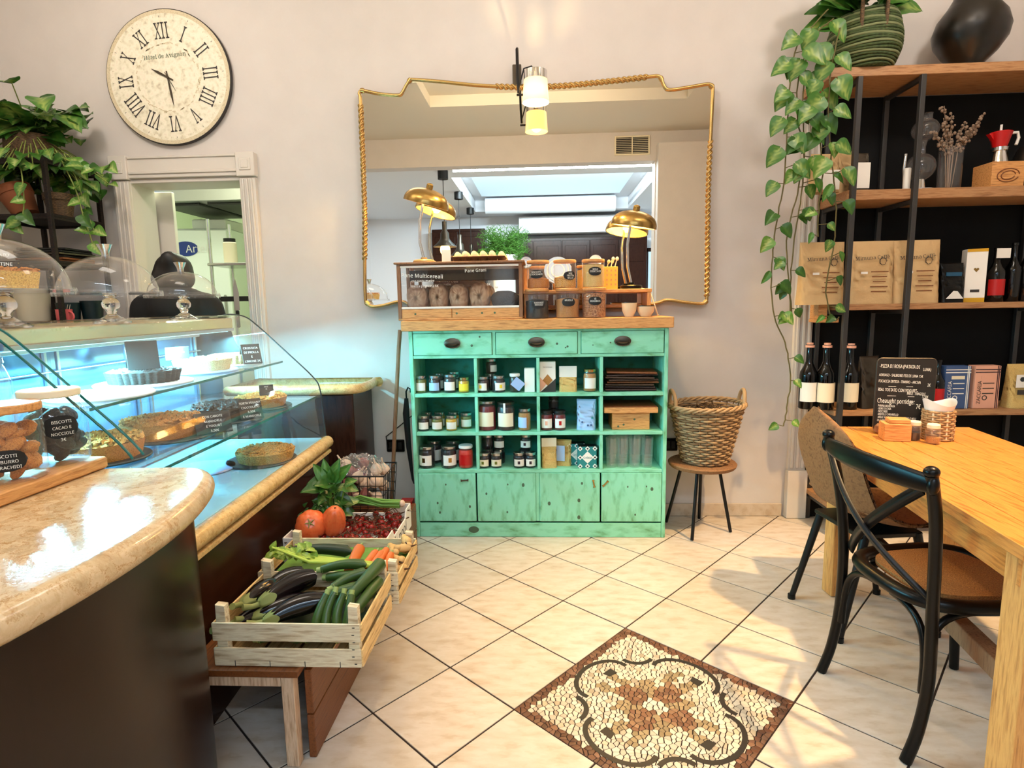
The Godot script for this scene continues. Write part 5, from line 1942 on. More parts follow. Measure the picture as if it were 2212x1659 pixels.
func garlic_basket() -> void:
	var c := Vector3(-0.935, 0.307, 0.72)
	var t := T("wire_basket", "dark wire basket of bagged garlic beside the wooden pole", "basket", c)
	var w := 0.165
	var d := 0.125
	var h := 0.2
	for k in 5:
		var g := G()
		var y := 0.004 + h * k / 4.0
		var f := 0.9 + 0.1 * k / 4.0
		g.tube([Vector3(-w * f, y, -d * f), Vector3(w * f, y, -d * f), Vector3(w * f, y, d * f), Vector3(-w * f, y, d * f)], 0.0042 if k == 4 else 0.0022, 6, true)
		put("wire_ring", g, "black_metal", t)
	for k in 9:
		for s in [-1.0, 1.0]:
			var g := G()
			var x := lerpf(-w, w, k / 8.0)
			g.tube([Vector3(x * 0.9, 0.004, s * d * 0.9), Vector3(x, h, s * d)], 0.0019, 5)
			put("wire", g, "black_metal", t)
			if k < 8:
				g = G()
				var z := lerpf(-d, d, k / 7.0)
				g.tube([Vector3(s * w * 0.9, 0.004, z * 0.9), Vector3(s * w, h, z)], 0.0019, 5)
				put("wire", g, "black_metal", t)
	for k in 7:
		var g := G()
		g.tube([Vector3(-w * 0.9, 0.004, lerpf(-d, d, k / 6.0) * 0.9), Vector3(w * 0.9, 0.004, lerpf(-d, d, k / 6.0) * 0.9)], 0.0019, 5)
		put("wire", g, "black_metal", t)
	for k in 22:
		var p := c + Vector3(r(-0.11, 0.11), 0.03 + 0.2 * k / 22.0, r(-0.085, 0.085))
		var o := T("garlic_bulb", "pinkish garlic bulb in the wire basket", "garlic", p, r(0, 3), "garlic bulbs in the wire basket")
		var g := G()
		g.surf(24, 9, func(u: float, v: float):
			var ph := PI * v
			var rr: float = 0.031 * sin(ph) * (1.0 - 0.09 * pow(absf(sin(u * TAU * 4.0)), 4.0))
			return Vector3(sin(u * TAU) * rr, 0.026 * cos(ph) + (0.02 * pow(maxf(cos(ph), 0.0), 6.0)), cos(u * TAU) * rr))
		o.basis = Basis.from_euler(Vector3(r(-1, 1), r(0, 3), r(-1, 1)))
		put("bulb", g, "garlic" if k % 3 else "garlic_skin", o)
		g = G()
		g.tube([Vector3(0, 0.04, 0), Vector3(0.006, 0.07, 0.003)], [0.006, 0.004], 6)
		put("neck", g, "garlic", o)
	var f := FastNoiseLite.new()
	f.frequency = 9.0
	var g := G()
	g.surf(20, 20, func(u: float, v: float):
		var x := lerpf(-0.13, 0.13, u)
		var z := lerpf(-0.11, 0.11, v)
		return Vector3(x, 0.2 + 0.075 * (1.0 - pow(absf(u * 2 - 1), 3.0)) * (1.0 - pow(absf(v * 2 - 1), 3.0)) + 0.025 * f.get_noise_2d(x * 3, z * 3), z))
	var bag := tag(put("plastic_bag", g, "plastic"), "clear crumpled plastic bag over the garlic in the wire basket", "bag") as Node3D
	bag.position = c



func cabinet() -> void:
	var t := T("green_cabinet", "mint green painted wooden cabinet with drawers, cubbies and doors under the mirror", "cabinet")
	var zf := 0.356
	var x0 := -0.735
	var x1 := 0.69
	var g := G()
	for x in [x0 + 0.011, x1 - 0.011]:
		g = G()
		g.box(Vector3(x, 0.595, 0.19), Vector3(0.022, 1.19, zf - 0.024), 0.003)
		put("side_panel", g, "green_up", t)
	g = G()
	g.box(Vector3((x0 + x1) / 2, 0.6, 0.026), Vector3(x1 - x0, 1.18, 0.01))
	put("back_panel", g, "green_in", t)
	g = G()
	g.box(Vector3(-0.029, 1.2195, 0.2), Vector3(1.482, 0.058, 0.356), 0.004)
	put("worktop", g, "pine", t)
	# rails and shelves
	var mid := (x0 + x1) / 2
	var wd := x1 - x0 - 0.044
	for s in [[1.045, 0.018], [0.829, 0.02], [0.609, 0.02], [0.391, 0.02]]:
		g = G()
		g.box(Vector3(mid, s[0], 0.19), Vector3(wd, s[1], zf - 0.03), 0.002)
		put("shelf", g, "green", t)
	g = G()
	g.box(Vector3(mid, 1.184, 0.19), Vector3(wd, 0.014, zf - 0.034), 0.002)
	put("top_rail", g, "green", t)
	g = G()
	g.box(Vector3(mid, 0.043, 0.343), Vector3(wd, 0.084, 0.022), 0.003)
	put("plinth", g, "green", t)
	for k in 3:
		var xd: float = [-0.367, -0.02, 0.329][k]
		for row in [[0.839, 1.036], [0.619, 0.819], [0.401, 0.599]]:
			g = G()
			g.box(Vector3(xd, (row[0] + row[1]) / 2, 0.187), Vector3(0.018, row[1] - row[0], zf - 0.03), 0.002)
			put("divider", g, "green_up", t)
	g = G()
	g.box(Vector3(-0.029, 0.238, 0.187), Vector3(0.022, 0.286, zf - 0.03), 0.002)
	put("divider", g, "green_up", t)
	for x in [-0.262, 0.207]:
		g = G()
		g.box(Vector3(x, 1.117, 0.187), Vector3(0.018, 0.128, zf - 0.03), 0.002)
		put("divider", g, "green_up", t)
	# drawers with cup handles
	for d in [[-0.709, -0.273], [-0.25, 0.196], [0.218, 0.664]]:
		g = G()
		var c := Vector3((d[0] + d[1]) / 2, 1.1155, 0.347)
		g.box(c, Vector3(d[1] - d[0], 0.121, 0.02), 0.003)
		var dr := put("drawer", g, "green", t)
		g = G()
		g.lathe(Vector3.ZERO, [Vector2(0.042, 0.0), Vector2(0.04, 0.004), Vector2(0.046, 0.008), Vector2(0.036, 0.011), Vector2(0.0, 0.012)], 24)
		g.surf(16, 6, func(u: float, v: float):
			var a := lerpf(PI, TAU, u)
			var ph := v * PI / 2
			return Vector3(cos(a) * 0.036 * cos(ph * 0.6), 0.012 + 0.02 * sin(ph), -sin(a) * 0.036 * cos(ph * 0.9) * 0.8))
		g.tube([Vector3(-0.04, 0.012, 0.012), Vector3(-0.03, 0.02, 0.03), Vector3(0, 0.022, 0.04), Vector3(0.03, 0.02, 0.03), Vector3(0.04, 0.012, 0.012)], 0.004, 7)
		var h := put("handle", g, "pewter", dr)
		h.transform = Transform3D(rot(Vector3.RIGHT, 90).scaled(Vector3(1, 0.62, 1)), c + Vector3(0, 0.006, 0.0095))
		for q in 3:
			g = G()
			g.xf = Transform3D(rot(Vector3.RIGHT, 90), Vector3(c.x + r(-0.18, 0.18), c.y + r(-0.045, 0.045), 0.3572))
			g.cyl(Vector3.ZERO, r(0.003, 0.007), 0.0005, 10)
			put("knot", g, "knot", dr)
	# doors
	var di := 0
	for d in [[-0.711, -0.382], [-0.374, -0.04], [-0.018, 0.322], [0.33, 0.666]]:
		var c := Vector3((d[0] + d[1]) / 2, 0.2375, 0.347)
		g = G()
		g.box(c, Vector3(d[1] - d[0], 0.284, 0.02), 0.003)
		var dr := put("door", g, "green_up", t)
		for q in 4:
			g = G()
			g.xf = Transform3D(rot(Vector3.RIGHT, 90).scaled(Vector3(1, 1.4, 1)), Vector3(c.x + r(-0.13, 0.13), c.y + r(-0.12, 0.12), 0.3572))
			g.cyl(Vector3.ZERO, r(0.004, 0.009), 0.0005, 10)
			put("knot", g, "knot", dr)
		if di != 1:
			g = G()
			g.slab(PackedVector2Array([Vector2(-0.022, -0.007), Vector2(-0.012, -0.004), Vector2(0.012, -0.004), Vector2(0.022, -0.008), Vector2(0.023, 0.007), Vector2(0.012, 0.004), Vector2(-0.012, 0.004), Vector2(-0.022, 0.008)]), 0, 0.007, 0.002)
			var l := put("latch", g, "pewter" if di == 0 else "brass", dr)
			l.transform = Transform3D(rot(Vector3(0, 0, 1), [4.0, 0.0, 100.0, 48.0][di]), Vector3([-0.445, 0, 0.287, 0.352][di], 0.34 - 0.02 * (1 if di > 1 else 0), 0.3575))
		di += 1
	g = G()
	g.xf = Transform3D(rot(Vector3.RIGHT, 90).scaled(Vector3(1.5, 1, 1)), Vector3(-0.4, 0.045, 0.3545))
	g.cyl(Vector3.ZERO, 0.02, 0.0006, 14)
	put("knot", g, "knot", t)


# preserving jar: body of glass, contents, lid, paper label
func small_jar(label: String, x: float, y: float, z: float, rad: float, h: float, fill: String, lid: String, lab: String, group := "", turn := 0.0, mark := "") -> Node3D:
	var t := T("preserve_jar", label, "jar", Vector3(x, y + 0.0005, z), turn, group)
	var g := G()
	var s := h - 0.012
	g.lathe(Vector3.ZERO, [Vector2(0.001, 0.0), Vector2(rad * 0.9, 0.0), Vector2(rad, 0.004), Vector2(rad, s * 0.8), Vector2(rad * 0.9, s * 0.92), Vector2(rad * 0.88, s)], 20)
	put("body", g, "glass", t)
	g = G()
	g.lathe(Vector3.ZERO, [Vector2(0.0, 0.003), Vector2(rad * 0.9, 0.003), Vector2(rad * 0.955, 0.006), Vector2(rad * 0.955, s * 0.78), Vector2(rad * 0.85, s * 0.88), Vector2(0, s * 0.88)], 18)
	put("contents", g, fill, t)
	g = G()
	g.cyl(Vector3(0, s - 0.004, 0), rad * 0.94, 0.016, 20, -1, 0.002)
	put("lid", g, lid, t)
	if lab != "":
		g = G()
		var lo := s * 0.16
		var hi := s * 0.68
		g.lathe(Vector3.ZERO, [Vector2(rad + 0.0006, lo), Vector2(rad + 0.0006, hi)], 14, -0.95, 0.95)
		var l := put("label", g, lab, t)
		if mark != "":
			g = G()
			g.lathe(Vector3.ZERO, [Vector2(rad + 0.0012, lo + (hi - lo) * 0.3), Vector2(rad + 0.0012, lo + (hi - lo) * 0.75)], 6, -0.28, 0.12)
			put("print", g, mark, l)
	return t


func carton(called: String, label: String, cat: String, at: Vector3, s: Vector3, m: String, turn := 0.0, group := "") -> Node3D:
	var t := T(called, label, cat, at, turn, group)
	var g := G()
	g.box(Vector3(0, s.y / 2, 0), s, 0.0025)
	put("body", g, m, t)
	return t


func front_patch(t: Node3D, called: String, s: Vector3, at: Vector2, size: Vector2, m: String, lift := 0.0006, turn := 0.0) -> MeshInstance3D:
	var g := G()
	g.box(Vector3.ZERO, Vector3(size.x, size.y, 0.001))
	var o := put(called, g, m, t)
	o.transform = Transform3D(rot(Vector3(0, 0, 1), turn), Vector3(at.x, at.y, s.z / 2 + lift))
	return o


# soft bag standing up; fuller below, pinched at its top
func pouch(called: String, label: String, at: Vector3, w: float, h: float, d: float, m: String, turn := 0.0, group := "", seed := 3) -> Node3D:
	var t := T(called, label, "bag", at, turn, group)
	var f := FastNoiseLite.new()
	f.seed = seed
	f.frequency = 9.0
	var g := G()
	g.surf(32, 16, func(u: float, v: float):
		var a := u * TAU
		var cx := signf(cos(a)) * pow(absf(cos(a)), 0.35)
		var cz := signf(sin(a)) * pow(absf(sin(a)), 0.55)
		var thick := d / 2 * (pow(1.0 - v, 0.6) * 0.95 + 0.03)
		var wide := w / 2 * (1.0 - 0.06 * sin(v * PI) * 0.6)
		var p := Vector3(cx * wide, v * h, cz * thick)
		var bump := 0.004 * f.get_noise_3d(p.x * 6, p.y * 6, p.z * 6 + cz) * sin(clampf(v, 0, 1) * PI)
		return p + Vector3(bump, 0, bump * 2.0 * cz))
	g.surf(12, 1, func(u: float, v: float): return Vector3(lerpf(-w / 2, w / 2, u), h * (1.0 + 0.0 * v), lerpf(-d * 0.016, d * 0.016, v)))
	put("body", g, m, t)
	return t


func cabinet_goods() -> void:
	var z := 0.3
	# top row
	var a := 0.839
	small_jar("leftmost small jar with a pale label, top left cubby", -0.685, a, z, 0.031, 0.098, "olive_fill", "steel", "paper", "pale labelled jars in the top left cubby")
	small_jar("second small jar with a bluish label, top left cubby", -0.608, a, z, 0.034, 0.098, "jam_brown", "steel", "plate_blue", "pale labelled jars in the top left cubby")
	small_jar("taller jar with a big white label, third in the top left cubby", -0.520, a, z, 0.035, 0.104, "jam_brown", "steel", "paper", "pale labelled jars in the top left cubby")
	small_jar("small honey jar with a bright yellow label", -0.441, a, z, 0.031, 0.086, "honey", "gold", "yellow")
	small_jar("jar in the back row of the top left cubby, behind the bluish label", -0.598, a, 0.21, 0.034, 0.1, "jam_brown", "steel", "paper", "back row of the top left cubby")
	small_jar("jar in the back row of the top left cubby, behind the tall label", -0.512, a, 0.21, 0.034, 0.108, "jam_brown", "steel", "paper", "back row of the top left cubby")
	small_jar("jar with a half yellow label, left front of the second top cubby", -0.331, a, z, 0.035, 0.09, "jam_brown", "steel", "paper", "yellow labelled jars in the second top cubby", -0.3, "yellow")
	small_jar("jar with a half yellow label, right front of the second top cubby", -0.244, a, z, 0.038, 0.094, "jam_dark", "steel", "paper", "yellow labelled jars in the second top cubby", 0.5, "yellow")
	small_jar("jar behind the yellow labelled pair, carrying the stacked dark jar", -0.296, a, 0.22, 0.034, 0.096, "jam_dark", "steel", "", "")
	small_jar("dark jar stacked on top of another jar, second top cubby", -0.291, a + 0.0965, 0.22, 0.032, 0.085, "jam_brown", "steel", "paper", "", 0.9)
	var t := small_jar("rust coloured spice jar with a white lid and a tilted card", -0.152, a, z, 0.031, 0.104, "jam_brown", "white", "")
	var g := G()
	g.box(Vector3.ZERO, Vector3(0.062, 0.055, 0.0012))
	var cd := put("hang_tag", g, "blue_print", t)
	cd.transform = Transform3D(rot(Vector3(0, 0, 1), -40), Vector3(0.018, 0.048, 0.034))
	t = carton("slim_box", "slim tall white carton at the right of the second top cubby", "box", Vector3(-0.068, a, z), Vector3(0.058, 0.135, 0.05), "paper")
	t = carton("product_box", "tall white and peach carton with a diamond window, third top cubby", "box", Vector3(0.033, a, 0.29), Vector3(0.09, 0.17, 0.055), "paper")
	var s3 := Vector3(0.09, 0.17, 0.055)
	for q in [["peach_corner", [Vector2(-0.045, 0), Vector2(-0.005, 0.045), Vector2(-0.045, 0.085)], "blush_print"], ["dark_corner", [Vector2(-0.04, 0), Vector2(0.045, 0), Vector2(0.045, 0.075)], "ink"], ["window", [Vector2(0.0, 0.035), Vector2(0.028, 0.066), Vector2(0.0, 0.1), Vector2(-0.028, 0.066)], "grains"]]:
		g = G()
		g.slab(PackedVector2Array(q[1]), 0.0, 0.0008 if q[0] != "window" else 0.0014)
		var o := put(q[0], g, q[2], t)
		o.position = Vector3(0, 0, s3.z / 2 + 0.0002)
	words("Fiori di Grano", 0.006, Vector3(0, 0.14, s3.z / 2 + 0.001), Basis.IDENTITY, "ink", t, "lettering", true, 1)
	t = pouch("grain_bag", "clear bag of pale grains with a white card top, third top cubby", Vector3(0.147, a, 0.29), 0.1, 0.105, 0.07, "pale_grains")
	g = G()
	g.box(Vector3(0, 0.112, 0.012), Vector3(0.098, 0.062, 0.006), 0.001)
	put("card_top", g, "paper", t)
	small_jar("squat jar with a white label at the right of the third top cubby", 0.269, a, z, 0.037, 0.125, "grains", "gold", "paper")
	for k in 8:
		var names := ["lowest of the dark leathery folders, top right cubby", "second folder from the bottom of the pile, top right cubby", "third folder from the bottom, top right cubby", "fourth folder from the bottom, top right cubby", "fourth folder from the top, top right cubby", "third folder from the top, top right cubby", "second folder from the top, top right cubby", "uppermost dark leathery folder, top right cubby"]
		g = G()
		g.box(Vector3.ZERO, Vector3(0.285 - 0.008 * (k % 3), 0.011, 0.2), 0.004)
		var o := tag(put("menu_folder", g, "plank_brown" if k % 4 == 3 else mk("folder%d" % k, Color(0.19 + 0.03 * (k % 3), 0.12 + 0.025 * (k % 3), 0.1 + 0.02 * (k % 2)), 0.35)), names[k], "folder", "folders in the top right cubby") as Node3D
		o.transform = Transform3D(Basis.from_euler(Vector3(0, r(-0.08, 0.08), r(-0.02, 0.02))), Vector3(0.5 + r(-0.014, 0.012), a + 0.009 + 0.0135 * k, 0.23 + r(-0.01, 0.01)))
	# middle row
	a = 0.619
	for k in 3:
		var nm := ["dark", "olive green", "pale honey"]
		small_jar("square shouldered %s spread jar in the front row, middle left cubby" % nm[k], [-0.679, -0.601, -0.519][k], a, z, 0.033, 0.088, ["jam_dark", "olive_fill", "honey"][k], "steel", "paper", "spread jars in the middle left cubby", 0.1)
	for k in 4:
		var nm := ["behind the dark one", "behind the olive green one", "behind the pale honey one", "standing apart at the right"]
		small_jar("spread jar %s, middle left cubby" % nm[k], [-0.678, -0.601, -0.519, -0.441][k], a, 0.21 if k < 3 else 0.24, 0.034, 0.092, ["jam_dark", "olive_fill", "honey", "olive_fill"][k], "steel", "paper", "back spread jars in the middle left cubby", 0.1)
	small_jar("large jar of bright red preserve, second middle cubby", -0.314, a, 0.285, 0.051, 0.17, "jam_red", "steel", "cream", "", -0.1)
	t = small_jar("large jar of dark preserve with a cream band and paper seal", -0.206, a, 0.285, 0.052, 0.162, "jam_brown", "pewter", "cream")
	g = G()
	g.box(Vector3(-0.006, 0.132, 0.051), Vector3(0.012, 0.055, 0.001))
	put("paper_seal", g, "paper", t)
	small_jar("jar of light grains with a silver lid, right of the big dark jar", -0.100, a, z, 0.036, 0.125, "grains", "steel", "plate_blue", "", -0.6)
	small_jar("dark red syrup jar with a pink sun label, left of a pair", 0.026, a, z, 0.035, 0.112, "jam_red", "black", "paper", "sun label jars in the third middle cubby", 0, "blush_print")
	small_jar("dark red syrup jar with a pink sun label, right of a pair", 0.099, a, z, 0.035, 0.112, "jam_red", "black", "paper", "sun label jars in the third middle cubby", 0.15, "red")
	small_jar("jar standing behind the pair with sun labels", 0.067, a, 0.225, 0.034, 0.108, "jam_dark", "black", "", "")
	small_jar("black jar stacked on the jar behind the sun label pair", 0.067, a + 0.1085, 0.225, 0.032, 0.075, "jam_dark", "black", "black")
	t = pouch("white_bag", "white paper bag printed with small blue figures, third middle cubby", Vector3(0.251, a, 0.28), 0.108, 0.172, 0.08, "plate_blue", -0.15, "", 8)
	for q in [[0.03, 0.03, "navy"], [0.012, 0.028, "navy"], [-0.02, 0.045, "navy"], [0.036, 0.07, "teal_print"], [-0.03, 0.02, "blue_print"]]:
		g = G()
		g.xf = Transform3D(rot(Vector3.RIGHT, 80), Vector3(q[0], q[1], 0.043 - q[1] * 0.12))
		g.cyl(Vector3.ZERO, 0.006, 0.003, 8)
		put("print", g, q[2], t)
	t = T("lidded_box", "small pine box with an overhanging dark topped lid, middle right cubby", "box", Vector3(0.497, a, 0.225))
	g = G()
	g.box(Vector3(0.0, 0.05, 0), Vector3(0.21, 0.1, 0.18), 0.003)
	put("body", g, "pine", t)
	g = G()
	g.box(Vector3(-0.003, 0.116, 0), Vector3(0.298, 0.032, 0.235), 0.003)
	put("lid", g, "pine", t)
	g = G()
	g.box(Vector3(-0.003, 0.134, 0), Vector3(0.29, 0.004, 0.232), 0.001)
	put("lid_panel", g, "plank_brown", t)
	for q in [[-0.04, 0.03], [0.02, 0.06], [-0.07, 0.02]]:
		g = G()
		g.xf = Transform3D(rot(Vector3.RIGHT, 90), Vector3(q[0], q[1], 0.0902))
		g.cyl(Vector3.ZERO, 0.006, 0.0006, 10)
		put("knot", g, "knot", t)
	# bottom row
	a = 0.401
	small_jar("dark jam jar with a bee mark, leftmost in the bottom left cubby", -0.668, a, 0.295, 0.046, 0.126, "jam_dark", "steel", "paper", "bee mark jam jars in the bottom left cubby", -0.2, "brass")
	small_jar("dark jam jar with a bee mark, middle of the bottom left cubby", -0.542, a, 0.295, 0.046, 0.128, "jam_dark", "steel", "paper", "bee mark jam jars in the bottom left cubby", 0.4, "brass")
	small_jar("tomato sauce jar with a white lid and red label", -0.442, a, 0.295, 0.043, 0.13, "sauce", "white", "red")
	small_jar("dark jar in shade behind the leftmost jam jar, bottom left cubby", -0.646, a, 0.19, 0.046, 0.135, "jam_dark", "steel", "paper", "back row of the bottom left cubby", 1.0)
	small_jar("dark jar in shade behind the middle jam jar, bottom left cubby", -0.533, a, 0.19, 0.046, 0.135, "jam_dark", "steel", "paper", "back row of the bottom left cubby")
	small_jar("small olive spread jar, front left of the second bottom cubby", -0.335, a, 0.3, 0.034, 0.086, "jam_dark", "steel", "cream", "olive spread jars in the second bottom cubby", -0.1, "olive_fill")
	small_jar("small olive spread jar, right of the front left one, second bottom cubby", -0.266, a, 0.3, 0.034, 0.086, "jam_dark", "steel", "cream", "olive spread jars in the second bottom cubby", 0.1, "olive_fill")
	for k in 4:
		small_jar("dark spread jar %s behind the olive spread pair" % ["low at the left", "low at the right", "stacked at the left", "stacked at the right"][k], [-0.322, -0.253][k % 2], a + (0.0865 if k > 1 else 0.0), 0.21, 0.034, 0.086, "jam_dark", "steel", "paper" if k == 3 else "", "back stack of the second bottom cubby")
	small_jar("berry jar with a dark mark, lower left of the little stack", -0.135, a, 0.3, 0.034, 0.088, "jam_dark", "steel", "paper", "berry jars in the second bottom cubby", 0.1, "berry")
	small_jar("berry jar with a dark mark, lower right of the little stack", -0.069, a, 0.3, 0.0325, 0.088, "jam_dark", "steel", "paper", "berry jars in the second bottom cubby", 0.1, "berry")
	small_jar("berry jar at the back of the stack, between the lower two", -0.102, a, 0.235, 0.033, 0.092, "jam_dark", "black", "", "")
	small_jar("berry jar topmost of the little stack, second bottom cubby", -0.096, a + 0.0925, 0.235, 0.034, 0.086, "jam_dark", "steel", "paper", "berry jars in the second bottom cubby", -0.1, "berry")
	t = pouch("rice_bag", "clear bag of pale rice with a cream card, left of the third bottom cubby", Vector3(0.037, a, 0.295), 0.088, 0.13, 0.07, "pale_grains", 0.1, "", 5)
	g = G()
	g.box(Vector3(0, 0.145, 0.006), Vector3(0.086, 0.05, 0.006), 0.001)
	put("card_top", g, "cream", t)
	t = pouch("pasta_bag", "clear bag of pasta with a bluish white label, third bottom cubby", Vector3(0.123, a, 0.25), 0.092, 0.15, 0.07, "pale_grains", -0.2, "", 6)
	g = G()
	g.box(Vector3(-0.018, 0.075, 0.036), Vector3(0.06, 0.09, 0.002))
	put("label", g, "plate_blue", t)
	for k in 2:
		var sz := Vector3(0.104, 0.125, 0.06)
		t = carton("patterned_box", ["teal patterned carton with white diamonds, at the front of the third bottom cubby", "teal patterned carton partly hidden behind the front one"][k], "box", Vector3([0.253, 0.196][k], a, [0.3, 0.235][k]), sz, "teal_print", 0.05, "teal patterned cartons")
		for i in 5:
			for j in 5:
				if (i + j) % 2 == 1 or (i in [1, 2, 3] and j in [1, 2, 3]):
					continue
				var c := Vector2(-0.052 + 0.026 * i, 0.012 + 0.0255 * j)
				if absf(c.x) > 0.045:
					c.x *= 0.8
				front_patch(t, "white_diamond", sz, c, Vector2(0.02, 0.02), "paper", 0.0004, 45)
				front_patch(t, "dark_square", sz, c, Vector2(0.009, 0.009), "slate", 0.001, 0)
		front_patch(t, "centre_diamond", sz, Vector2(0, 0.063), Vector2(0.05, 0.05), "paper", 0.0006, 45)
		words("Gelsia", 0.012, Vector3(0, 0.062, sz.z / 2 + 0.0018), Basis.IDENTITY, "teal_print", t, "lettering", false, 1)
		g = G()
		g.box(Vector3(0, 0.1255, 0), Vector3(0.1, 0.002, 0.056))
		put("top_flap", g, "black", t)
	for k in 7:
		var gx: float = [0.385, 0.445, 0.515, 0.585, 0.415, 0.48, 0.555][k]
		var o := T("drinking_glass", "clear tall drinking glass in the bottom right cubby, " + ["leftmost of the front row", "second from left in the front row", "third from left in the front row", "rightmost of the front row", "left one of the back row", "middle one of the back row", "right one of the back row"][k], "glass", Vector3(gx + 0.008, a + 0.001, 0.3 if k < 4 else 0.21), 0.0, "drinking glasses in the bottom right cubby")
		g = G()
		g.lathe(Vector3.ZERO, [Vector2(0.0, 0.0), Vector2(0.028, 0.0), Vector2(0.03, 0.004), Vector2(0.034, 0.17), Vector2(0.032, 0.17), Vector2(0.028, 0.012), Vector2(0, 0.01)], 22)
		put("body", g, "glass_thick", o)


func loaf(label: String, at: Vector3, w: float, h: float, d: float, m: String) -> void:
	var g := G()
	var f := FastNoiseLite.new()
	f.seed = int(at.x * 100.0) + 50
	f.frequency = 5.0
	g.surf(28, 16, func(u: float, v: float):
		var a := u * TAU
		var ph := PI * v
		var p := Vector3(sin(ph) * cos(a), sin(ph) * sin(a), cos(ph))
		p = Vector3(signf(p.x) * pow(absf(p.x), 0.8), signf(p.y) * pow(absf(p.y), 0.75), signf(p.z) * pow(absf(p.z), 0.6))
		var n := 1.0 + 0.06 * f.get_noise_3d(p.x * 3, p.y * 3, p.z * 3)
		var y := p.y * h / 2 * n
		return Vector3(p.x * w / 2 * n * (1.0 if y > -0.01 else 0.93), maxf(y, -h * 0.42), p.z * d / 2))
	if m == "bread":
		for i in g.v.size():
			var k := clampf(g.v[i].y / h + 0.35 + 0.9 * f.get_noise_3d(g.v[i].x * 60, g.v[i].y * 40, g.v[i].z * 60), 0.0, 1.0)
			g.c[i] = Color(0.52, 0.38, 0.26).lerp(Color(0.17, 0.075, 0.035), k)
	var o := tag(put("bread_loaf", g, "crust" if m == "bread" else m), label, "bread", "loaves in the bread box") as Node3D
	o.position = at + Vector3(0, h * 0.42, 0)


func table_lamp(label: String, base: Vector3, top: Vector3, tilt: float, base_m: String) -> void:
	var t := T("table_lamp", label, "lamp", base)
	var g := G()
	g.cyl(Vector3.ZERO, 0.062, 0.022, 28, -1, 0.006)
	g.cyl(Vector3(0, 0.022, 0), 0.018, 0.014, 16)
	put("base", g, base_m, t)
	var d := top - base
	g = G()
	g.tube([Vector3(0, 0.03, 0), Vector3(d.x * 0.1 - 0.02, d.y * 0.35, d.z * 0.1), Vector3(d.x * 0.5 - 0.02, d.y * 0.7, d.z * 0.5), d], 0.008, 10)
	put("stem", g, "chrome", t)
	var b := rot(Vector3(0, 0, 1), tilt) * rot(Vector3.RIGHT, 6)
	var prof := []
	for k in 12:
		var a := k / 11.0 * PI / 2
		prof.append(Vector2(0.125 * cos(a) + 0.003, 0.085 * pow(sin(a), 0.85)))
	g = G()
	g.lathe(Vector3.ZERO, prof, 40)
	g.lathe(Vector3.ZERO, [Vector2(0.121, -0.004), Vector2(0.128, -0.003), Vector2(0.128, 0.003)], 40)
	var sh := put("lamp_shade", g, "brass", t)
	sh.transform = Transform3D(b, d + Vector3(0.015, -0.01, 0))
	g = G()
	var inner := []
	for p in prof:
		inner.append(Vector2(p.x * 0.965, p.y * 0.96 - 0.001))
	g.lathe(Vector3.ZERO, inner, 40)
	var inn := put("shade_lining", g, "brass_in", sh)
	g = G()
	g.cyl(Vector3(0, 0.082, 0), 0.019, 0.02, 16)
	g.ball(Vector3(0, 0.104, 0), Vector3(0.019, 0.012, 0.019), 14, 8)
	put("finial", g, "brass", sh)
	g = G()
	g.ball(Vector3(0, 0.03, 0), Vector3(0.028, 0.034, 0.028), 14, 10)
	put("bulb", g, "bulb_warm", sh)
	omni("table_lamp_light", d + base + Vector3(0.015, -0.01, 0) + b * Vector3(0, 0.03, 0), Color(1, 0.83, 0.52), 0.42, 0.02)


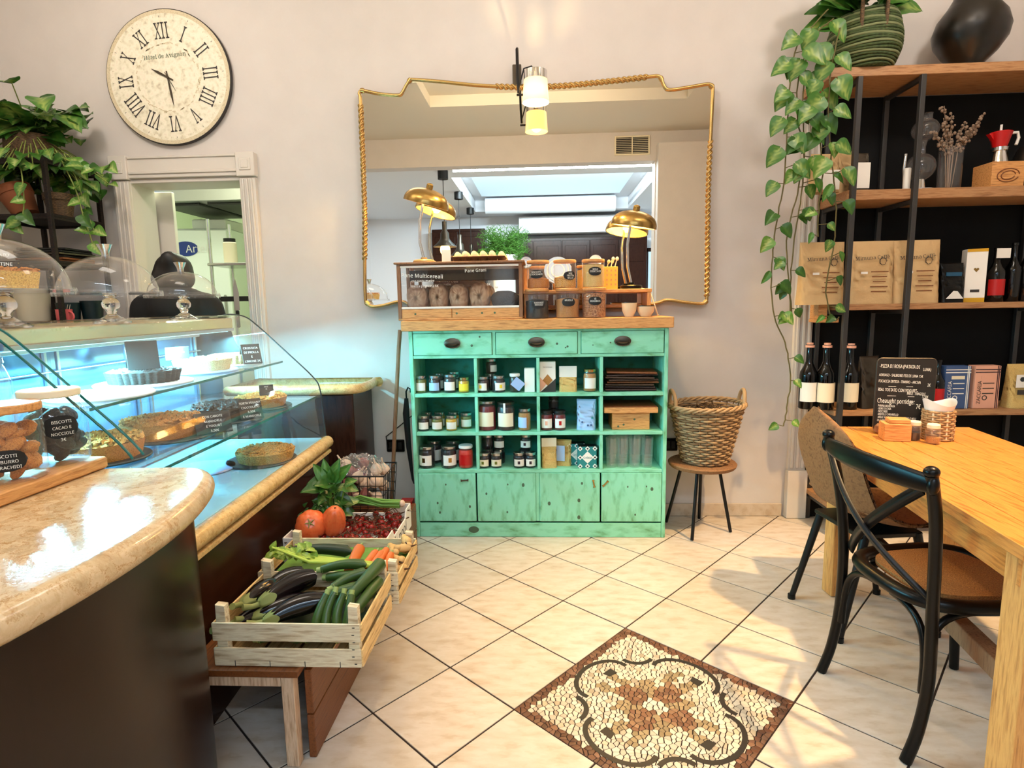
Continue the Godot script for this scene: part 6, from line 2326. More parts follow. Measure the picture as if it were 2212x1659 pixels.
func cabinet_top() -> void:
	var y := 1.2495
	# bread box
	var t := T("bread_box", "wooden framed glass bread box standing on the left of the cabinet top", "bread box", Vector3(-0.444, y, 0.22))
	var w := 0.69
	var h := 0.305
	var d := 0.25
	var g := G()
	g.box(Vector3(0, 0.006, 0), Vector3(w, 0.012, d), 0.002)
	put("base_board", g, "pine", t)
	for k in 2:
		g = G()
		var xa: float = [-0.325, -0.045][k]
		var xb: float = [-0.048, 0.325][k]
		g.box(Vector3((xa + xb) / 2, 0.037, d / 2 - 0.012), Vector3(xb - xa, 0.05, 0.018), 0.002)
		put("front_board", g, "pine", t)
	for q in [-0.25, -0.02, 0.12, 0.19]:
		g = G()
		g.xf = Transform3D(rot(Vector3.RIGHT, 90), Vector3(q, 0.035, d / 2 - 0.0032))
		g.cyl(Vector3.ZERO, 0.006, 0.0005, 10)
		put("knot", g, "knot", t)
	for sx in [-1.0, 1.0]:
		for sz in [-1.0, 1.0]:
			g = G()
			g.box(Vector3(sx * (w / 2 - 0.01), h / 2, sz * (d / 2 - 0.01)), Vector3(0.02, h, 0.02), 0.002)
			put("post", g, "old_wood", t)
	g = G()
	g.box(Vector3(0, h + 0.005, 0), Vector3(w + 0.025, 0.011, d + 0.02), 0.002)
	put("top_board", g, "old_wood", t)
	for q in [0.068, 0.292]:
		g = G()
		g.box(Vector3(0, q, d / 2 - 0.006), Vector3(w - 0.04, 0.012, 0.012), 0.002)
		put("glass_rail", g, "white", t)
	g = G()
	g.box(Vector3(0, 0.255, -d / 2 + 0.01), Vector3(w - 0.04, 0.06, 0.008))
	put("back_strip", g, "dark_wood", t)  # dark strip stands in for a reflection behind the glass
	g = G()
	g.face(Vector3(-0.325, 0.07, d / 2 - 0.006), Vector3(0.325, 0.07, d / 2 - 0.006), Vector3(0.325, 0.29, d / 2 - 0.006), Vector3(-0.325, 0.29, d / 2 - 0.006), Vector3.BACK)
	put("front_glass", g, "glass", t)
	for sx in [-1.0, 1.0]:
		g = G()
		g.face(Vector3(sx * 0.335, 0.07, -0.11), Vector3(sx * 0.335, 0.07, 0.11), Vector3(sx * 0.335, 0.3, 0.11), Vector3(sx * 0.335, 0.3, -0.11), Vector3(sx, 0, 0))
		put("side_glass", g, "glass", t)
	var zz := d / 2 - 0.004
	words("Pane Multicereali", 0.021, Vector3(-0.32, 0.248, zz), rot(Vector3(0, 0, 1), -3), "chalk", t, "chalk_writing")
	words("con pasta madre", 0.012, Vector3(-0.265, 0.215, zz), Basis.IDENTITY, "chalk", t, "chalk_writing")
	words("mezza pagnotta 6€", 0.013, Vector3(-0.27, 0.187, zz), Basis.IDENTITY, "chalk", t, "chalk_writing")
	words("Pane Grani", 0.017, Vector3(0.03, 0.264, zz), rot(Vector3(0, 0, 1), 2), "chalk", t, "chalk_writing")
	words("6€", 0.014, Vector3(0.15, 0.19, zz), Basis.IDENTITY, "chalk", t, "chalk_writing")
	var yb := y + 0.0605
	g = G()
	g.box(Vector3(-0.444, y + 0.036, 0.205), Vector3(0.64, 0.048, 0.19))
	var inb := put("inner_tray", g, "pine", self)
	tag(inb, "wooden tray floor lifting the loaves inside the bread box", "tray")
	loaf("leftmost rustic loaf in the bread box", Vector3(-0.7, yb, 0.21), 0.125, 0.15, 0.17, "bread")
	loaf("second rustic loaf from the left in the bread box", Vector3(-0.578, yb, 0.21), 0.115, 0.155, 0.17, "bread")
	loaf("third rustic loaf from the left in the bread box", Vector3(-0.463, yb, 0.21), 0.113, 0.152, 0.17, "bread")
	loaf("fourth rustic loaf, tallest, with a pale torn side", Vector3(-0.345, yb, 0.21), 0.12, 0.16, 0.17, "bread")
	loaf("dark round rye loaf at the right end of the bread box", Vector3(-0.205, yb, 0.23), 0.155, 0.105, 0.13, "dark_bread")
	# on the bread box
	var yt := y + 0.3165
	table_lamp("brass dome table lamp standing on the bread box", Vector3(-0.665, yt, 0.19), Vector3(-0.655, 1.905, 0.2), -16.0, "olive_band")
	t = T("egg_tray", "brown pulp tray of eggs on top of the bread box", "egg tray", Vector3(-0.345, yt, 0.2))
	for i in 6:
		for j in 3:
			g = G()
			g.lathe(Vector3(-0.125 + 0.05 * i, 0, -0.05 + 0.05 * j), [Vector2(0, 0), Vector2(0.016, 0), Vector2(0.025, 0.03), Vector2(0.021, 0.03), Vector2(0.014, 0.006), Vector2(0, 0.005)], 10)
			put("egg_cup", g, "dry_stem", t)
	g = G()
	for sz in [-0.078, 0.078]:
		g.box(Vector3(0, 0.027, sz), Vector3(0.3, 0.006, 0.012), 0.002)
	put("rim", g, "dry_stem", t)
	for i in 6:
		for j in 3:
			if (i + j * 2) % 5 == 4:
				continue
			g = G()
			g.surf(14, 9, func(u: float, v: float): return Vector3(0.02 * sin(PI * v) * sin(u * TAU), 0.027 * cos(PI * v) * (1.1 if v < 0.5 else 0.95), 0.02 * sin(PI * v) * cos(u * TAU)))
			var e := tag(put("egg", g, "clay"), "beige egg in the pulp tray on the bread box", "egg", "eggs in the pulp tray") as Node3D
			e.position = Vector3(-0.345 - 0.125 + 0.05 * i, yt + 0.033, 0.2 - 0.05 + 0.05 * j)
	t = carton("price_card", "small white card standing beside the egg tray on the bread box", "card", Vector3(-0.525, yt, 0.26), Vector3(0.05, 0.07, 0.004), "paper", 0.1)
	# riser and what it carries
	t = T("wooden_riser", "small wooden riser shelf behind the storage jars on the cabinet top", "riser", Vector3(0.26, y, 0.14))
	g = G()
	g.box(Vector3(0, 0.145, 0), Vector3(0.72, 0.02, 0.17), 0.003)
	put("top", g, "pine", t)
	for sx in [-0.345, 0.345]:
		g = G()
		g.box(Vector3(sx, 0.0675, 0), Vector3(0.022, 0.135, 0.165), 0.003)
		put("leg", g, "pine_up", t)
	g = G()
	g.box(Vector3(0, 0.06, -0.075), Vector3(0.66, 0.02, 0.014), 0.002)
	put("back_strip", g, "pine", t)
	var yr := y + 0.1555
	table_lamp("lit brass dome table lamp on the riser at the right of the cabinet", Vector3(0.515, yr, 0.15), Vector3(0.505, 1.76, 0.18), -9.0, "black_gloss")
	t = carton("cutlery_holder", "orange wooden holder with small holes behind the right storage jar", "holder", Vector3(0.385, yr, 0.16), Vector3(0.098, 0.125, 0.07), "orange_box")
	for i in 4:
		for j in 4:
			front_patch(t, "hole", Vector3(0, 0, 0.07), Vector2(-0.036 + 0.024 * i, 0.025 + 0.026 * j), Vector2(0.008, 0.012), "pine", 0.0002)
	for k in 2:
		g = G()
		g.tube([Vector3(0.01 + 0.022 * k, 0.11, 0), Vector3(0.025 + 0.022 * k, 0.165, 0)], 0.003, 6)
		g.ball(Vector3(0.027 + 0.022 * k, 0.17, 0), Vector3(0.01, 0.012, 0.008), 10, 7)
		var sp := tag(put("spoon", g, "cream"), ["pale spoon handle in the orange holder, left one", "pale spoon handle in the orange holder, right one"][k], "spoon") as Node3D
		sp.position = Vector3(0.385, yr, 0.16)
	# storage jars: three below, three stacked on them
	var jl := ["black tea in a glass jar with an oval black label, lower left", "muesli in a glass jar with an oval black label, lower middle", "dark flakes in a glass jar with a black label, lower right", "small biscuits in a glass jar with a wooden lid, upper left", "golden cereal in a glass jar with a wooden lid, upper middle", "dried slices in a glass jar with a wooden lid, upper right"]
	var jw := [["KARKADÈ", "INFUSO"], ["MUESLI"], ["TÈ", "ROOIBOS"], ["BISCOTTI", "CROCCANTI"], ["MIX", "FRUTTA", "SECCA"], ["MELE", "ESSICCATE"]]
	for k in 6:
		var x: float = [-0.022, 0.146, 0.292, -0.014, 0.132, 0.287][k]
		var low := k < 3
		var yy := y + (0.0005 if low else 0.1635)
		var rd := 0.065 if low else 0.061
		var jh := 0.145 if low else 0.135
		var j := store_jar(jl[k], Vector3(x, yy, 0.3 if low else 0.292), rd, jh, "pine", 0.016, false, "storage jars on the cabinet")
		var fh: float = [0.095, 0.1, 0.13, 0.05, 0.055, 0.12][k]
		g = G()
		g.lathe(Vector3.ZERO, [Vector2(0, 0.003), Vector2(rd - 0.004, 0.003), Vector2(rd - 0.004, fh), Vector2(rd * 0.5, fh + 0.008), Vector2(0, fh + 0.01)], 24)
		var fl := put("contents", g, ["black_tea", "grains", "bread", "cookie", "pastry", "pale_grains"][k], j)
		stuff(fl)
		oval_label(j, rd, [0.075, 0.085, 0.09, 0.075, 0.065, 0.085][k], 0.075, 0.045, [0.15, 0.05, 0.0, -0.15, 0.45, 0.1][k], jw[k], 0.009)
	# plates propped up behind the jars
	for s in [["small round blue ringed plate behind the upper left jar", -0.085, 0.034, 1.57], ["larger blue ringed plate behind the upper middle jar", 0.1, 0.08, 1.52], ["small round blue ringed plate behind the upper right jar", 0.32, 0.036, 1.57]]:
		g = G()
		g.xf = Transform3D(rot(Vector3.RIGHT, 80), Vector3.ZERO)
		g.lathe(Vector3.ZERO, [Vector2(0, 0.002), Vector2(s[2] * 0.6, 0.002), Vector2(s[2], 0.009), Vector2(s[2] * 0.98, 0.012), Vector2(s[2] * 0.6, 0.005), Vector2(0, 0.005)], 28)
		t = T("ringed_plate", s[0], "plate", Vector3(s[1], s[3], 0.075))
		put("body", g, "plate_blue", t)
		for q in [0.45, 0.75]:
			g = G()
			g.xf = Transform3D(rot(Vector3.RIGHT, 80), Vector3.ZERO)
			g.lathe(Vector3.ZERO, [Vector2(s[2] * q, 0.007 + 0.004 * (1 if q > 0.6 else 0)), Vector2(s[2] * (q + 0.06), 0.0075 + 0.005 * (1 if q > 0.6 else 0))], 28)
			put("ring", g, "paper", t)
		g = G()
		g.box(Vector3(0, -(s[3] - yr) / 2 - s[2] * 0.5, 0), Vector3(0.03, s[3] - yr - s[2] * 0.98, 0.012), 0.002)
		put("stand", g, "pine_up", t)
	# two clay bowls at the right end
	for k in 2:
		var s: Array = [["tall pale clay cup with a dark rim on the cabinet top", 0.486, 0.042, 0.08], ["low pale clay bowl with a dark rim at the cabinet's right end", 0.564, 0.047, 0.06]][k]
		t = T("clay_bowl", s[0], "bowl", Vector3(s[1] - 0.004 + 0.012 * k, y + 0.0005, 0.31))
		g = G()
		g.lathe(Vector3.ZERO, [Vector2(0, 0), Vector2(s[2] * 0.55, 0), Vector2(s[2] * 0.92, s[3] * 0.45), Vector2(s[2], s[3]), Vector2(s[2] * 0.93, s[3]), Vector2(s[2] * 0.82, s[3] * 0.5), Vector2(0, s[3] * 0.2)], 24)
		put("body", g, "clay", t)
		g = G()
		g.lathe(Vector3.ZERO, [Vector2(s[2] * 0.92, s[3] + 0.0005), Vector2(s[2] * 1.01, s[3] + 0.0005), Vector2(s[2] * 1.01, s[3] - 0.004)], 24)
		put("rim", g, "jam_brown", t)
	g = G()
	g.tube([Vector3(0.575, y + 0.16, 0.1), Vector3(0.63, y + 0.15, 0.09), Vector3(0.66, y + 0.06, 0.1), Vector3(0.675, y + 0.003, 0.12), Vector3(0.69, y + 0.004, 0.06), Vector3(0.7, y + 0.01, 0.018), Vector3(0.702, 0.9, 0.016), Vector3(0.72, 0.62, 0.012), Vector3(0.76, 0.5, 0.012)], 0.004, 6)
	tag(put("lamp_cord", g, "cream"), "cream cord running from the right table lamp down the wall", "cord")


func closed_spline(pts: Array, n: int) -> Array:
	var out := []
	var m := pts.size()
	for i in m:
		for k in n:
			out.append(pts[i].cubic_interpolate(pts[(i + 1) % m], pts[(i - 1 + m) % m], pts[(i + 2) % m], float(k) / n))
	return out


func mirror_and_clock() -> void:
	var mz := 0.05
	var out := [Vector3(-1.029, 2.521, 0.05), Vector3(-1.034, 2.541, 0.05), Vector3(-1.014, 2.561, 0.05), Vector3(-0.915, 2.54, 0.05), Vector3(-0.813, 2.529, 0.05), Vector3(-0.786, 2.538, 0.05), Vector3(-0.757, 2.582, 0.05), Vector3(-0.737, 2.606, 0.05), Vector3(-0.718, 2.611, 0.05), Vector3(-0.564, 2.595, 0.05), Vector3(-0.353, 2.568, 0.05), Vector3(-0.142, 2.551, 0.05), Vector3(-0.01, 2.547, 0.05), Vector3(0.173, 2.55, 0.05), Vector3(0.406, 2.564, 0.05), Vector3(0.612, 2.579, 0.05), Vector3(0.663, 2.582, 0.05), Vector3(0.684, 2.567, 0.05), Vector3(0.705, 2.522, 0.05), Vector3(0.737, 2.506, 0.05), Vector3(0.844, 2.517, 0.05), Vector3(0.94, 2.529, 0.05), Vector3(0.964, 2.518, 0.05), Vector3(0.972, 2.493, 0.05), Vector3(0.968, 2.286, 0.05), Vector3(0.962, 2.035, 0.05), Vector3(0.964, 1.779, 0.05), Vector3(0.969, 1.516, 0.05), Vector3(0.971, 1.356, 0.05), Vector3(0.964, 1.324, 0.05), Vector3(0.932, 1.314, 0.05), Vector3(0.846, 1.324, 0.05), Vector3(0.738, 1.339, 0.05), Vector3(0.658, 1.319, 0.05), Vector3(0.36, 1.302, 0.05), Vector3(-0.052, 1.298, 0.05), Vector3(-0.468, 1.305, 0.05), Vector3(-0.748, 1.32, 0.05), Vector3(-0.836, 1.358, 0.05), Vector3(-0.945, 1.337, 0.05), Vector3(-1.016, 1.33, 0.05), Vector3(-1.049, 1.35, 0.05), Vector3(-1.058, 1.392, 0.05), Vector3(-1.05, 1.611, 0.05), Vector3(-1.037, 1.852, 0.05), Vector3(-1.032, 2.116, 0.05), Vector3(-1.03, 2.348, 0.05)]
	var t := T("wall_mirror", "large shaped wall mirror with a twisted gilt frame above the cabinet", "mirror", Vector3(0, 0, 0))
	var ring := closed_spline(out, 4)
	var poly := PackedVector2Array()
	for p in ring:
		poly.append(Vector2(p.x, p.y))
	var g := G()
	g.slab(poly, mz - 0.006, mz)
	put("mirror_glass", g, "mirror", t)
	g = G()
	g.slab(poly, mz - 0.03, mz - 0.0065)
	put("backing", g, "old_wood", t)
	g = G()
	for k in ring.size():
		ring[k].z = mz + 0.002
	g.tube(ring, 0.0095, 10, true)
	put("frame", g, "gold", t)
	# twisted lengths: along the top and down both sides
	var m := ring.size()
	for s in [[42, 60], [97, 112], [172, 187]]:
		g = G()
		var pts := []
		for k in range(s[0], s[1]):
			for q in 8:
				pts.append(ring[k % m].lerp(ring[(k + 1) % m], q / 8.0))
		var acc := 0.0
		for h in 2:
			var st := []
			acc = PI * h
			for k in pts.size():
				var d: Vector3 = (pts[mini(k + 1, pts.size() - 1)] - pts[maxi(k - 1, 0)]).normalized()
				var n := Vector3(-d.y, d.x, 0)
				st.append(pts[k] + (n * cos(acc) + Vector3.BACK * sin(acc)) * 0.0095)
				if k < pts.size() - 1:
					acc += pts[k].distance_to(pts[k + 1]) * 105.0
			g.tube(st, 0.0075, 7)
		put("rope_band", g, "gold", t)
	for k in [8, 28, 68, 88, 116, 164]:
		g = G()
		var d: Vector3 = (ring[(k + 1) % m] - ring[(k - 1 + m) % m]).normalized()
		g.tube([ring[k] - d * 0.012, ring[k] - d * 0.006, ring[k] + d * 0.006, ring[k] + d * 0.012], [0.012, 0.0145, 0.0145, 0.012], 10)
		put("collar", g, "gold", t)
	# wall lamp clipped over the mirror
	t = T("wall_spot_lamp", "lit cylindrical wall lamp on a dark bracket over the mirror", "wall lamp", Vector3(-0.017, 2.45, 0.31))
	g = G()
	g.box(Vector3(-0.107, 0.13, -0.29), Vector3(0.05, 0.2, 0.03), 0.004)
	put("mount", g, "pewter", t)
	g = G()
	g.tube([Vector3(-0.1, 0.06, -0.275), Vector3(-0.1, 0.2, -0.25), Vector3(-0.1, 0.27, -0.17), Vector3(-0.098, 0.22, -0.06), Vector3(-0.095, 0.06, -0.01), Vector3(-0.09, -0.02, 0)], 0.007, 8)
	g.tube([Vector3(-0.09, 0.0, 0.0), Vector3(-0.06, 0.1, 0.0), Vector3(-0.02, 0.11, 0), Vector3(0.0, 0.085, 0)], 0.004, 7)
	g.tube([Vector3(-0.1, -0.03, 0.0), Vector3(-0.06, -0.03, 0)], 0.006, 8)
	put("bracket", g, "black_metal", t)
	g = G()
	var rs := 0.063
	# glass cylinder, open below, with a slotted metal collar on top
	g.lathe(Vector3.ZERO, [Vector2(rs * 1.1, -0.072), Vector2(rs, 0.02), Vector2(rs * 0.96, 0.052)], 36)
	put("lamp_glass", g, mk("frosted", Color(0.86, 0.8, 0.7), 0.35), t)
	M["frosted"].backlight_enabled = true
	M["frosted"].backlight = Color(0.2, 0.17, 0.12)
	g = G()
	var gaps := [2.55, 2.7, 3.08, 3.2, 3.58, 3.72, 3.83, 0.35, -0.05, -0.4]
	var arcs := gaps.duplicate()
	arcs.sort()
	for k in arcs.size():
		var a: float = arcs[k] + 0.022
		var b: float = (arcs[(k + 1) % arcs.size()] + (TAU if k == arcs.size() - 1 else 0.0)) - 0.022
		g.lathe(Vector3.ZERO, [Vector2(rs * 0.98, 0.05), Vector2(rs * 0.98, 0.083)], maxi(2, int((b - a) * 6)), a, b)
	g.lathe(Vector3.ZERO, [Vector2(rs * 0.98, 0.082), Vector2(rs * 0.9, 0.086), Vector2(0, 0.087)], 36)
	g.lathe(Vector3.ZERO, [Vector2(rs * 0.98, 0.04), Vector2(rs * 0.98, 0.052)], 36)
	put("collar", g, "chrome", t)
	g = G()
	g.ball(Vector3(0, -0.035, 0), Vector3(0.036, 0.04, 0.036), 16, 10)
	g.tube([Vector3(0, 0, 0), Vector3(0, 0.035, 0)], 0.014, 8)
	put("bulb", g, "bulb_warm", t)
	omni("wall_lamp_light", Vector3(-0.017, 2.425, 0.31), Color(1, 0.85, 0.6), 1.1, 0.008)
	# clock
	var cm := noise("clockface", 0.02, [0.0, Color(0.78, 0.73, 0.64), 0.3, Color(0.92, 0.9, 0.82), 0.6, Color(0.98, 0.96, 0.9), 1.0, Color(0.94, 0.89, 0.82)], 5)
	lay(mk("clock_paper", Color(0.95, 0.94, 0.91), 0.6), cm, Vector3(2, 2, 2))
	lay(mk("clock_worn", Color(0.86, 0.82, 0.74), 0.7), cm, Vector3(7, 7, 7))
	t = T("wall_clock", "large round aged cream wall clock with black Roman numerals above the doorway", "clock", Vector3(-2.171, 2.68, 0.006))
	t.rotation.z = deg_to_rad(4)
	var rc := 0.378
	var face := rot(Vector3.RIGHT, 90)
	g = G()
	g.xf = Transform3D(face, Vector3.ZERO)
	g.cyl(Vector3.ZERO, rc, 0.024, 72, -1, 0.003)
	put("rim", g, "ink", t)
	g = G()
	g.xf = Transform3D(face, Vector3.ZERO)
	g.lathe(Vector3.ZERO, [Vector2(rc * 0.985, 0.0243), Vector2(0, 0.0245)], 72)
	put("dial", g, "clock_paper", t)
	g = G()
	g.xf = Transform3D(face, Vector3.ZERO)
	g.lathe(Vector3.ZERO, [Vector2(rc * 0.985, 0.0248), Vector2(rc * 0.93, 0.0248)], 72)
	put("worn_edge", g, "clock_worn", t)
	var hours := ["XII", "I", "II", "III", "IIII", "V", "VI", "VII", "VIII", "IX", "X", "XI"]
	for k in 12:
		var a := -TAU * k / 12
		var b := rot(Vector3(0, 0, 1), rad_to_deg(a))
		words(hours[k], 0.078, b * Vector3(0, 0.258, 0.0255), b * Basis.from_scale(Vector3(0.6, 1.15, 1)), "ink", t, "numeral", false, 1)
		g = G()
		for q in 5:
			g.box(Vector3(r(-0.05, 0.05), 0.185 + r(-0.006, 0.006), 0.0253), Vector3(0.018, 0.005, 0.0006))
		var o := put("dial_ornament", g, "clock_worn", t)
		o.basis = b
	words("Hôtel de Avignon", 0.022, Vector3(0, 0.12, 0.0258), Basis.IDENTITY, "knot", t, "lettering", false, 1)
	for k in 60:
		g = G()
		g.box(Vector3(0, 0.335, 0.0256), Vector3(0.002, 0.009, 0.0006))
		put("minute_mark", g, "clock_worn" if k % 5 else "ink", t).basis = rot(Vector3(0, 0, 1), 6.0 * k)
	for hd in [[-0.2, 148.0, 0.11, 0.007], [0.0, -176.0, 0.165, 0.006], [0.0, -155.0, 0.09, 0.002]]:
		g = G()
		g.slab(PackedVector2Array([Vector2(-hd[3] * 0.6, -0.035), Vector2(hd[3] * 0.6, -0.035), Vector2(hd[3], hd[2] * 0.6), Vector2(0, hd[2]), Vector2(-hd[3], hd[2] * 0.6)]), 0.028, 0.0295)
		var o := put("hand", g, "pewter", t)
		o.basis = rot(Vector3(0, 0, 1), hd[1] if hd[2] != 0.11 else 58.0)
	g = G()
	g.xf = Transform3D(face, Vector3.ZERO)
	g.cyl(Vector3(0, 0.025, 0), 0.008, 0.007, 14)
	put("hub", g, "pewter", t)


func by_the_wall() -> void:
	var g := G()
	g.tube([Vector3(-0.794, 1.196, 0.3) + Vector3(0, 0, 0), Vector3(-0.81, 1.073, 0.29), Vector3(-0.853, 0.693, 0.26), Vector3(-0.903, 0.183, 0.24), Vector3(-0.935, 0.01, 0.24)], 0.0115, 10)
	tag(put("wooden_pole", g, "old_wood"), "slim wooden pole leaning against the cabinet's left side", "pole")
	for s in [["black wall socket left of the cabinet behind the pole", -0.926, "socket"], ["black wall socket right of the cabinet behind the basket", 0.774, "socket"]]:
		var t := T("wall_socket", s[0], "socket", Vector3(s[1], 0.457, 0.0))
		g = G()
		g.box(Vector3(0, 0, 0.006), Vector3(0.115, 0.08, 0.012), 0.005)
		put("plate", g, "black_gloss", t)
		for k in 3:
			g = G()
			g.box(Vector3(-0.03 + 0.03 * k, 0, 0.013), Vector3(0.022, 0.045, 0.004), 0.001)
			put("module", g, "black", t)
	var t := T("umbrella", "folded black umbrella hanging between the pole and the cabinet", "umbrella", Vector3(-0.768, 0, 0.2))
	g = G()
	g.tube([Vector3(-0.03, 0.79, 0), Vector3(-0.035, 0.7, 0), Vector3(-0.028, 0.5, 0), Vector3(-0.012, 0.3, 0), Vector3(-0.006, 0.27, 0)], [0.012, 0.02, 0.016, 0.007, 0.003], 9)
	put("canopy", g, "cloth_black", t)
	g = G()
	g.tube([Vector3(-0.03, 0.79, 0), Vector3(-0.03, 0.83, 0), Vector3(-0.018, 0.855, 0), Vector3(-0.004, 0.845, 0), Vector3(-0.004, 0.825, 0)], 0.005, 8)
	put("handle", g, "black_gloss", t)
	g = G()
	g.tube([Vector3(-0.926, 0.46, 0.016), Vector3(-0.97, 0.44, 0.03), Vector3(-0.98, 0.52, 0.02), Vector3(-0.9, 0.58, 0.015), Vector3(-0.8, 0.66, 0.015), Vector3(-0.745, 0.74, 0.015)], 0.0035, 6)
	tag(put("black_cord", g, "black"), "black cord curling from the left wall socket up behind the cabinet", "cord")
	t = carton("red_tin", "red tin standing on the floor left of the cabinet", "tin", Vector3(-0.81, 0, 0.24), Vector3(0.075, 0.185, 0.07), "red")
	front_patch(t, "white_print", Vector3(0, 0, 0.07), Vector2(-0.003, 0.085), Vector2(0.045, 0.018), "paper")
	# stool and wicker basket
	var c := Vector3(0.915, 0, 0.25)
	t = T("round_stool", "round brown stool with slim black legs under the wicker basket", "stool", c)
	g = G()
	g.cyl(Vector3(0, 0.392, 0), 0.185, 0.026, 40, 0.19, 0.006)
	put("seat", g, "suede", t)
	for p in [Vector3(0.832, 0, 0.393), Vector3(1.082, 0, 0.272), Vector3(0.96, 0, 0.06), Vector3(0.747, 0, 0.12)]:
		g = G()
		var q: Vector3 = c + (p - c) * 0.55
		g.tube([Vector3(q.x - c.x, 0.393, q.z - c.z), p - c + Vector3(0, 0.004, 0)], 0.0095, 9)
		put("leg", g, "black_metal", t)
	t = T("wicker_basket", "tapering woven wicker basket with loop handles on the round stool", "basket", Vector3(0.93, 0.4185, 0.25))
	var h := 0.33
	var r0 := 0.125
	var r1 := 0.2
	var stakes := 28
	for k in 23:
		g = G()
		var pts := []
		var y := 0.01 + k * (h - 0.03) / 22.0
		for q in stakes * 4:
			var a := TAU * q / (stakes * 4.0)
			var rr := lerpf(r0, r1, y / h) + 0.0055 * cos(a * stakes / 2.0 + PI * (k % 2))
			pts.append(Vector3(sin(a) * rr, y + 0.002 * sin(a * 5 + k), cos(a) * rr))
		g.tube(pts, 0.0066, 5, true)
		put("weave_strand", g, "wicker" if (k * 7) % 3 else "wicker_dark", t)
	for k in stakes:
		g = G()
		var a := TAU * (k + 0.0) / stakes
		g.tube([Vector3(sin(a) * r0, 0.004, cos(a) * r0), Vector3(sin(a) * r1, h, cos(a) * r1)], 0.0042, 5)
		put("stake", g, "wicker_dark", t)
	for k in 3:
		g = G()
		var pts := []
		for q in 72:
			var a := TAU * q / 72.0
			var ph := a * 10.0 + TAU * k / 3.0
			var rr := r1 + 0.003 + 0.009 * cos(ph)
			pts.append(Vector3(sin(a) * rr, h + 0.009 * sin(ph) + 0.008 * sin(a), cos(a) * rr))
		g.tube(pts, 0.0075, 6, true)
		put("rim_strand", g, "wicker", t)
	for s in [0.62, 3.9]:
		g = G()
		var pts := []
		for q in 15:
			var f := q / 14.0 * PI
			pts.append(Vector3(sin(s + 0.28 * cos(f)) * r1, h + 0.085 * sin(f), cos(s + 0.28 * cos(f)) * r1).rotated(Vector3.UP, 0.9))
		g.tube(pts, 0.011, 8)
		put("handle", g, "wicker", t)
	g = G()
	g.cyl(Vector3(0, 0.002, 0), r0, 0.01, 28)
	put("bottom", g, "wicker_dark", t)
	g = G()
	for k in 60:
		var a := r(0, TAU)
		var rr := r(0, 0.15)
		var p := Vector3(sin(a) * rr, h * 0.82 + r(-0.01, 0.03), cos(a) * rr)
		g.tube([p, p + Vector3(r(-0.06, 0.06), r(-0.01, 0.04), r(-0.06, 0.06)), p + Vector3(r(-0.09, 0.09), r(-0.02, 0.02), r(-0.09, 0.09))], 0.003, 4)
	g.cyl(Vector3(0, h * 0.72, 0), 0.165, 0.02, 24)
	stuff(tag(put("paper_straw", g, "basketry"), "straw filling the wicker basket on the stool", "straw") as Node3D).transform = t.transform



func shelving() -> void:
	var t := T("shelving_unit", "wooden shelving on dark iron frames against the black panel at the right", "shelf unit")
	var g := G()
	for b in [[1.475, 3.15, 2.44, 2.488], [1.6, 3.15, 1.836, 1.889], [1.6, 3.15, 1.266, 1.298], [1.6, 3.15, 0.69, 0.72], [1.6, 3.15, 0.16, 0.19]]:
		g = G()
		g.box(Vector3((b[0] + b[1]) / 2, (b[2] + b[3]) / 2, 0.178), Vector3(b[1] - b[0], b[3] - b[2], 0.3 if b[2] < 2.0 else 0.325), 0.004)
		put("board", g, "shelf_wood", t)
	for x in [1.622, 1.932, 2.745]:
		for z in [0.028, 0.338]:
			g = G()
			g.box(Vector3(x, 1.22, z), Vector3(0.026, 2.44, 0.026), 0.003)
			put("post", g, "iron", t)
		for y in [2.424, 1.823, 1.254, 0.678, 0.148]:
			g = G()
			g.box(Vector3(x, y, 0.183), Vector3(0.022, 0.022, 0.29), 0.002)
			put("crossbar", g, "iron", t)


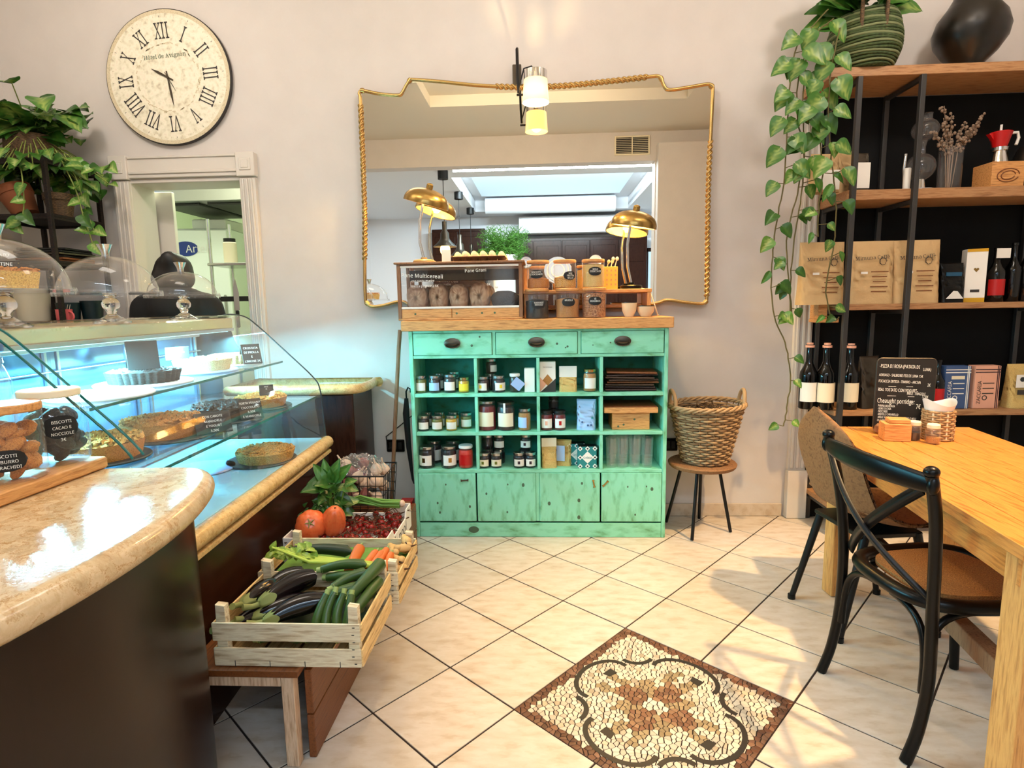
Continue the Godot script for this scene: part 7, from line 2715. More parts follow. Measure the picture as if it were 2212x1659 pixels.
func shelf_goods() -> void:
	var g := G()
	# top: woven pot is built with the vines; gourd vase
	var t := T("gourd_vase", "dark gourd shaped vase standing on top of the shelving", "vase", Vector3(2.21, 2.4885, 0.24))
	g = G()
	g.lathe(Vector3.ZERO, [Vector2(0, 0), Vector2(0.062, 0), Vector2(0.066, 0.012), Vector2(0.07, 0.025), Vector2(0.12, 0.075), Vector2(0.158, 0.135), Vector2(0.167, 0.185), Vector2(0.15, 0.245), Vector2(0.11, 0.3), Vector2(0.085, 0.345), Vector2(0.078, 0.38), Vector2(0.06, 0.41), Vector2(0, 0.42)], 40, 0, TAU, 0.4)
	put("body", g, "gourd", t)
	g = G()
	g.tube([Vector3(0.04, 0.4, 0), Vector3(0.09, 0.43, 0.0), Vector3(0.1, 0.38, 0.0), Vector3(0.083, 0.335, 0)], 0.01, 8)
	put("handle", g, "gourd", t)
	# second level
	var y := 1.8895
	t = pouch("paper_sack", "open kraft sack with a white label, left end of the second shelf", Vector3(1.511, 1.89, 0.35) * Vector3(1, 0, 0) + Vector3(0, y, 0.25), 0.15, 0.2, 0.09, "kraft", 0.1)
	g = G()
	g.box(Vector3(0, 0.06, 0.046), Vector3(0.12, 0.1, 0.002))
	put("label", g, "paper", t)
	t = pouch("foil_pouch", "small silver zip pouch with a white label behind the iron post", Vector3(1.694, y, 0.25), 0.09, 0.2, 0.06, "pewter", 0.1)
	g = G()
	g.box(Vector3(0, 0.08, 0.032), Vector3(0.075, 0.13, 0.002))
	put("label", g, "paper", t)
	t = pouch("paper_sack", "kraft sack leaning at the far left end of the second shelf", Vector3(1.665, y, 0.15), 0.13, 0.24, 0.07, "kraft", 0.5)
	t = T("glass_brewer", "glass brewer of two stacked globes on the second shelf", "brewer", Vector3(2.036, y, 0.2))
	g = G()
	g.ball(Vector3(0, 0.13, 0), Vector3(0.072, 0.072, 0.072), 24, 14)
	g.ball(Vector3(0.012, 0.32, 0), Vector3(0.065, 0.058, 0.065), 24, 14)
	g.lathe(Vector3(0.006, 0.2, 0), [Vector2(0.016, 0), Vector2(0.013, 0.03), Vector2(0.02, 0.065)], 16)
	g.lathe(Vector3(0.016, 0.372, 0), [Vector2(0.026, 0), Vector2(0.026, 0.025), Vector2(0.03, 0.03)], 16)
	put("globes", g, "glass_thick", t)
	g = G()
	g.lathe(Vector3(0, 0, 0), [Vector2(0, 0), Vector2(0.07, 0), Vector2(0.07, 0.012), Vector2(0.03, 0.02), Vector2(0.024, 0.065), Vector2(0, 0.065)], 20)
	g.tube([Vector3(-0.08, 0.01, 0), Vector3(-0.085, 0.12, 0), Vector3(-0.08, 0.2, 0)], 0.008, 8)
	put("stand", g, "chrome", t)
	t = T("white_tube", "slim white tube standing left of the glass brewer's globes", "tube", Vector3(1.923, y, 0.28))
	g = G()
	g.cyl(Vector3.ZERO, 0.017, 0.11, 14, -1, 0.003)
	put("body", g, "white", t)
	t = T("glass_vase", "clear glass vase of dried flowers on the second shelf", "vase", Vector3(2.176, y, 0.22))
	g = G()
	g.lathe(Vector3.ZERO, [Vector2(0, 0.001), Vector2(0.05, 0.0), Vector2(0.054, 0.006), Vector2(0.056, 0.2), Vector2(0.06, 0.215)], 24)
	put("body", g, "glass_thick", t)
	var fl := T("dried_flowers", "bunch of dried grey brown flowers in the glass vase", "dried flowers", t.position)
	for k in 9:
		g = G()
		var a := r(-0.9, 0.9)
		var top := Vector3(a * 0.13 + (0.03 if a > 0 else 0.0), r(0.3, 0.44), r(-0.04, 0.05))
		g.tube([Vector3(a * 0.02, 0.02, 0), Vector3(a * 0.04, 0.2, 0), top], 0.0022, 5)
		for q in 26:
			var f := r(0.55, 1.0)
			var p := Vector3(a * 0.04, 0.2, 0).lerp(top, (f - 0.55) / 0.45)
			g.ball(p + Vector3(r(-0.014, 0.014), r(-0.012, 0.012), r(-0.014, 0.014)), Vector3.ONE * r(0.005, 0.01), 5, 4)
		put("flower_stem", g, "dried", fl)
	t = carton("wooden_block_box", "square wooden box with a branded ring mark under the coffee pot", "box", Vector3(2.415 + 0.01, y, 0.22), Vector3(0.165, 0.13, 0.14), "pine")
	for q in [0.05, 0.032]:
		g = G()
		var pts := []
		for k in 22:
			var a := k / 21.0 * TAU * 0.93
			pts.append(Vector3(cos(a) * q * 1.1, sin(a) * q * 0.66 + 0.004 * cos(a), 0))
		g.tube(pts, 0.0028, 5)
		put("ring_mark", g, "plank_brown", t).position = Vector3(0, 0.06, 0.0705)
	t = T("moka_pot", "red and steel stovetop coffee pot on the square wooden box", "coffee pot", Vector3(2.410 + 0.01, y + 0.1305, 0.22))
	g = G()
	g.lathe(Vector3.ZERO, [Vector2(0, 0), Vector2(0.045, 0), Vector2(0.047, 0.004), Vector2(0.034, 0.062), Vector2(0.04, 0.066), Vector2(0.04, 0.082), Vector2(0.032, 0.086), Vector2(0, 0.086)], 8, 0, TAU, 0.99)
	put("boiler", g, "chrome", t)
	g = G()
	g.lathe(Vector3(0, 0.086, 0), [Vector2(0, 0), Vector2(0.032, 0), Vector2(0.052, 0.07), Vector2(0.05, 0.074), Vector2(0, 0.085)], 8, 0, TAU, 0.99)
	g.slab(PackedVector2Array([Vector2(-0.048, 0.155), Vector2(-0.066, 0.152), Vector2(-0.04, 0.12)]), -0.012, 0.012)
	put("upper_pot", g, "red", t)
	g = G()
	g.tube([Vector3(0.045, 0.155, 0), Vector3(0.085, 0.158, 0), Vector3(0.092, 0.13, 0), Vector3(0.082, 0.095, 0)], 0.0075, 8)
	put("handle", g, "white", t)
	g = G()
	g.cyl(Vector3(0, 0.168, 0), 0.006, 0.03, 10)
	put("knob", g, "white", t)
	t = T("stone_pot", "speckled grey stoneware pot at the right edge of the second shelf", "pot", Vector3(2.558 + 0.06, y, 0.2))
	g = G()
	g.lathe(Vector3.ZERO, [Vector2(0, 0), Vector2(0.075, 0), Vector2(0.09, 0.05), Vector2(0.09, 0.17), Vector2(0.07, 0.22), Vector2(0.05, 0.23), Vector2(0, 0.23)], 26)
	put("body", g, "pewter", t)
	# third level: three kraft coffee bags and what stands beside them
	y = 1.2985
	var bl := ["kraft coffee bag with dark script, leftmost of the three and half behind the post", "kraft coffee bag with dark script, the middle one of three", "kraft coffee bag with dark script, rightmost of three behind the post"]
	for k in 3:
		t = pouch("coffee_bag", bl[k], Vector3([1.522, 1.777, 2.014][k], y, 0.25), 0.24, 0.335, 0.11, "kraft", 0.05 - 0.05 * k, "kraft coffee bags on the third shelf", 20 + k)
		words("Mimuna Caffè", 0.019, Vector3(-0.005, 0.245, 0.037), rot(Vector3.RIGHT, -9) * rot(Vector3(0, 0, 1), 3), "ink", t, "lettering", false, 1)
		g = G()
		var pts := []
		for q in 14:
			pts.append(Vector3(0.05 + 0.022 * cos(q * 0.9) * (1 - q * 0.03), 0.225 + 0.02 * sin(q * 0.9), 0.037 + 0.0))
		g.tube(pts, 0.0012, 4)
		put("bean_drawing", g, "ink", t)
		for q in 5:
			front_patch(t, "print_line", Vector3(0, 0, 0.098), Vector2(0.03, 0.17 - 0.026 * q), Vector2(0.09 - 0.012 * (q % 3), 0.005), "plank_brown", 0.0005 - 0.0)
		front_patch(t, "print_label", Vector3(0, 0, 0.098), Vector2(-0.05, 0.165), Vector2(0.035, 0.012), "paper", 0.0008)
	t = pouch("dark_pack", "dark coffee pack with a blue band and white triangle", Vector3(2.201, y, 0.26), 0.12, 0.21, 0.08, "black_gloss", 0.0, "", 31)
	g = G()
	g.slab(PackedVector2Array([Vector2(-0.045, 0), Vector2(0.045, 0), Vector2(0.012, 0.04), Vector2(-0.008, 0.042)]), 0, 0.002)
	put("white_triangle", g, "white", t).position = Vector3(0, 0.02, 0.042)
	g = G()
	g.box(Vector3(0.0, 0.15, 0.024), Vector3(0.08, 0.02, 0.003))
	put("blue_band", g, mk("blue_band", Color(0.08, 0.3, 0.42), 0.4), t)
	var s := Vector3(0.092, 0.28, 0.09)
	t = carton("heart_carton", "tall white carton with gold edges and a small gold heart", "box", Vector3(2.323, y, 0.25), s, "paper", -0.35)
	front_patch(t, "gold_edge", s, Vector2(0, 0.272), Vector2(0.09, 0.016), "honey")
	front_patch(t, "gold_edge", s, Vector2(0, 0.012), Vector2(0.09, 0.024), "honey")
	front_patch(t, "dark_band", s, Vector2(0, 0.06), Vector2(0.04, 0.014), "ink")
	g = G()
	g.slab(PackedVector2Array([Vector2(0, -0.012), Vector2(0.012, 0.003), Vector2(0.009, 0.01), Vector2(0.003, 0.01), Vector2(0, 0.005), Vector2(-0.003, 0.01), Vector2(-0.009, 0.01), Vector2(-0.012, 0.003)]), 0, 0.001)
	put("gold_heart", g, "brass", t).position = Vector3(0, 0.17, s.z / 2 + 0.0003)
	t = wine("dark bottle with a bright red label and a white neck tag", Vector3(2.440, y, 0.25), 0.285, "red", 0.042)
	g = G()
	g.box(Vector3(0.008, 0.255, 0.03), Vector3(0.07, 0.05, 0.003))
	put("neck_tag", g, "paper", t)
	wine("tall dark bottle right of the red labelled one on the third shelf", Vector3(2.535, y, 0.24), 0.31, "black", 0.036, "dark bottles on the third shelf")
	wine("dark bottle at the right edge of the third shelf", Vector3(2.602, y, 0.24), 0.315, "black", 0.036, "dark bottles on the third shelf")
	# fourth level: three wine bottles, packs
	y = 0.7205
	wine("corked wine bottle leftmost of three on the fourth shelf", Vector3(1.479 + 0.012, y, 0.24), 0.36, "paper", 0.047, "corked wine bottles on the fourth shelf", true)
	wine("corked wine bottle in the middle of three on the fourth shelf", Vector3(1.571, y, 0.27), 0.36, "pale_label", 0.048, "corked wine bottles on the fourth shelf", true) if M.has("pale_label") else wine("corked wine bottle in the middle of three on the fourth shelf", Vector3(1.571, y, 0.27), 0.36, "cream", 0.048, "corked wine bottles on the fourth shelf", true)
	wine("corked wine bottle right of the iron post on the fourth shelf", Vector3(1.704, y, 0.26), 0.355, "cream", 0.048, "corked wine bottles on the fourth shelf", true)
	pouch("grey_pouch", "grey foil pouch behind the chalkboard's left edge", Vector3(1.825, y, 0.22), 0.13, 0.29, 0.09, "pewter", 0.3, "", 41)
	t = wine("black bottle with a small red label right of the chalkboard", Vector3(2.171, y, 0.27), 0.27, "red", 0.035)
	var zc := [["blue tea carton with white stripes, left of the pink one", 2.264, "navy", "paper"], ["pink tea carton with brown stripes beside the blue one", 2.420, "blush_print", "ink"]]
	for k in 2:
		s = Vector3(0.135, 0.235, 0.06)
		t = carton("tea_carton", zc[k][0], "box", Vector3(zc[k][1], y, 0.26), s, zc[k][2], 0.02, "")
		for q in [0.2, 0.215]:
			front_patch(t, "stripe", s, Vector2(0, q), Vector2(0.134, 0.005), zc[k][3] if k == 0 else "berry")
		for q in [0.05, 0.058]:
			front_patch(t, "stripe", s, Vector2(q, 0.118), Vector2(0.004, 0.234), zc[k][3] if k == 0 else "berry", 0.0009)
		words("ZACCARIA", 0.02, Vector3(-0.042, 0.09, s.z / 2 + 0.0016), rot(Vector3(0, 0, 1), 90), zc[k][3], t, "lettering", true, 1)
		front_patch(t, "print_panel", s, Vector2(0.0, 0.172), Vector2(0.07, 0.018), "cream" if k == 0 else "blush_print", 0.0008)
		for q in 3:
			front_patch(t, "print_line", s, Vector2(0.006, 0.14 - 0.028 * q), Vector2(0.06, 0.005), zc[k][3], 0.0008)
		g = G()
		g.xf = Transform3D(rot(Vector3.RIGHT, 90), Vector3(-0.01, 0.06, s.z / 2))
		g.lathe(Vector3.ZERO, [Vector2(0.009, 0.0006), Vector2(0.014, 0.0012), Vector2(0.013, 0.0014)], 18)
		put("ring_mark", g, zc[k][3], t)
	t = pouch("grain_pack", "clear pack of pale grain with a dark printed strip at the right edge", Vector3(2.616 + 0.03, y, 0.25), 0.2, 0.24, 0.1, "pale_grains", 0.0, "", 47)
	g = G()
	g.box(Vector3(0, 0.09, 0.054), Vector3(0.15, 0.026, 0.003))
	put("dark_strip", g, "ink", t)
	g = G()
	g.box(Vector3(0, 0.15, 0.046), Vector3(0.16, 0.07, 0.003))
	put("label", g, "paper", t)
	for q in 2:
		g = G()
		g.xf = Transform3D(rot(Vector3.RIGHT, 90), Vector3(-0.05 + 0.05 * q, 0.16, 0.048))
		g.cyl(Vector3.ZERO, 0.013, 0.001, 18)
		put("seal_mark", g, ["slate", "tomato"][q], t)
	# small wooden house block hanging at the left post
	t = carton("wooden_house", "light wooden block standing on the third shelf's left end", "block", Vector3(1.545, 1.22, 0.2), Vector3(0.05, 0.09, 0.1), "pine")
	g = G()
	g.box(Vector3(0.03, -0.01, 0), Vector3(0.11, 0.02, 0.12), 0.003)
	put("bracket_board", g, "pine", t)


func vines() -> void:
	var c := Vector3(1.68, 2.4885, 0.24)
	var t := T("trailing_pothos", "pothos in a dark green woven pot trailing long vines down the shelving", "plant", c)
	var g := G()
	g.lathe(Vector3.ZERO, [Vector2(0, 0), Vector2(0.12, 0), Vector2(0.145, 0.05), Vector2(0.16, 0.13), Vector2(0.157, 0.2), Vector2(0.14, 0.26), Vector2(0.132, 0.262), Vector2(0.135, 0.2), Vector2(0, 0.2)], 36)
	put("pot", g, "woven_green", t)
	for k in 21:
		var f := k / 20.0
		var rr := 0.126 + 0.044 * sin(pow(f, 0.8) * PI * 0.86)
		var ring := []
		for q in 40:
			var a := TAU * q / 40.0
			ring.append(Vector3(sin(a) * rr, 0.008 + 0.25 * f + 0.003 * sin(a * 3.0 + k), cos(a) * rr))
		g = G()
		g.tube(ring, 0.0068, 6, true)
		put("coil", g, ["woven_green", "coil_pale", "woven_green"][k % 3], t)
	for s in [-0.55, 0.12]:
		g = G()
		var hp := []
		for k in 9:
			var f := k / 8.0
			hp.append(Vector3(sin(s) * (0.155 + 0.012 * sin(f * PI)), 0.12 + 0.26 * f, cos(s) * (0.155 + 0.012 * sin(f * PI))))
		g.tube(hp, 0.013, 8, false, 0.6)
		put("handle", g, "basketry", t)
	for k in 34:
		var a := r(0, TAU)
		var p := c + Vector3(cos(a) * r(0.05, 0.16), r(0.25, 0.42), sin(a) * r(0.02, 0.13))
		add_leaf(t, p, Vector3(cos(a), r(-0.2, 0.7), absf(sin(a)) * 0.6 + 0.1), Vector3(r(-0.5, 0.3), 0.6, 1), r(0.1, 0.17), [0, 1, 1][k % 3])
	var strands := [
		[Vector3(1.478, 2.722, 0.33), Vector3(1.345, 2.589, 0.4), Vector3(1.31, 2.346, 0.42), Vector3(1.33, 2.081, 0.42), Vector3(1.333, 1.881, 0.41), Vector3(1.309, 1.675, 0.41), Vector3(1.301, 1.441, 0.4), Vector3(1.306, 1.225, 0.4)],
		[Vector3(1.453, 2.766, 0.33), Vector3(1.279, 2.57, 0.4), Vector3(1.244, 2.37, 0.42), Vector3(1.24, 2.173, 0.42), Vector3(1.239, 1.95, 0.42), Vector3(1.214, 1.724, 0.41), Vector3(1.203, 1.514, 0.4), Vector3(1.218, 1.275, 0.4), Vector3(1.286, 1.104, 0.4), Vector3(1.325, 0.931, 0.4), Vector3(1.314, 0.756, 0.4), Vector3(1.3, 0.641, 0.4)],
		[Vector3(1.491, 2.656, 0.38), Vector3(1.431, 2.42, 0.44), Vector3(1.432, 2.205, 0.44), Vector3(1.462, 1.984, 0.44), Vector3(1.492, 1.781, 0.44), Vector3(1.49, 1.575, 0.44), Vector3(1.468, 1.39, 0.43), Vector3(1.51, 1.223, 0.43), Vector3(1.549, 1.241, 0.43)],
		[Vector3(1.4, 2.647, 0.36), Vector3(1.293, 2.458, 0.41), Vector3(1.291, 2.24, 0.41), Vector3(1.336, 2.061, 0.41), Vector3(1.313, 1.861, 0.4), Vector3(1.273, 1.63, 0.4), Vector3(1.298, 1.394, 0.4), Vector3(1.326, 1.201, 0.39)],
		[Vector3(1.452, 2.585, 0.4), Vector3(1.383, 2.361, 0.43), Vector3(1.389, 2.165, 0.43), Vector3(1.422, 1.987, 0.43), Vector3(1.413, 1.807, 0.43), Vector3(1.414, 1.624, 0.43)]]
	g = G()
	for si in strands.size():
		var st: Array = strands[si]
		var pts := []
		var m := st.size()
		for i in m - 1:
			for q in 6:
				pts.append(st[i].cubic_interpolate(st[i + 1], st[maxi(i - 1, 0)], st[mini(i + 2, m - 1)], q / 6.0) - c + Vector3(r(-0.003, 0.003), 0, 0))
		g.tube(pts, 0.0036, 5)
		for q in range(3, pts.size(), 2):
			if rng.randf() < 0.02 + 0.6 * (float(q) / pts.size()) * (1.0 if q < pts.size() * 0.8 else 0.5):
				continue
			var f := float(q) / pts.size()
			var side := 1.0 if (q / 2) % 2 else -1.0
			var out: Vector3 = pts[q] + Vector3(side * r(0.02, 0.05), r(-0.01, 0.02), r(0.0, 0.03))
			g.tube([pts[q], out], 0.002, 4)
			add_leaf(t, out + c, Vector3(side * r(0.2, 0.9), r(-1.2, -0.3), r(0.0, 0.4)), Vector3(r(-0.3, 0.3), 0.35, 1), lerpf(0.115, 0.05, minf(1.0, f * 1.25)) * r(0.85, 1.15), [1, 0, 1, 3, 2][(q + si) % 5] if f > 0.35 else [1, 0][q % 2])
	stuff(put("vine_stems", g, "vine", t))


func table_and_chairs() -> void:
	var t := T("dining_table", "light wooden plank dining table at the right", "table")
	var fa := Vector2(1.27, 0.895)
	var fb := Vector2(1.885, 0.93)
	var na := Vector2(1.096, 2.217)
	var nb := Vector2(1.7, 2.3)
	var g := G()
	for k in 6:
		g = G()
		g.xf = Transform3D(rot(Vector3.RIGHT, 90), Vector3.ZERO)
		var u0 := k / 6.0 + 0.002
		var u1 := (k + 1) / 6.0 - 0.002
		g.slab(PackedVector2Array([fa.lerp(fb, u0), fa.lerp(fb, u1), na.lerp(nb, u1), na.lerp(nb, u0)]), -0.757, -0.722, 0.0025)
		put("plank", g, "table_wood", t)
	var at := func(u: float, v: float, y: float) -> Vector3:
		var p := fa.lerp(fb, u).lerp(na.lerp(nb, u), v)
		return Vector3(p.x, y, p.y)
	for q in [[0.1, 0.06], [0.9, 0.06], [0.1, 0.955], [0.9, 0.955]]:
		g = G()
		g.bar(at.call(q[0], q[1], 0.0), at.call(q[0], q[1], 0.722), 0.075, 0.075, 0.005, Vector3(0.1, 0, 1))
		put("leg", g, "table_leg", t)
	for s in [[0.06, 0.04, 0.06, 0.97], [0.94, 0.04, 0.94, 0.97], [0.06, 0.04, 0.94, 0.04], [0.06, 0.97, 0.94, 0.97]]:
		g = G()
		g.bar(at.call(s[0], s[1], 0.68), at.call(s[2], s[3], 0.68), 0.024, 0.08, 0.003)
		put("apron", g, "table_wood", t)
	g = G()
	g.bar(at.call(0.2, 0.1, 0.34), at.call(0.16, 0.92, 0.34), 0.05, 0.06, 0.004)
	put("stretcher", g, "old_wood", t)
	things_on_table()
	crossback()
	shell_chair()


func things_on_table() -> void:
	var y := 0.7575
	var t := T("menu_chalkboard", "small rounded chalkboard menu in a wooden foot on the table", "chalkboard", Vector3(1.515, y, 1.06), -0.2)
	var g := G()
	var pl := PackedVector2Array()
	for q in [[0.115, 0.3, 0.0], [-0.115, 0.3, 1.0], [-0.115, 0.035, 2.0], [0.115, 0.035, 3.0]]:
		for k in 5:
			var a: float = q[2] * PI / 2 + k / 4.0 * PI / 2
			pl.append(Vector2(q[0] + 0.02 * cos(a), q[1] + 0.02 * sin(a)))
	g.slab(pl, -0.004, 0.004, 0.001, true)
	var bd := put("board", g, "chalkboard", t)
	bd.scale.x = 0.8
	g = G()
	var rim := []
	for p in pl:
		rim.append(Vector3(p.x, p.y, 0))
	g.tube(rim, 0.0042, 6, true)
	put("rim", g, "pewter", bd)
	g = G()
	g.box(Vector3(-0.005, 0.022, 0.004), Vector3(0.2, 0.044, 0.05), 0.012)
	put("foot", g, "old_wood", t)
	var rows := [["-PIZZA DI ROSA (PATATA DI", 0.29, 0.0125, -0.125], ["LUNA)", 0.276, 0.0105, 0.075], ["ADRIAGO - SALMONE FISI DI LUNA 15€", 0.252, 0.0095, -0.125], ["FOCACCIA ENTICA - TIMBRO - ARCIVA", 0.226, 0.0095, -0.125], ["2€", 0.211, 0.011, 0.1], ["RIAL TOSTATO CON YOGURT-", 0.19, 0.0115, -0.125], ["MELE - FRAGOLE", 0.175, 0.0095, 0.01], ["3.50€", 0.162, 0.0095, 0.08], ["Cheaught porridge:", 0.143, 0.0165, -0.125], ["7€", 0.12, 0.0165, 0.055], ["PANNA MONTATA", 0.121, 0.008, -0.12], ["-SEMI DI CHIA", 0.109, 0.008, -0.12], ["-NOCI MIX", 0.097, 0.008, -0.12], ["-MIRTILLI CARAMELLO", 0.085, 0.008, -0.12], ["-MIELE SULLE SPALLINE CON BURRO E MELE", 0.072, 0.0075, -0.12], ["DI CAPPUCCINO", 0.058, 0.008, -0.12]]
	for s in rows:
		words(s[0], s[2], Vector3(s[3], s[1], 0.0046), rot(Vector3(0, 0, 1), -1.5) * Basis.from_scale(Vector3(0.86, 1.15, 1)), "chalk", bd, "chalk_writing")
	for s in [[-0.06, 0.203, 0.035], [0.02, 0.203, 0.03], [-0.06, 0.163, 0.04], [0.03, 0.161, 0.03]]:
		g = G()
		g.box(Vector3(s[0], s[1], 0.0046), Vector3(s[2], 0.0014, 0.0006))
		put("chalk_line", g, "chalk", bd)
	t = carton("wooden_cube", "small wooden cube box with a lid in front of the chalkboard", "box", Vector3(1.43, y, 1.155), Vector3(0.095, 0.07, 0.08), "pine", -0.25)
	g = G()
	g.box(Vector3(0.008, 0.079, 0), Vector3(0.075, 0.018, 0.06), 0.003)
	put("lid", g, "pine", t)
	for k in 2:
		var s := T("shaker", ["small glass shaker with a cream lid beside the wooden cube", "small glass shaker with a cream lid before the woven holder"][k], "shaker", [Vector3(1.5, y, 1.165), Vector3(1.535, y, 1.225)][k], 0.0, "glass shakers on the table")
		g = G()
		g.lathe(Vector3.ZERO, [Vector2(0, 0.001), Vector2(0.023, 0), Vector2(0.026, 0.004), Vector2(0.025, 0.055), Vector2(0.02, 0.062)], 18)
		put("body", g, "glass_thick", s)
		g = G()
		g.cyl(Vector3(0, 0.003, 0), 0.0215, [0.03, 0.022][k], 16)
		put("contents", g, ["jam_brown", "grains"][k], s)
		g = G()
		g.cyl(Vector3(0, 0.06, 0), 0.0225, 0.018, 18, -1, 0.003)
		put("lid", g, "cream", s)
	t = T("woven_holder", "woven cane holder with a white flared liner on the table", "holder", Vector3(1.6, y, 1.15))
	for k in 13:
		g = G()
		var pts := []
		for q in 56:
			var a := TAU * q / 56.0
			var rr := 0.052 + 0.0026 * cos(a * 7.0 + PI * (k % 2))
			pts.append(Vector3(sin(a) * rr, 0.006 + 0.0092 * k, cos(a) * rr))
		g.tube(pts, 0.0048, 5, true)
		put("weave_strand", g, "wicker", t)
	for k in 14:
		g = G()
		var a := TAU * k / 14.0
		g.box(Vector3(sin(a) * 0.0535, 0.062, cos(a) * 0.0535), Vector3(0.006, 0.12, 0.006), 0.001)
		put("stake", g, "wicker" if k % 4 else "cream", t)
	g = G()
	g.surf(40, 4, func(u: float, v: float):
		var a := u * TAU
		var rr: float = 0.046 + 0.012 * v * (1.0 + 0.35 * cos(a * 2.0))
		return Vector3(sin(a) * rr, 0.11 + 0.045 * v + 0.012 * v * cos(a * 2.0 - PI), cos(a) * rr))
	put("liner", g, "white", t)


func arc3(a: Vector3, b: Vector3, bulge: Vector3, n := 12) -> Array:
	var out := []
	for k in n + 1:
		var f := float(k) / n
		out.append(a.lerp(b, f) + bulge * sin(f * PI))
	return out


func crossback() -> void:
	var t := T("crossback_chair", "black bentwood cross back chair with a cane seat at the table", "chair", Vector3(1.035, 0, 1.762), deg_to_rad(96.1))
	var g := G()
	# local: z forwards, x to the chair's far side, back at z = 0
	for s in [-1.0, 1.0]:
		g = G()
		var pts := []
		for q in [[0.208, 0.0, -0.02], [0.207, 0.1, 0.012], [0.205, 0.25, 0.032], [0.2, 0.45, 0.03], [0.206, 0.6, 0.02], [0.218, 0.74, 0.0], [0.228, 0.86, -0.03]]:
			pts.append(Vector3(q[0] * s, q[1], q[2]))
		var sm := []
		for i in pts.size() - 1:
			for q in 4:
				sm.append(pts[i].cubic_interpolate(pts[i + 1], pts[maxi(i - 1, 0)], pts[mini(i + 2, pts.size() - 1)], q / 4.0))
		sm.append(pts[pts.size() - 1])
		g.tube(sm, 0.0165, 12)
		g.ball(Vector3(0.228 * s, 0.868, -0.03), Vector3(0.02, 0.017, 0.02), 12, 8)
		put("back_post", g, "black_gloss", t)
		g = G()
		g.tube([Vector3(0.185 * s, 0.004, 0.46), Vector3(0.182 * s, 0.2, 0.445), Vector3(0.178 * s, 0.44, 0.43)], [0.015, 0.0165, 0.0175], 12)
		put("front_leg", g, "black_gloss", t)
	# top rail: a broad bent board
	g = G()
	g.surf(28, 10, func(u: float, v: float):
		var a := (u * 2.0 - 1.0)
		var th := TAU * v
		var x := a * 0.238
		var z := -0.03 - 0.045 * (1.0 - a * a)
		return Vector3(x, 0.835 + 0.034 * sin(th) * (1.0 - 0.25 * a * a) + 0.006 * (1.0 - a * a), z + 0.0095 * cos(th)))
	for e in [-1.0, 1.0]:
		g.ball(Vector3(e * 0.237, 0.833, -0.03), Vector3(0.014, 0.027, 0.016), 10, 8)
	put("top_rail", g, "black_gloss", t)
	# crossed bars
	for s in [-1.0, 1.0]:
		g = G()
		var pts := arc3(Vector3(0.205 * s, 0.815, -0.035), Vector3(-0.178 * s, 0.475, 0.04), Vector3(0, 0, -0.05 - 0.006 * s), 14)
		g.tube(pts, 0.0055, 14, false, 3.2)
		put("cross_bar", g, "black_metal", t)
	# seat ring and cane
	var ring := []
	var seat := PackedVector2Array()
	for k in 48:
		var a := TAU * k / 48.0
		var cx := signf(cos(a)) * pow(absf(cos(a)), 0.62)
		var cz := signf(sin(a)) * pow(absf(sin(a)), 0.62)
		var wide := 0.205 if cz > 0.0 else 0.185
		ring.append(Vector3(cx * lerpf(0.185, 0.212, (cz + 1) / 2), 0.455, 0.232 + cz * 0.212))
		seat.append(Vector2(ring[k].x * 0.82, 0.232 + cz * 0.172))
		if wide > 1.0:
			break
	g = G()
	g.tube(ring, 0.025, 12, true, 0.8)
	put("seat_frame", g, "black_gloss", t)
	g = G()
	g.xf = Transform3D(rot(Vector3.RIGHT, 90), Vector3.ZERO)
	g.slab(seat, -0.472, -0.458, 0.003, true)
	put("seat", g, "cane", t)
	# bent braces under the seat
	for s in [-1.0, 1.0]:
		for q in [[Vector3(0.19 * s, 0.2, 0.028), Vector3(0.16 * s, 0.425, 0.2), Vector3(0.0, 0.07, -0.05)], [Vector3(0.176 * s, 0.2, 0.43), Vector3(0.16 * s, 0.425, 0.26), Vector3(0, 0.07, 0.05)], [Vector3(0.186 * s, 0.2, 0.03), Vector3(0.03 * s, 0.425, 0.04), Vector3(0.05 * s, 0.07, 0)], [Vector3(0.17 * s, 0.2, 0.44), Vector3(0.03 * s, 0.425, 0.42), Vector3(0.05 * s, 0.07, 0)]]:
			g = G()
			g.tube(arc3(q[0], q[1], q[2], 12), 0.011, 9)
			put("brace", g, "black_gloss", t)


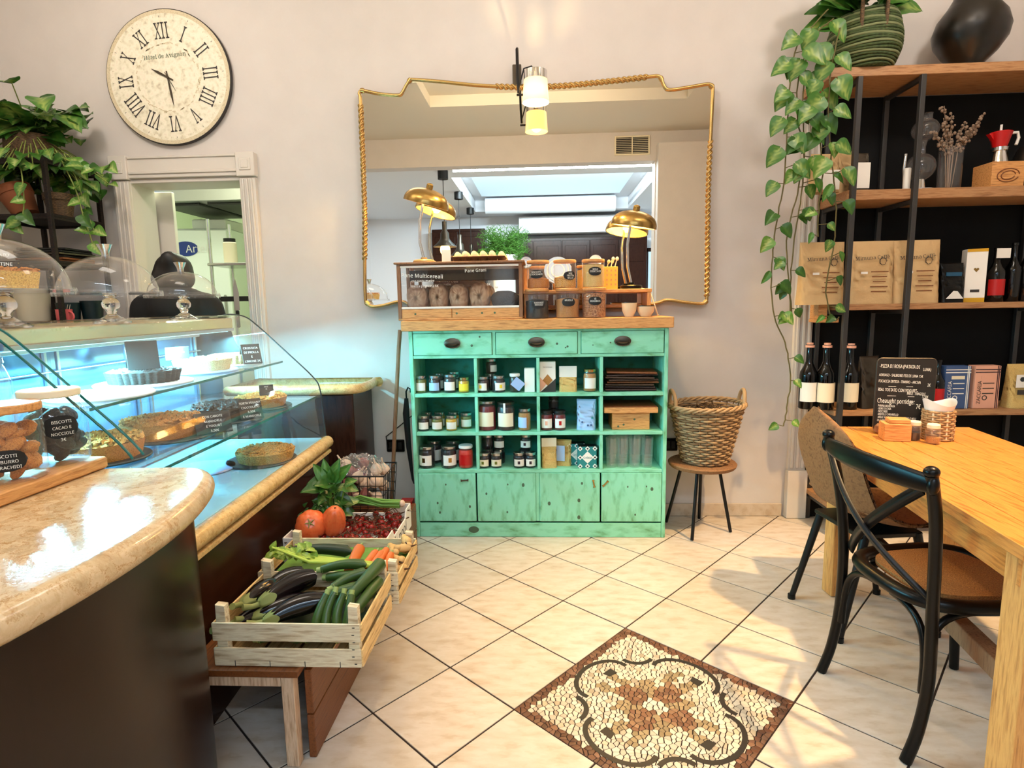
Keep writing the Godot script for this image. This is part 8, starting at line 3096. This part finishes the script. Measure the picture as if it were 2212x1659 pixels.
func shell_chair() -> void:
	var t := T("shell_chair", "tan suede shell chair with slim black legs beyond the black chair", "chair", Vector3(1.13, 0, 1.2), deg_to_rad(97))
	var g := G()
	g.surf(26, 26, func(u: float, v: float):
		var a := u * 2.0 - 1.0
		var half: float
		var p: Vector3
		if v < 0.58:
			var f := v / 0.58
			half = 0.2 * sqrt(maxf(0.0, 1.0 - pow(1.0 - minf(1.0, f * 1.6 + 0.03), 2.6))) * lerpf(1.0, 1.08, f)
			p = Vector3(a * half, 0.905 - 0.4 * f - 0.05 * (1.0 - cos(a * 1.2)) * (1.0 - f), -0.045 + 0.075 * f * f + 0.07 * a * a * (0.4 + 0.6 * f))
		else:
			var f := (v - 0.58) / 0.42
			half = 0.215 * (1.0 if f < 0.75 else sqrt(maxf(0.0, 1.0 - pow((f - 0.75) / 0.26, 2.0))) * 0.25 + 0.75)
			p = Vector3(a * half, 0.505 - 0.065 * sin(minf(1.0, f * 2.2) * PI / 2) + 0.03 * a * a - 0.03 * maxf(0, f - 0.7), 0.03 + 0.4 * f + 0.07 * a * a * (1.0 - f))
		return p)
	# a second skin behind, so that the shell has thickness
	var n := g.v.size()
	for i in n:
		g.vert(g.v[i] - g.n[i] * 0.016, -g.n[i], g.uv[i])
	var tris := g.ix.duplicate()
	for i in range(0, tris.size(), 3):
		g.tri(n + tris[i], n + tris[i + 1], n + tris[i + 2])
	for j in 26:
		for e in [0, 26]:
			var a0: int = j * 27 + e
			var b0: int = (j + 1) * 27 + e
			g.quad(a0, b0, n + b0, n + a0)
	put("shell", g, "suede", t)
	for s in [-1.0, 1.0]:
		g = G()
		g.tube([Vector3(0.17 * s, 0.006, 0.0), Vector3(0.14 * s, 0.42, 0.1)], [0.012, 0.017], 10)
		g.cyl(Vector3(0.17 * s, 0.0, 0.0), 0.016, 0.02, 10)
		put("leg", g, "black_metal", t)
		g = G()
		g.tube([Vector3(0.17 * s, 0.006, 0.4), Vector3(0.14 * s, 0.42, 0.31)], [0.012, 0.017], 10)
		g.cyl(Vector3(0.17 * s, 0.0, 0.4), 0.016, 0.02, 10)
		put("leg", g, "black_metal", t)
	g = G()
	g.box(Vector3(0, 0.415, 0.2), Vector3(0.3, 0.02, 0.26), 0.005)
	put("seat_frame", g, "black_metal", t)


# surface nets over rounded bones [a, b, radius a, radius b]
func net(g: Geo, bones: Array, cell: float, k := 0.03) -> void:
	var lo := Vector3(1e9, 1e9, 1e9)
	var hi := -lo
	for b in bones:
		var m: float = maxf(b[2], b[3]) + cell * 2.0
		lo = lo.min(b[0] - Vector3.ONE * m).min(b[1] - Vector3.ONE * m)
		hi = hi.max(b[0] + Vector3.ONE * m).max(b[1] + Vector3.ONE * m)
	var nx := int((hi.x - lo.x) / cell) + 2
	var ny := int((hi.y - lo.y) / cell) + 2
	var nz := int((hi.z - lo.z) / cell) + 2
	var val := PackedFloat32Array()
	val.resize(nx * ny * nz)
	val.fill(1.0)
	for b in bones:
		var a: Vector3 = b[0]
		var ab: Vector3 = b[1] - a
		var l2 := maxf(ab.length_squared(), 1e-9)
		var m: float = maxf(b[2], b[3]) + k + cell * 2.0
		var p0: Vector3 = ((a.min(b[1]) - Vector3.ONE * m - lo) / cell).floor().max(Vector3.ZERO)
		var p1: Vector3 = ((a.max(b[1]) + Vector3.ONE * m - lo) / cell).ceil().min(Vector3(nx - 1, ny - 1, nz - 1))
		for z in range(int(p0.z), int(p1.z) + 1):
			for y in range(int(p0.y), int(p1.y) + 1):
				var row := (z * ny + y) * nx
				for x in range(int(p0.x), int(p1.x) + 1):
					var p := lo + Vector3(x, y, z) * cell
					var t := clampf((p - a).dot(ab) / l2, 0.0, 1.0)
					var d: float = p.distance_to(a + ab * t) - lerpf(b[2], b[3], t)
					var o := val[row + x]
					var h := maxf(k - absf(d - o), 0.0) / k
					val[row + x] = minf(d, o) - h * h * k * 0.25
	var ids := {}
	var off := [0, 1, nx, nx + 1, nx * ny, nx * ny + 1, nx * ny + nx, nx * ny + nx + 1]
	for z in nz - 1:
		for y in ny - 1:
			for x in nx - 1:
				var i := (z * ny + y) * nx + x
				var neg := 0
				for q in 8:
					if val[i + off[q]] < 0.0:
						neg += 1
				if neg == 0 or neg == 8:
					continue
				var sum := Vector3.ZERO
				var cnt := 0
				for e in [[0, 1], [2, 3], [4, 5], [6, 7], [0, 2], [1, 3], [4, 6], [5, 7], [0, 4], [1, 5], [2, 6], [3, 7]]:
					var va := val[i + off[e[0]]]
					var vb := val[i + off[e[1]]]
					if (va < 0.0) != (vb < 0.0):
						var f := va / (va - vb)
						var ca := Vector3(e[0] & 1, (e[0] >> 1) & 1, e[0] >> 2)
						var cb := Vector3(e[1] & 1, (e[1] >> 1) & 1, e[1] >> 2)
						sum += ca.lerp(cb, f)
						cnt += 1
				var gr := Vector3(val[i + 1] - val[i], val[i + nx] - val[i], val[i + nx * ny] - val[i])
				ids[i] = g.vert(lo + (Vector3(x, y, z) + sum / cnt) * cell, gr.normalized())
	for i in ids:
		for ax in 3:
			var st: int = [1, nx, nx * ny][ax]
			var u: int = [nx, nx * ny, 1][ax]
			var w: int = [nx * ny, 1, nx][ax]
			if (val[i] < 0.0) != (val[i + st] < 0.0) and ids.has(i - u) and ids.has(i - w) and ids.has(i - u - w):
				g.quad(ids[i], ids[i - u], ids[i - u - w], ids[i - w])


func person_behind_case() -> void:
	var t := T("person", "person in a black hooded top with dark hair, back turned, behind the display case", "person", Vector3(-2.07, 0, 0.3), deg_to_rad(200))
	var V := func(x: float, y: float, z: float) -> Vector3: return Vector3(x, y, z)
	# local: facing +z
	var body := []
	var top := []
	var legs := []
	for s in [-1.0, 1.0]:
		body += [[V.call(0.09 * s, 0.86, 0), V.call(0.095 * s, 0.48, 0.01), 0.085, 0.055], [V.call(0.095 * s, 0.48, 0.01), V.call(0.1 * s, 0.08, -0.01), 0.052, 0.036], [V.call(0.1 * s, 0.05, -0.02), V.call(0.105 * s, 0.035, 0.13), 0.038, 0.03]]
		legs += [[V.call(0.09 * s, 0.88, 0), V.call(0.095 * s, 0.48, 0.012), 0.1, 0.072], [V.call(0.095 * s, 0.48, 0.01), V.call(0.1 * s, 0.1, -0.01), 0.07, 0.06]]
		body += [[V.call(0.165 * s, 1.33, 0), V.call(0.23 * s, 1.06, 0.02), 0.05, 0.04], [V.call(0.23 * s, 1.06, 0.02), V.call(0.15 * s, 1.04, 0.26), 0.039, 0.027]]
		top += [[V.call(0.165 * s, 1.33, 0), V.call(0.235 * s, 1.06, 0.02), 0.072, 0.06], [V.call(0.235 * s, 1.06, 0.02), V.call(0.16 * s, 1.04, 0.235), 0.06, 0.046]]
	body += [[V.call(0, 0.92, 0), V.call(0, 1.1, 0), 0.13, 0.115], [V.call(0, 1.1, 0), V.call(0, 1.3, 0), 0.12, 0.125], [V.call(-0.1, 1.35, 0), V.call(0.1, 1.35, 0), 0.06, 0.06], [V.call(0, 1.36, 0), V.call(0, 1.46, 0.02), 0.052, 0.05]]
	top += [[V.call(0, 0.88, 0), V.call(0, 1.1, 0), 0.16, 0.145], [V.call(0, 1.1, 0), V.call(0, 1.3, 0.0), 0.15, 0.145], [V.call(-0.13, 1.345, 0), V.call(0.13, 1.345, 0), 0.078, 0.078], [V.call(-0.07, 1.4, -0.06), V.call(0.07, 1.4, -0.06), 0.055, 0.055], [V.call(-0.05, 1.34, -0.1), V.call(0.05, 1.34, -0.1), 0.05, 0.05]]
	legs += [[V.call(-0.06, 0.9, 0), V.call(0.06, 0.9, 0), 0.13, 0.13]]
	var g := G()
	net(g, body, 0.016, 0.05)
	var head := [[V.call(0, 1.535, 0.005), V.call(0, 1.53, 0.02), 0.088, 0.084], [V.call(0, 1.5, 0.035), V.call(0, 1.455, 0.06), 0.062, 0.04], [V.call(0, 1.44, 0.01), V.call(0, 1.48, 0.02), 0.05, 0.055], [V.call(0, 1.53, 0.1), V.call(0, 1.497, 0.122), 0.01, 0.014], [V.call(-0.018, 1.468, 0.096), V.call(0.018, 1.468, 0.096), 0.009, 0.009], [V.call(-0.088, 1.515, 0.0), V.call(-0.09, 1.49, 0.0), 0.013, 0.01], [V.call(0.088, 1.515, 0.0), V.call(0.09, 1.49, 0.0), 0.013, 0.01]]
	net(g, head, 0.006, 0.016)
	for s in [-1.0, 1.0]:
		var w: Vector3 = V.call(0.145 * s, 1.04, 0.28)
		var hand := [[w - Vector3(0, 0, 0.03), w, 0.024, 0.026], [w + Vector3(-0.022, 0, 0.01), w + Vector3(-0.02, -0.006, 0.07), 0.014, 0.013], [w + Vector3(0.0, 0, 0.01), w + Vector3(0.002, -0.004, 0.075), 0.015, 0.013], [w + Vector3(0.02, 0, 0.01), w + Vector3(0.022, -0.006, 0.066), 0.014, 0.012]]
		for q in 4:
			var x := -0.027 + 0.019 * q
			var l: float = [0.03, 0.036, 0.034, 0.027][q] if s > 0 else [0.027, 0.034, 0.036, 0.03][q]
			var a := w + Vector3(x, -0.004, 0.068)
			hand += [[a, a + Vector3(0, -0.012, l), 0.0092, 0.0085], [a + Vector3(0, -0.012, l), a + Vector3(0, -0.036, l + 0.016), 0.0084, 0.0075]]
		hand += [[w + Vector3(-0.022 * s, -0.006, 0.015), w + Vector3(-0.048 * s, -0.018, 0.045), 0.012, 0.01], [w + Vector3(-0.048 * s, -0.018, 0.045), w + Vector3(-0.05 * s, -0.03, 0.072), 0.0098, 0.008]]
		net(g, hand, 0.005, 0.006)
	put("body", g, "skin", t)
	g = G()
	net(g, [[V.call(0, 1.55, -0.008), V.call(0, 1.545, 0.01), 0.098, 0.094], [V.call(-0.05, 1.5, -0.045), V.call(0.05, 1.5, -0.045), 0.06, 0.06], [V.call(0, 1.6, -0.08), V.call(0, 1.605, -0.085), 0.045, 0.045]], 0.012, 0.03)
	put("hair", g, "hair", t)
	g = G()
	net(g, top, 0.016, 0.05)
	put("hooded_top", g, "cloth_black", t)
	g = G()
	net(g, legs, 0.018, 0.04)
	put("trousers", g, "jeans", t)
	for s in [-1.0, 1.0]:
		g = G()
		net(g, [[V.call(0.1 * s, 0.05, -0.03), V.call(0.106 * s, 0.045, 0.14), 0.047, 0.042]], 0.012, 0.02)
		put("shoe", g, "black", t)
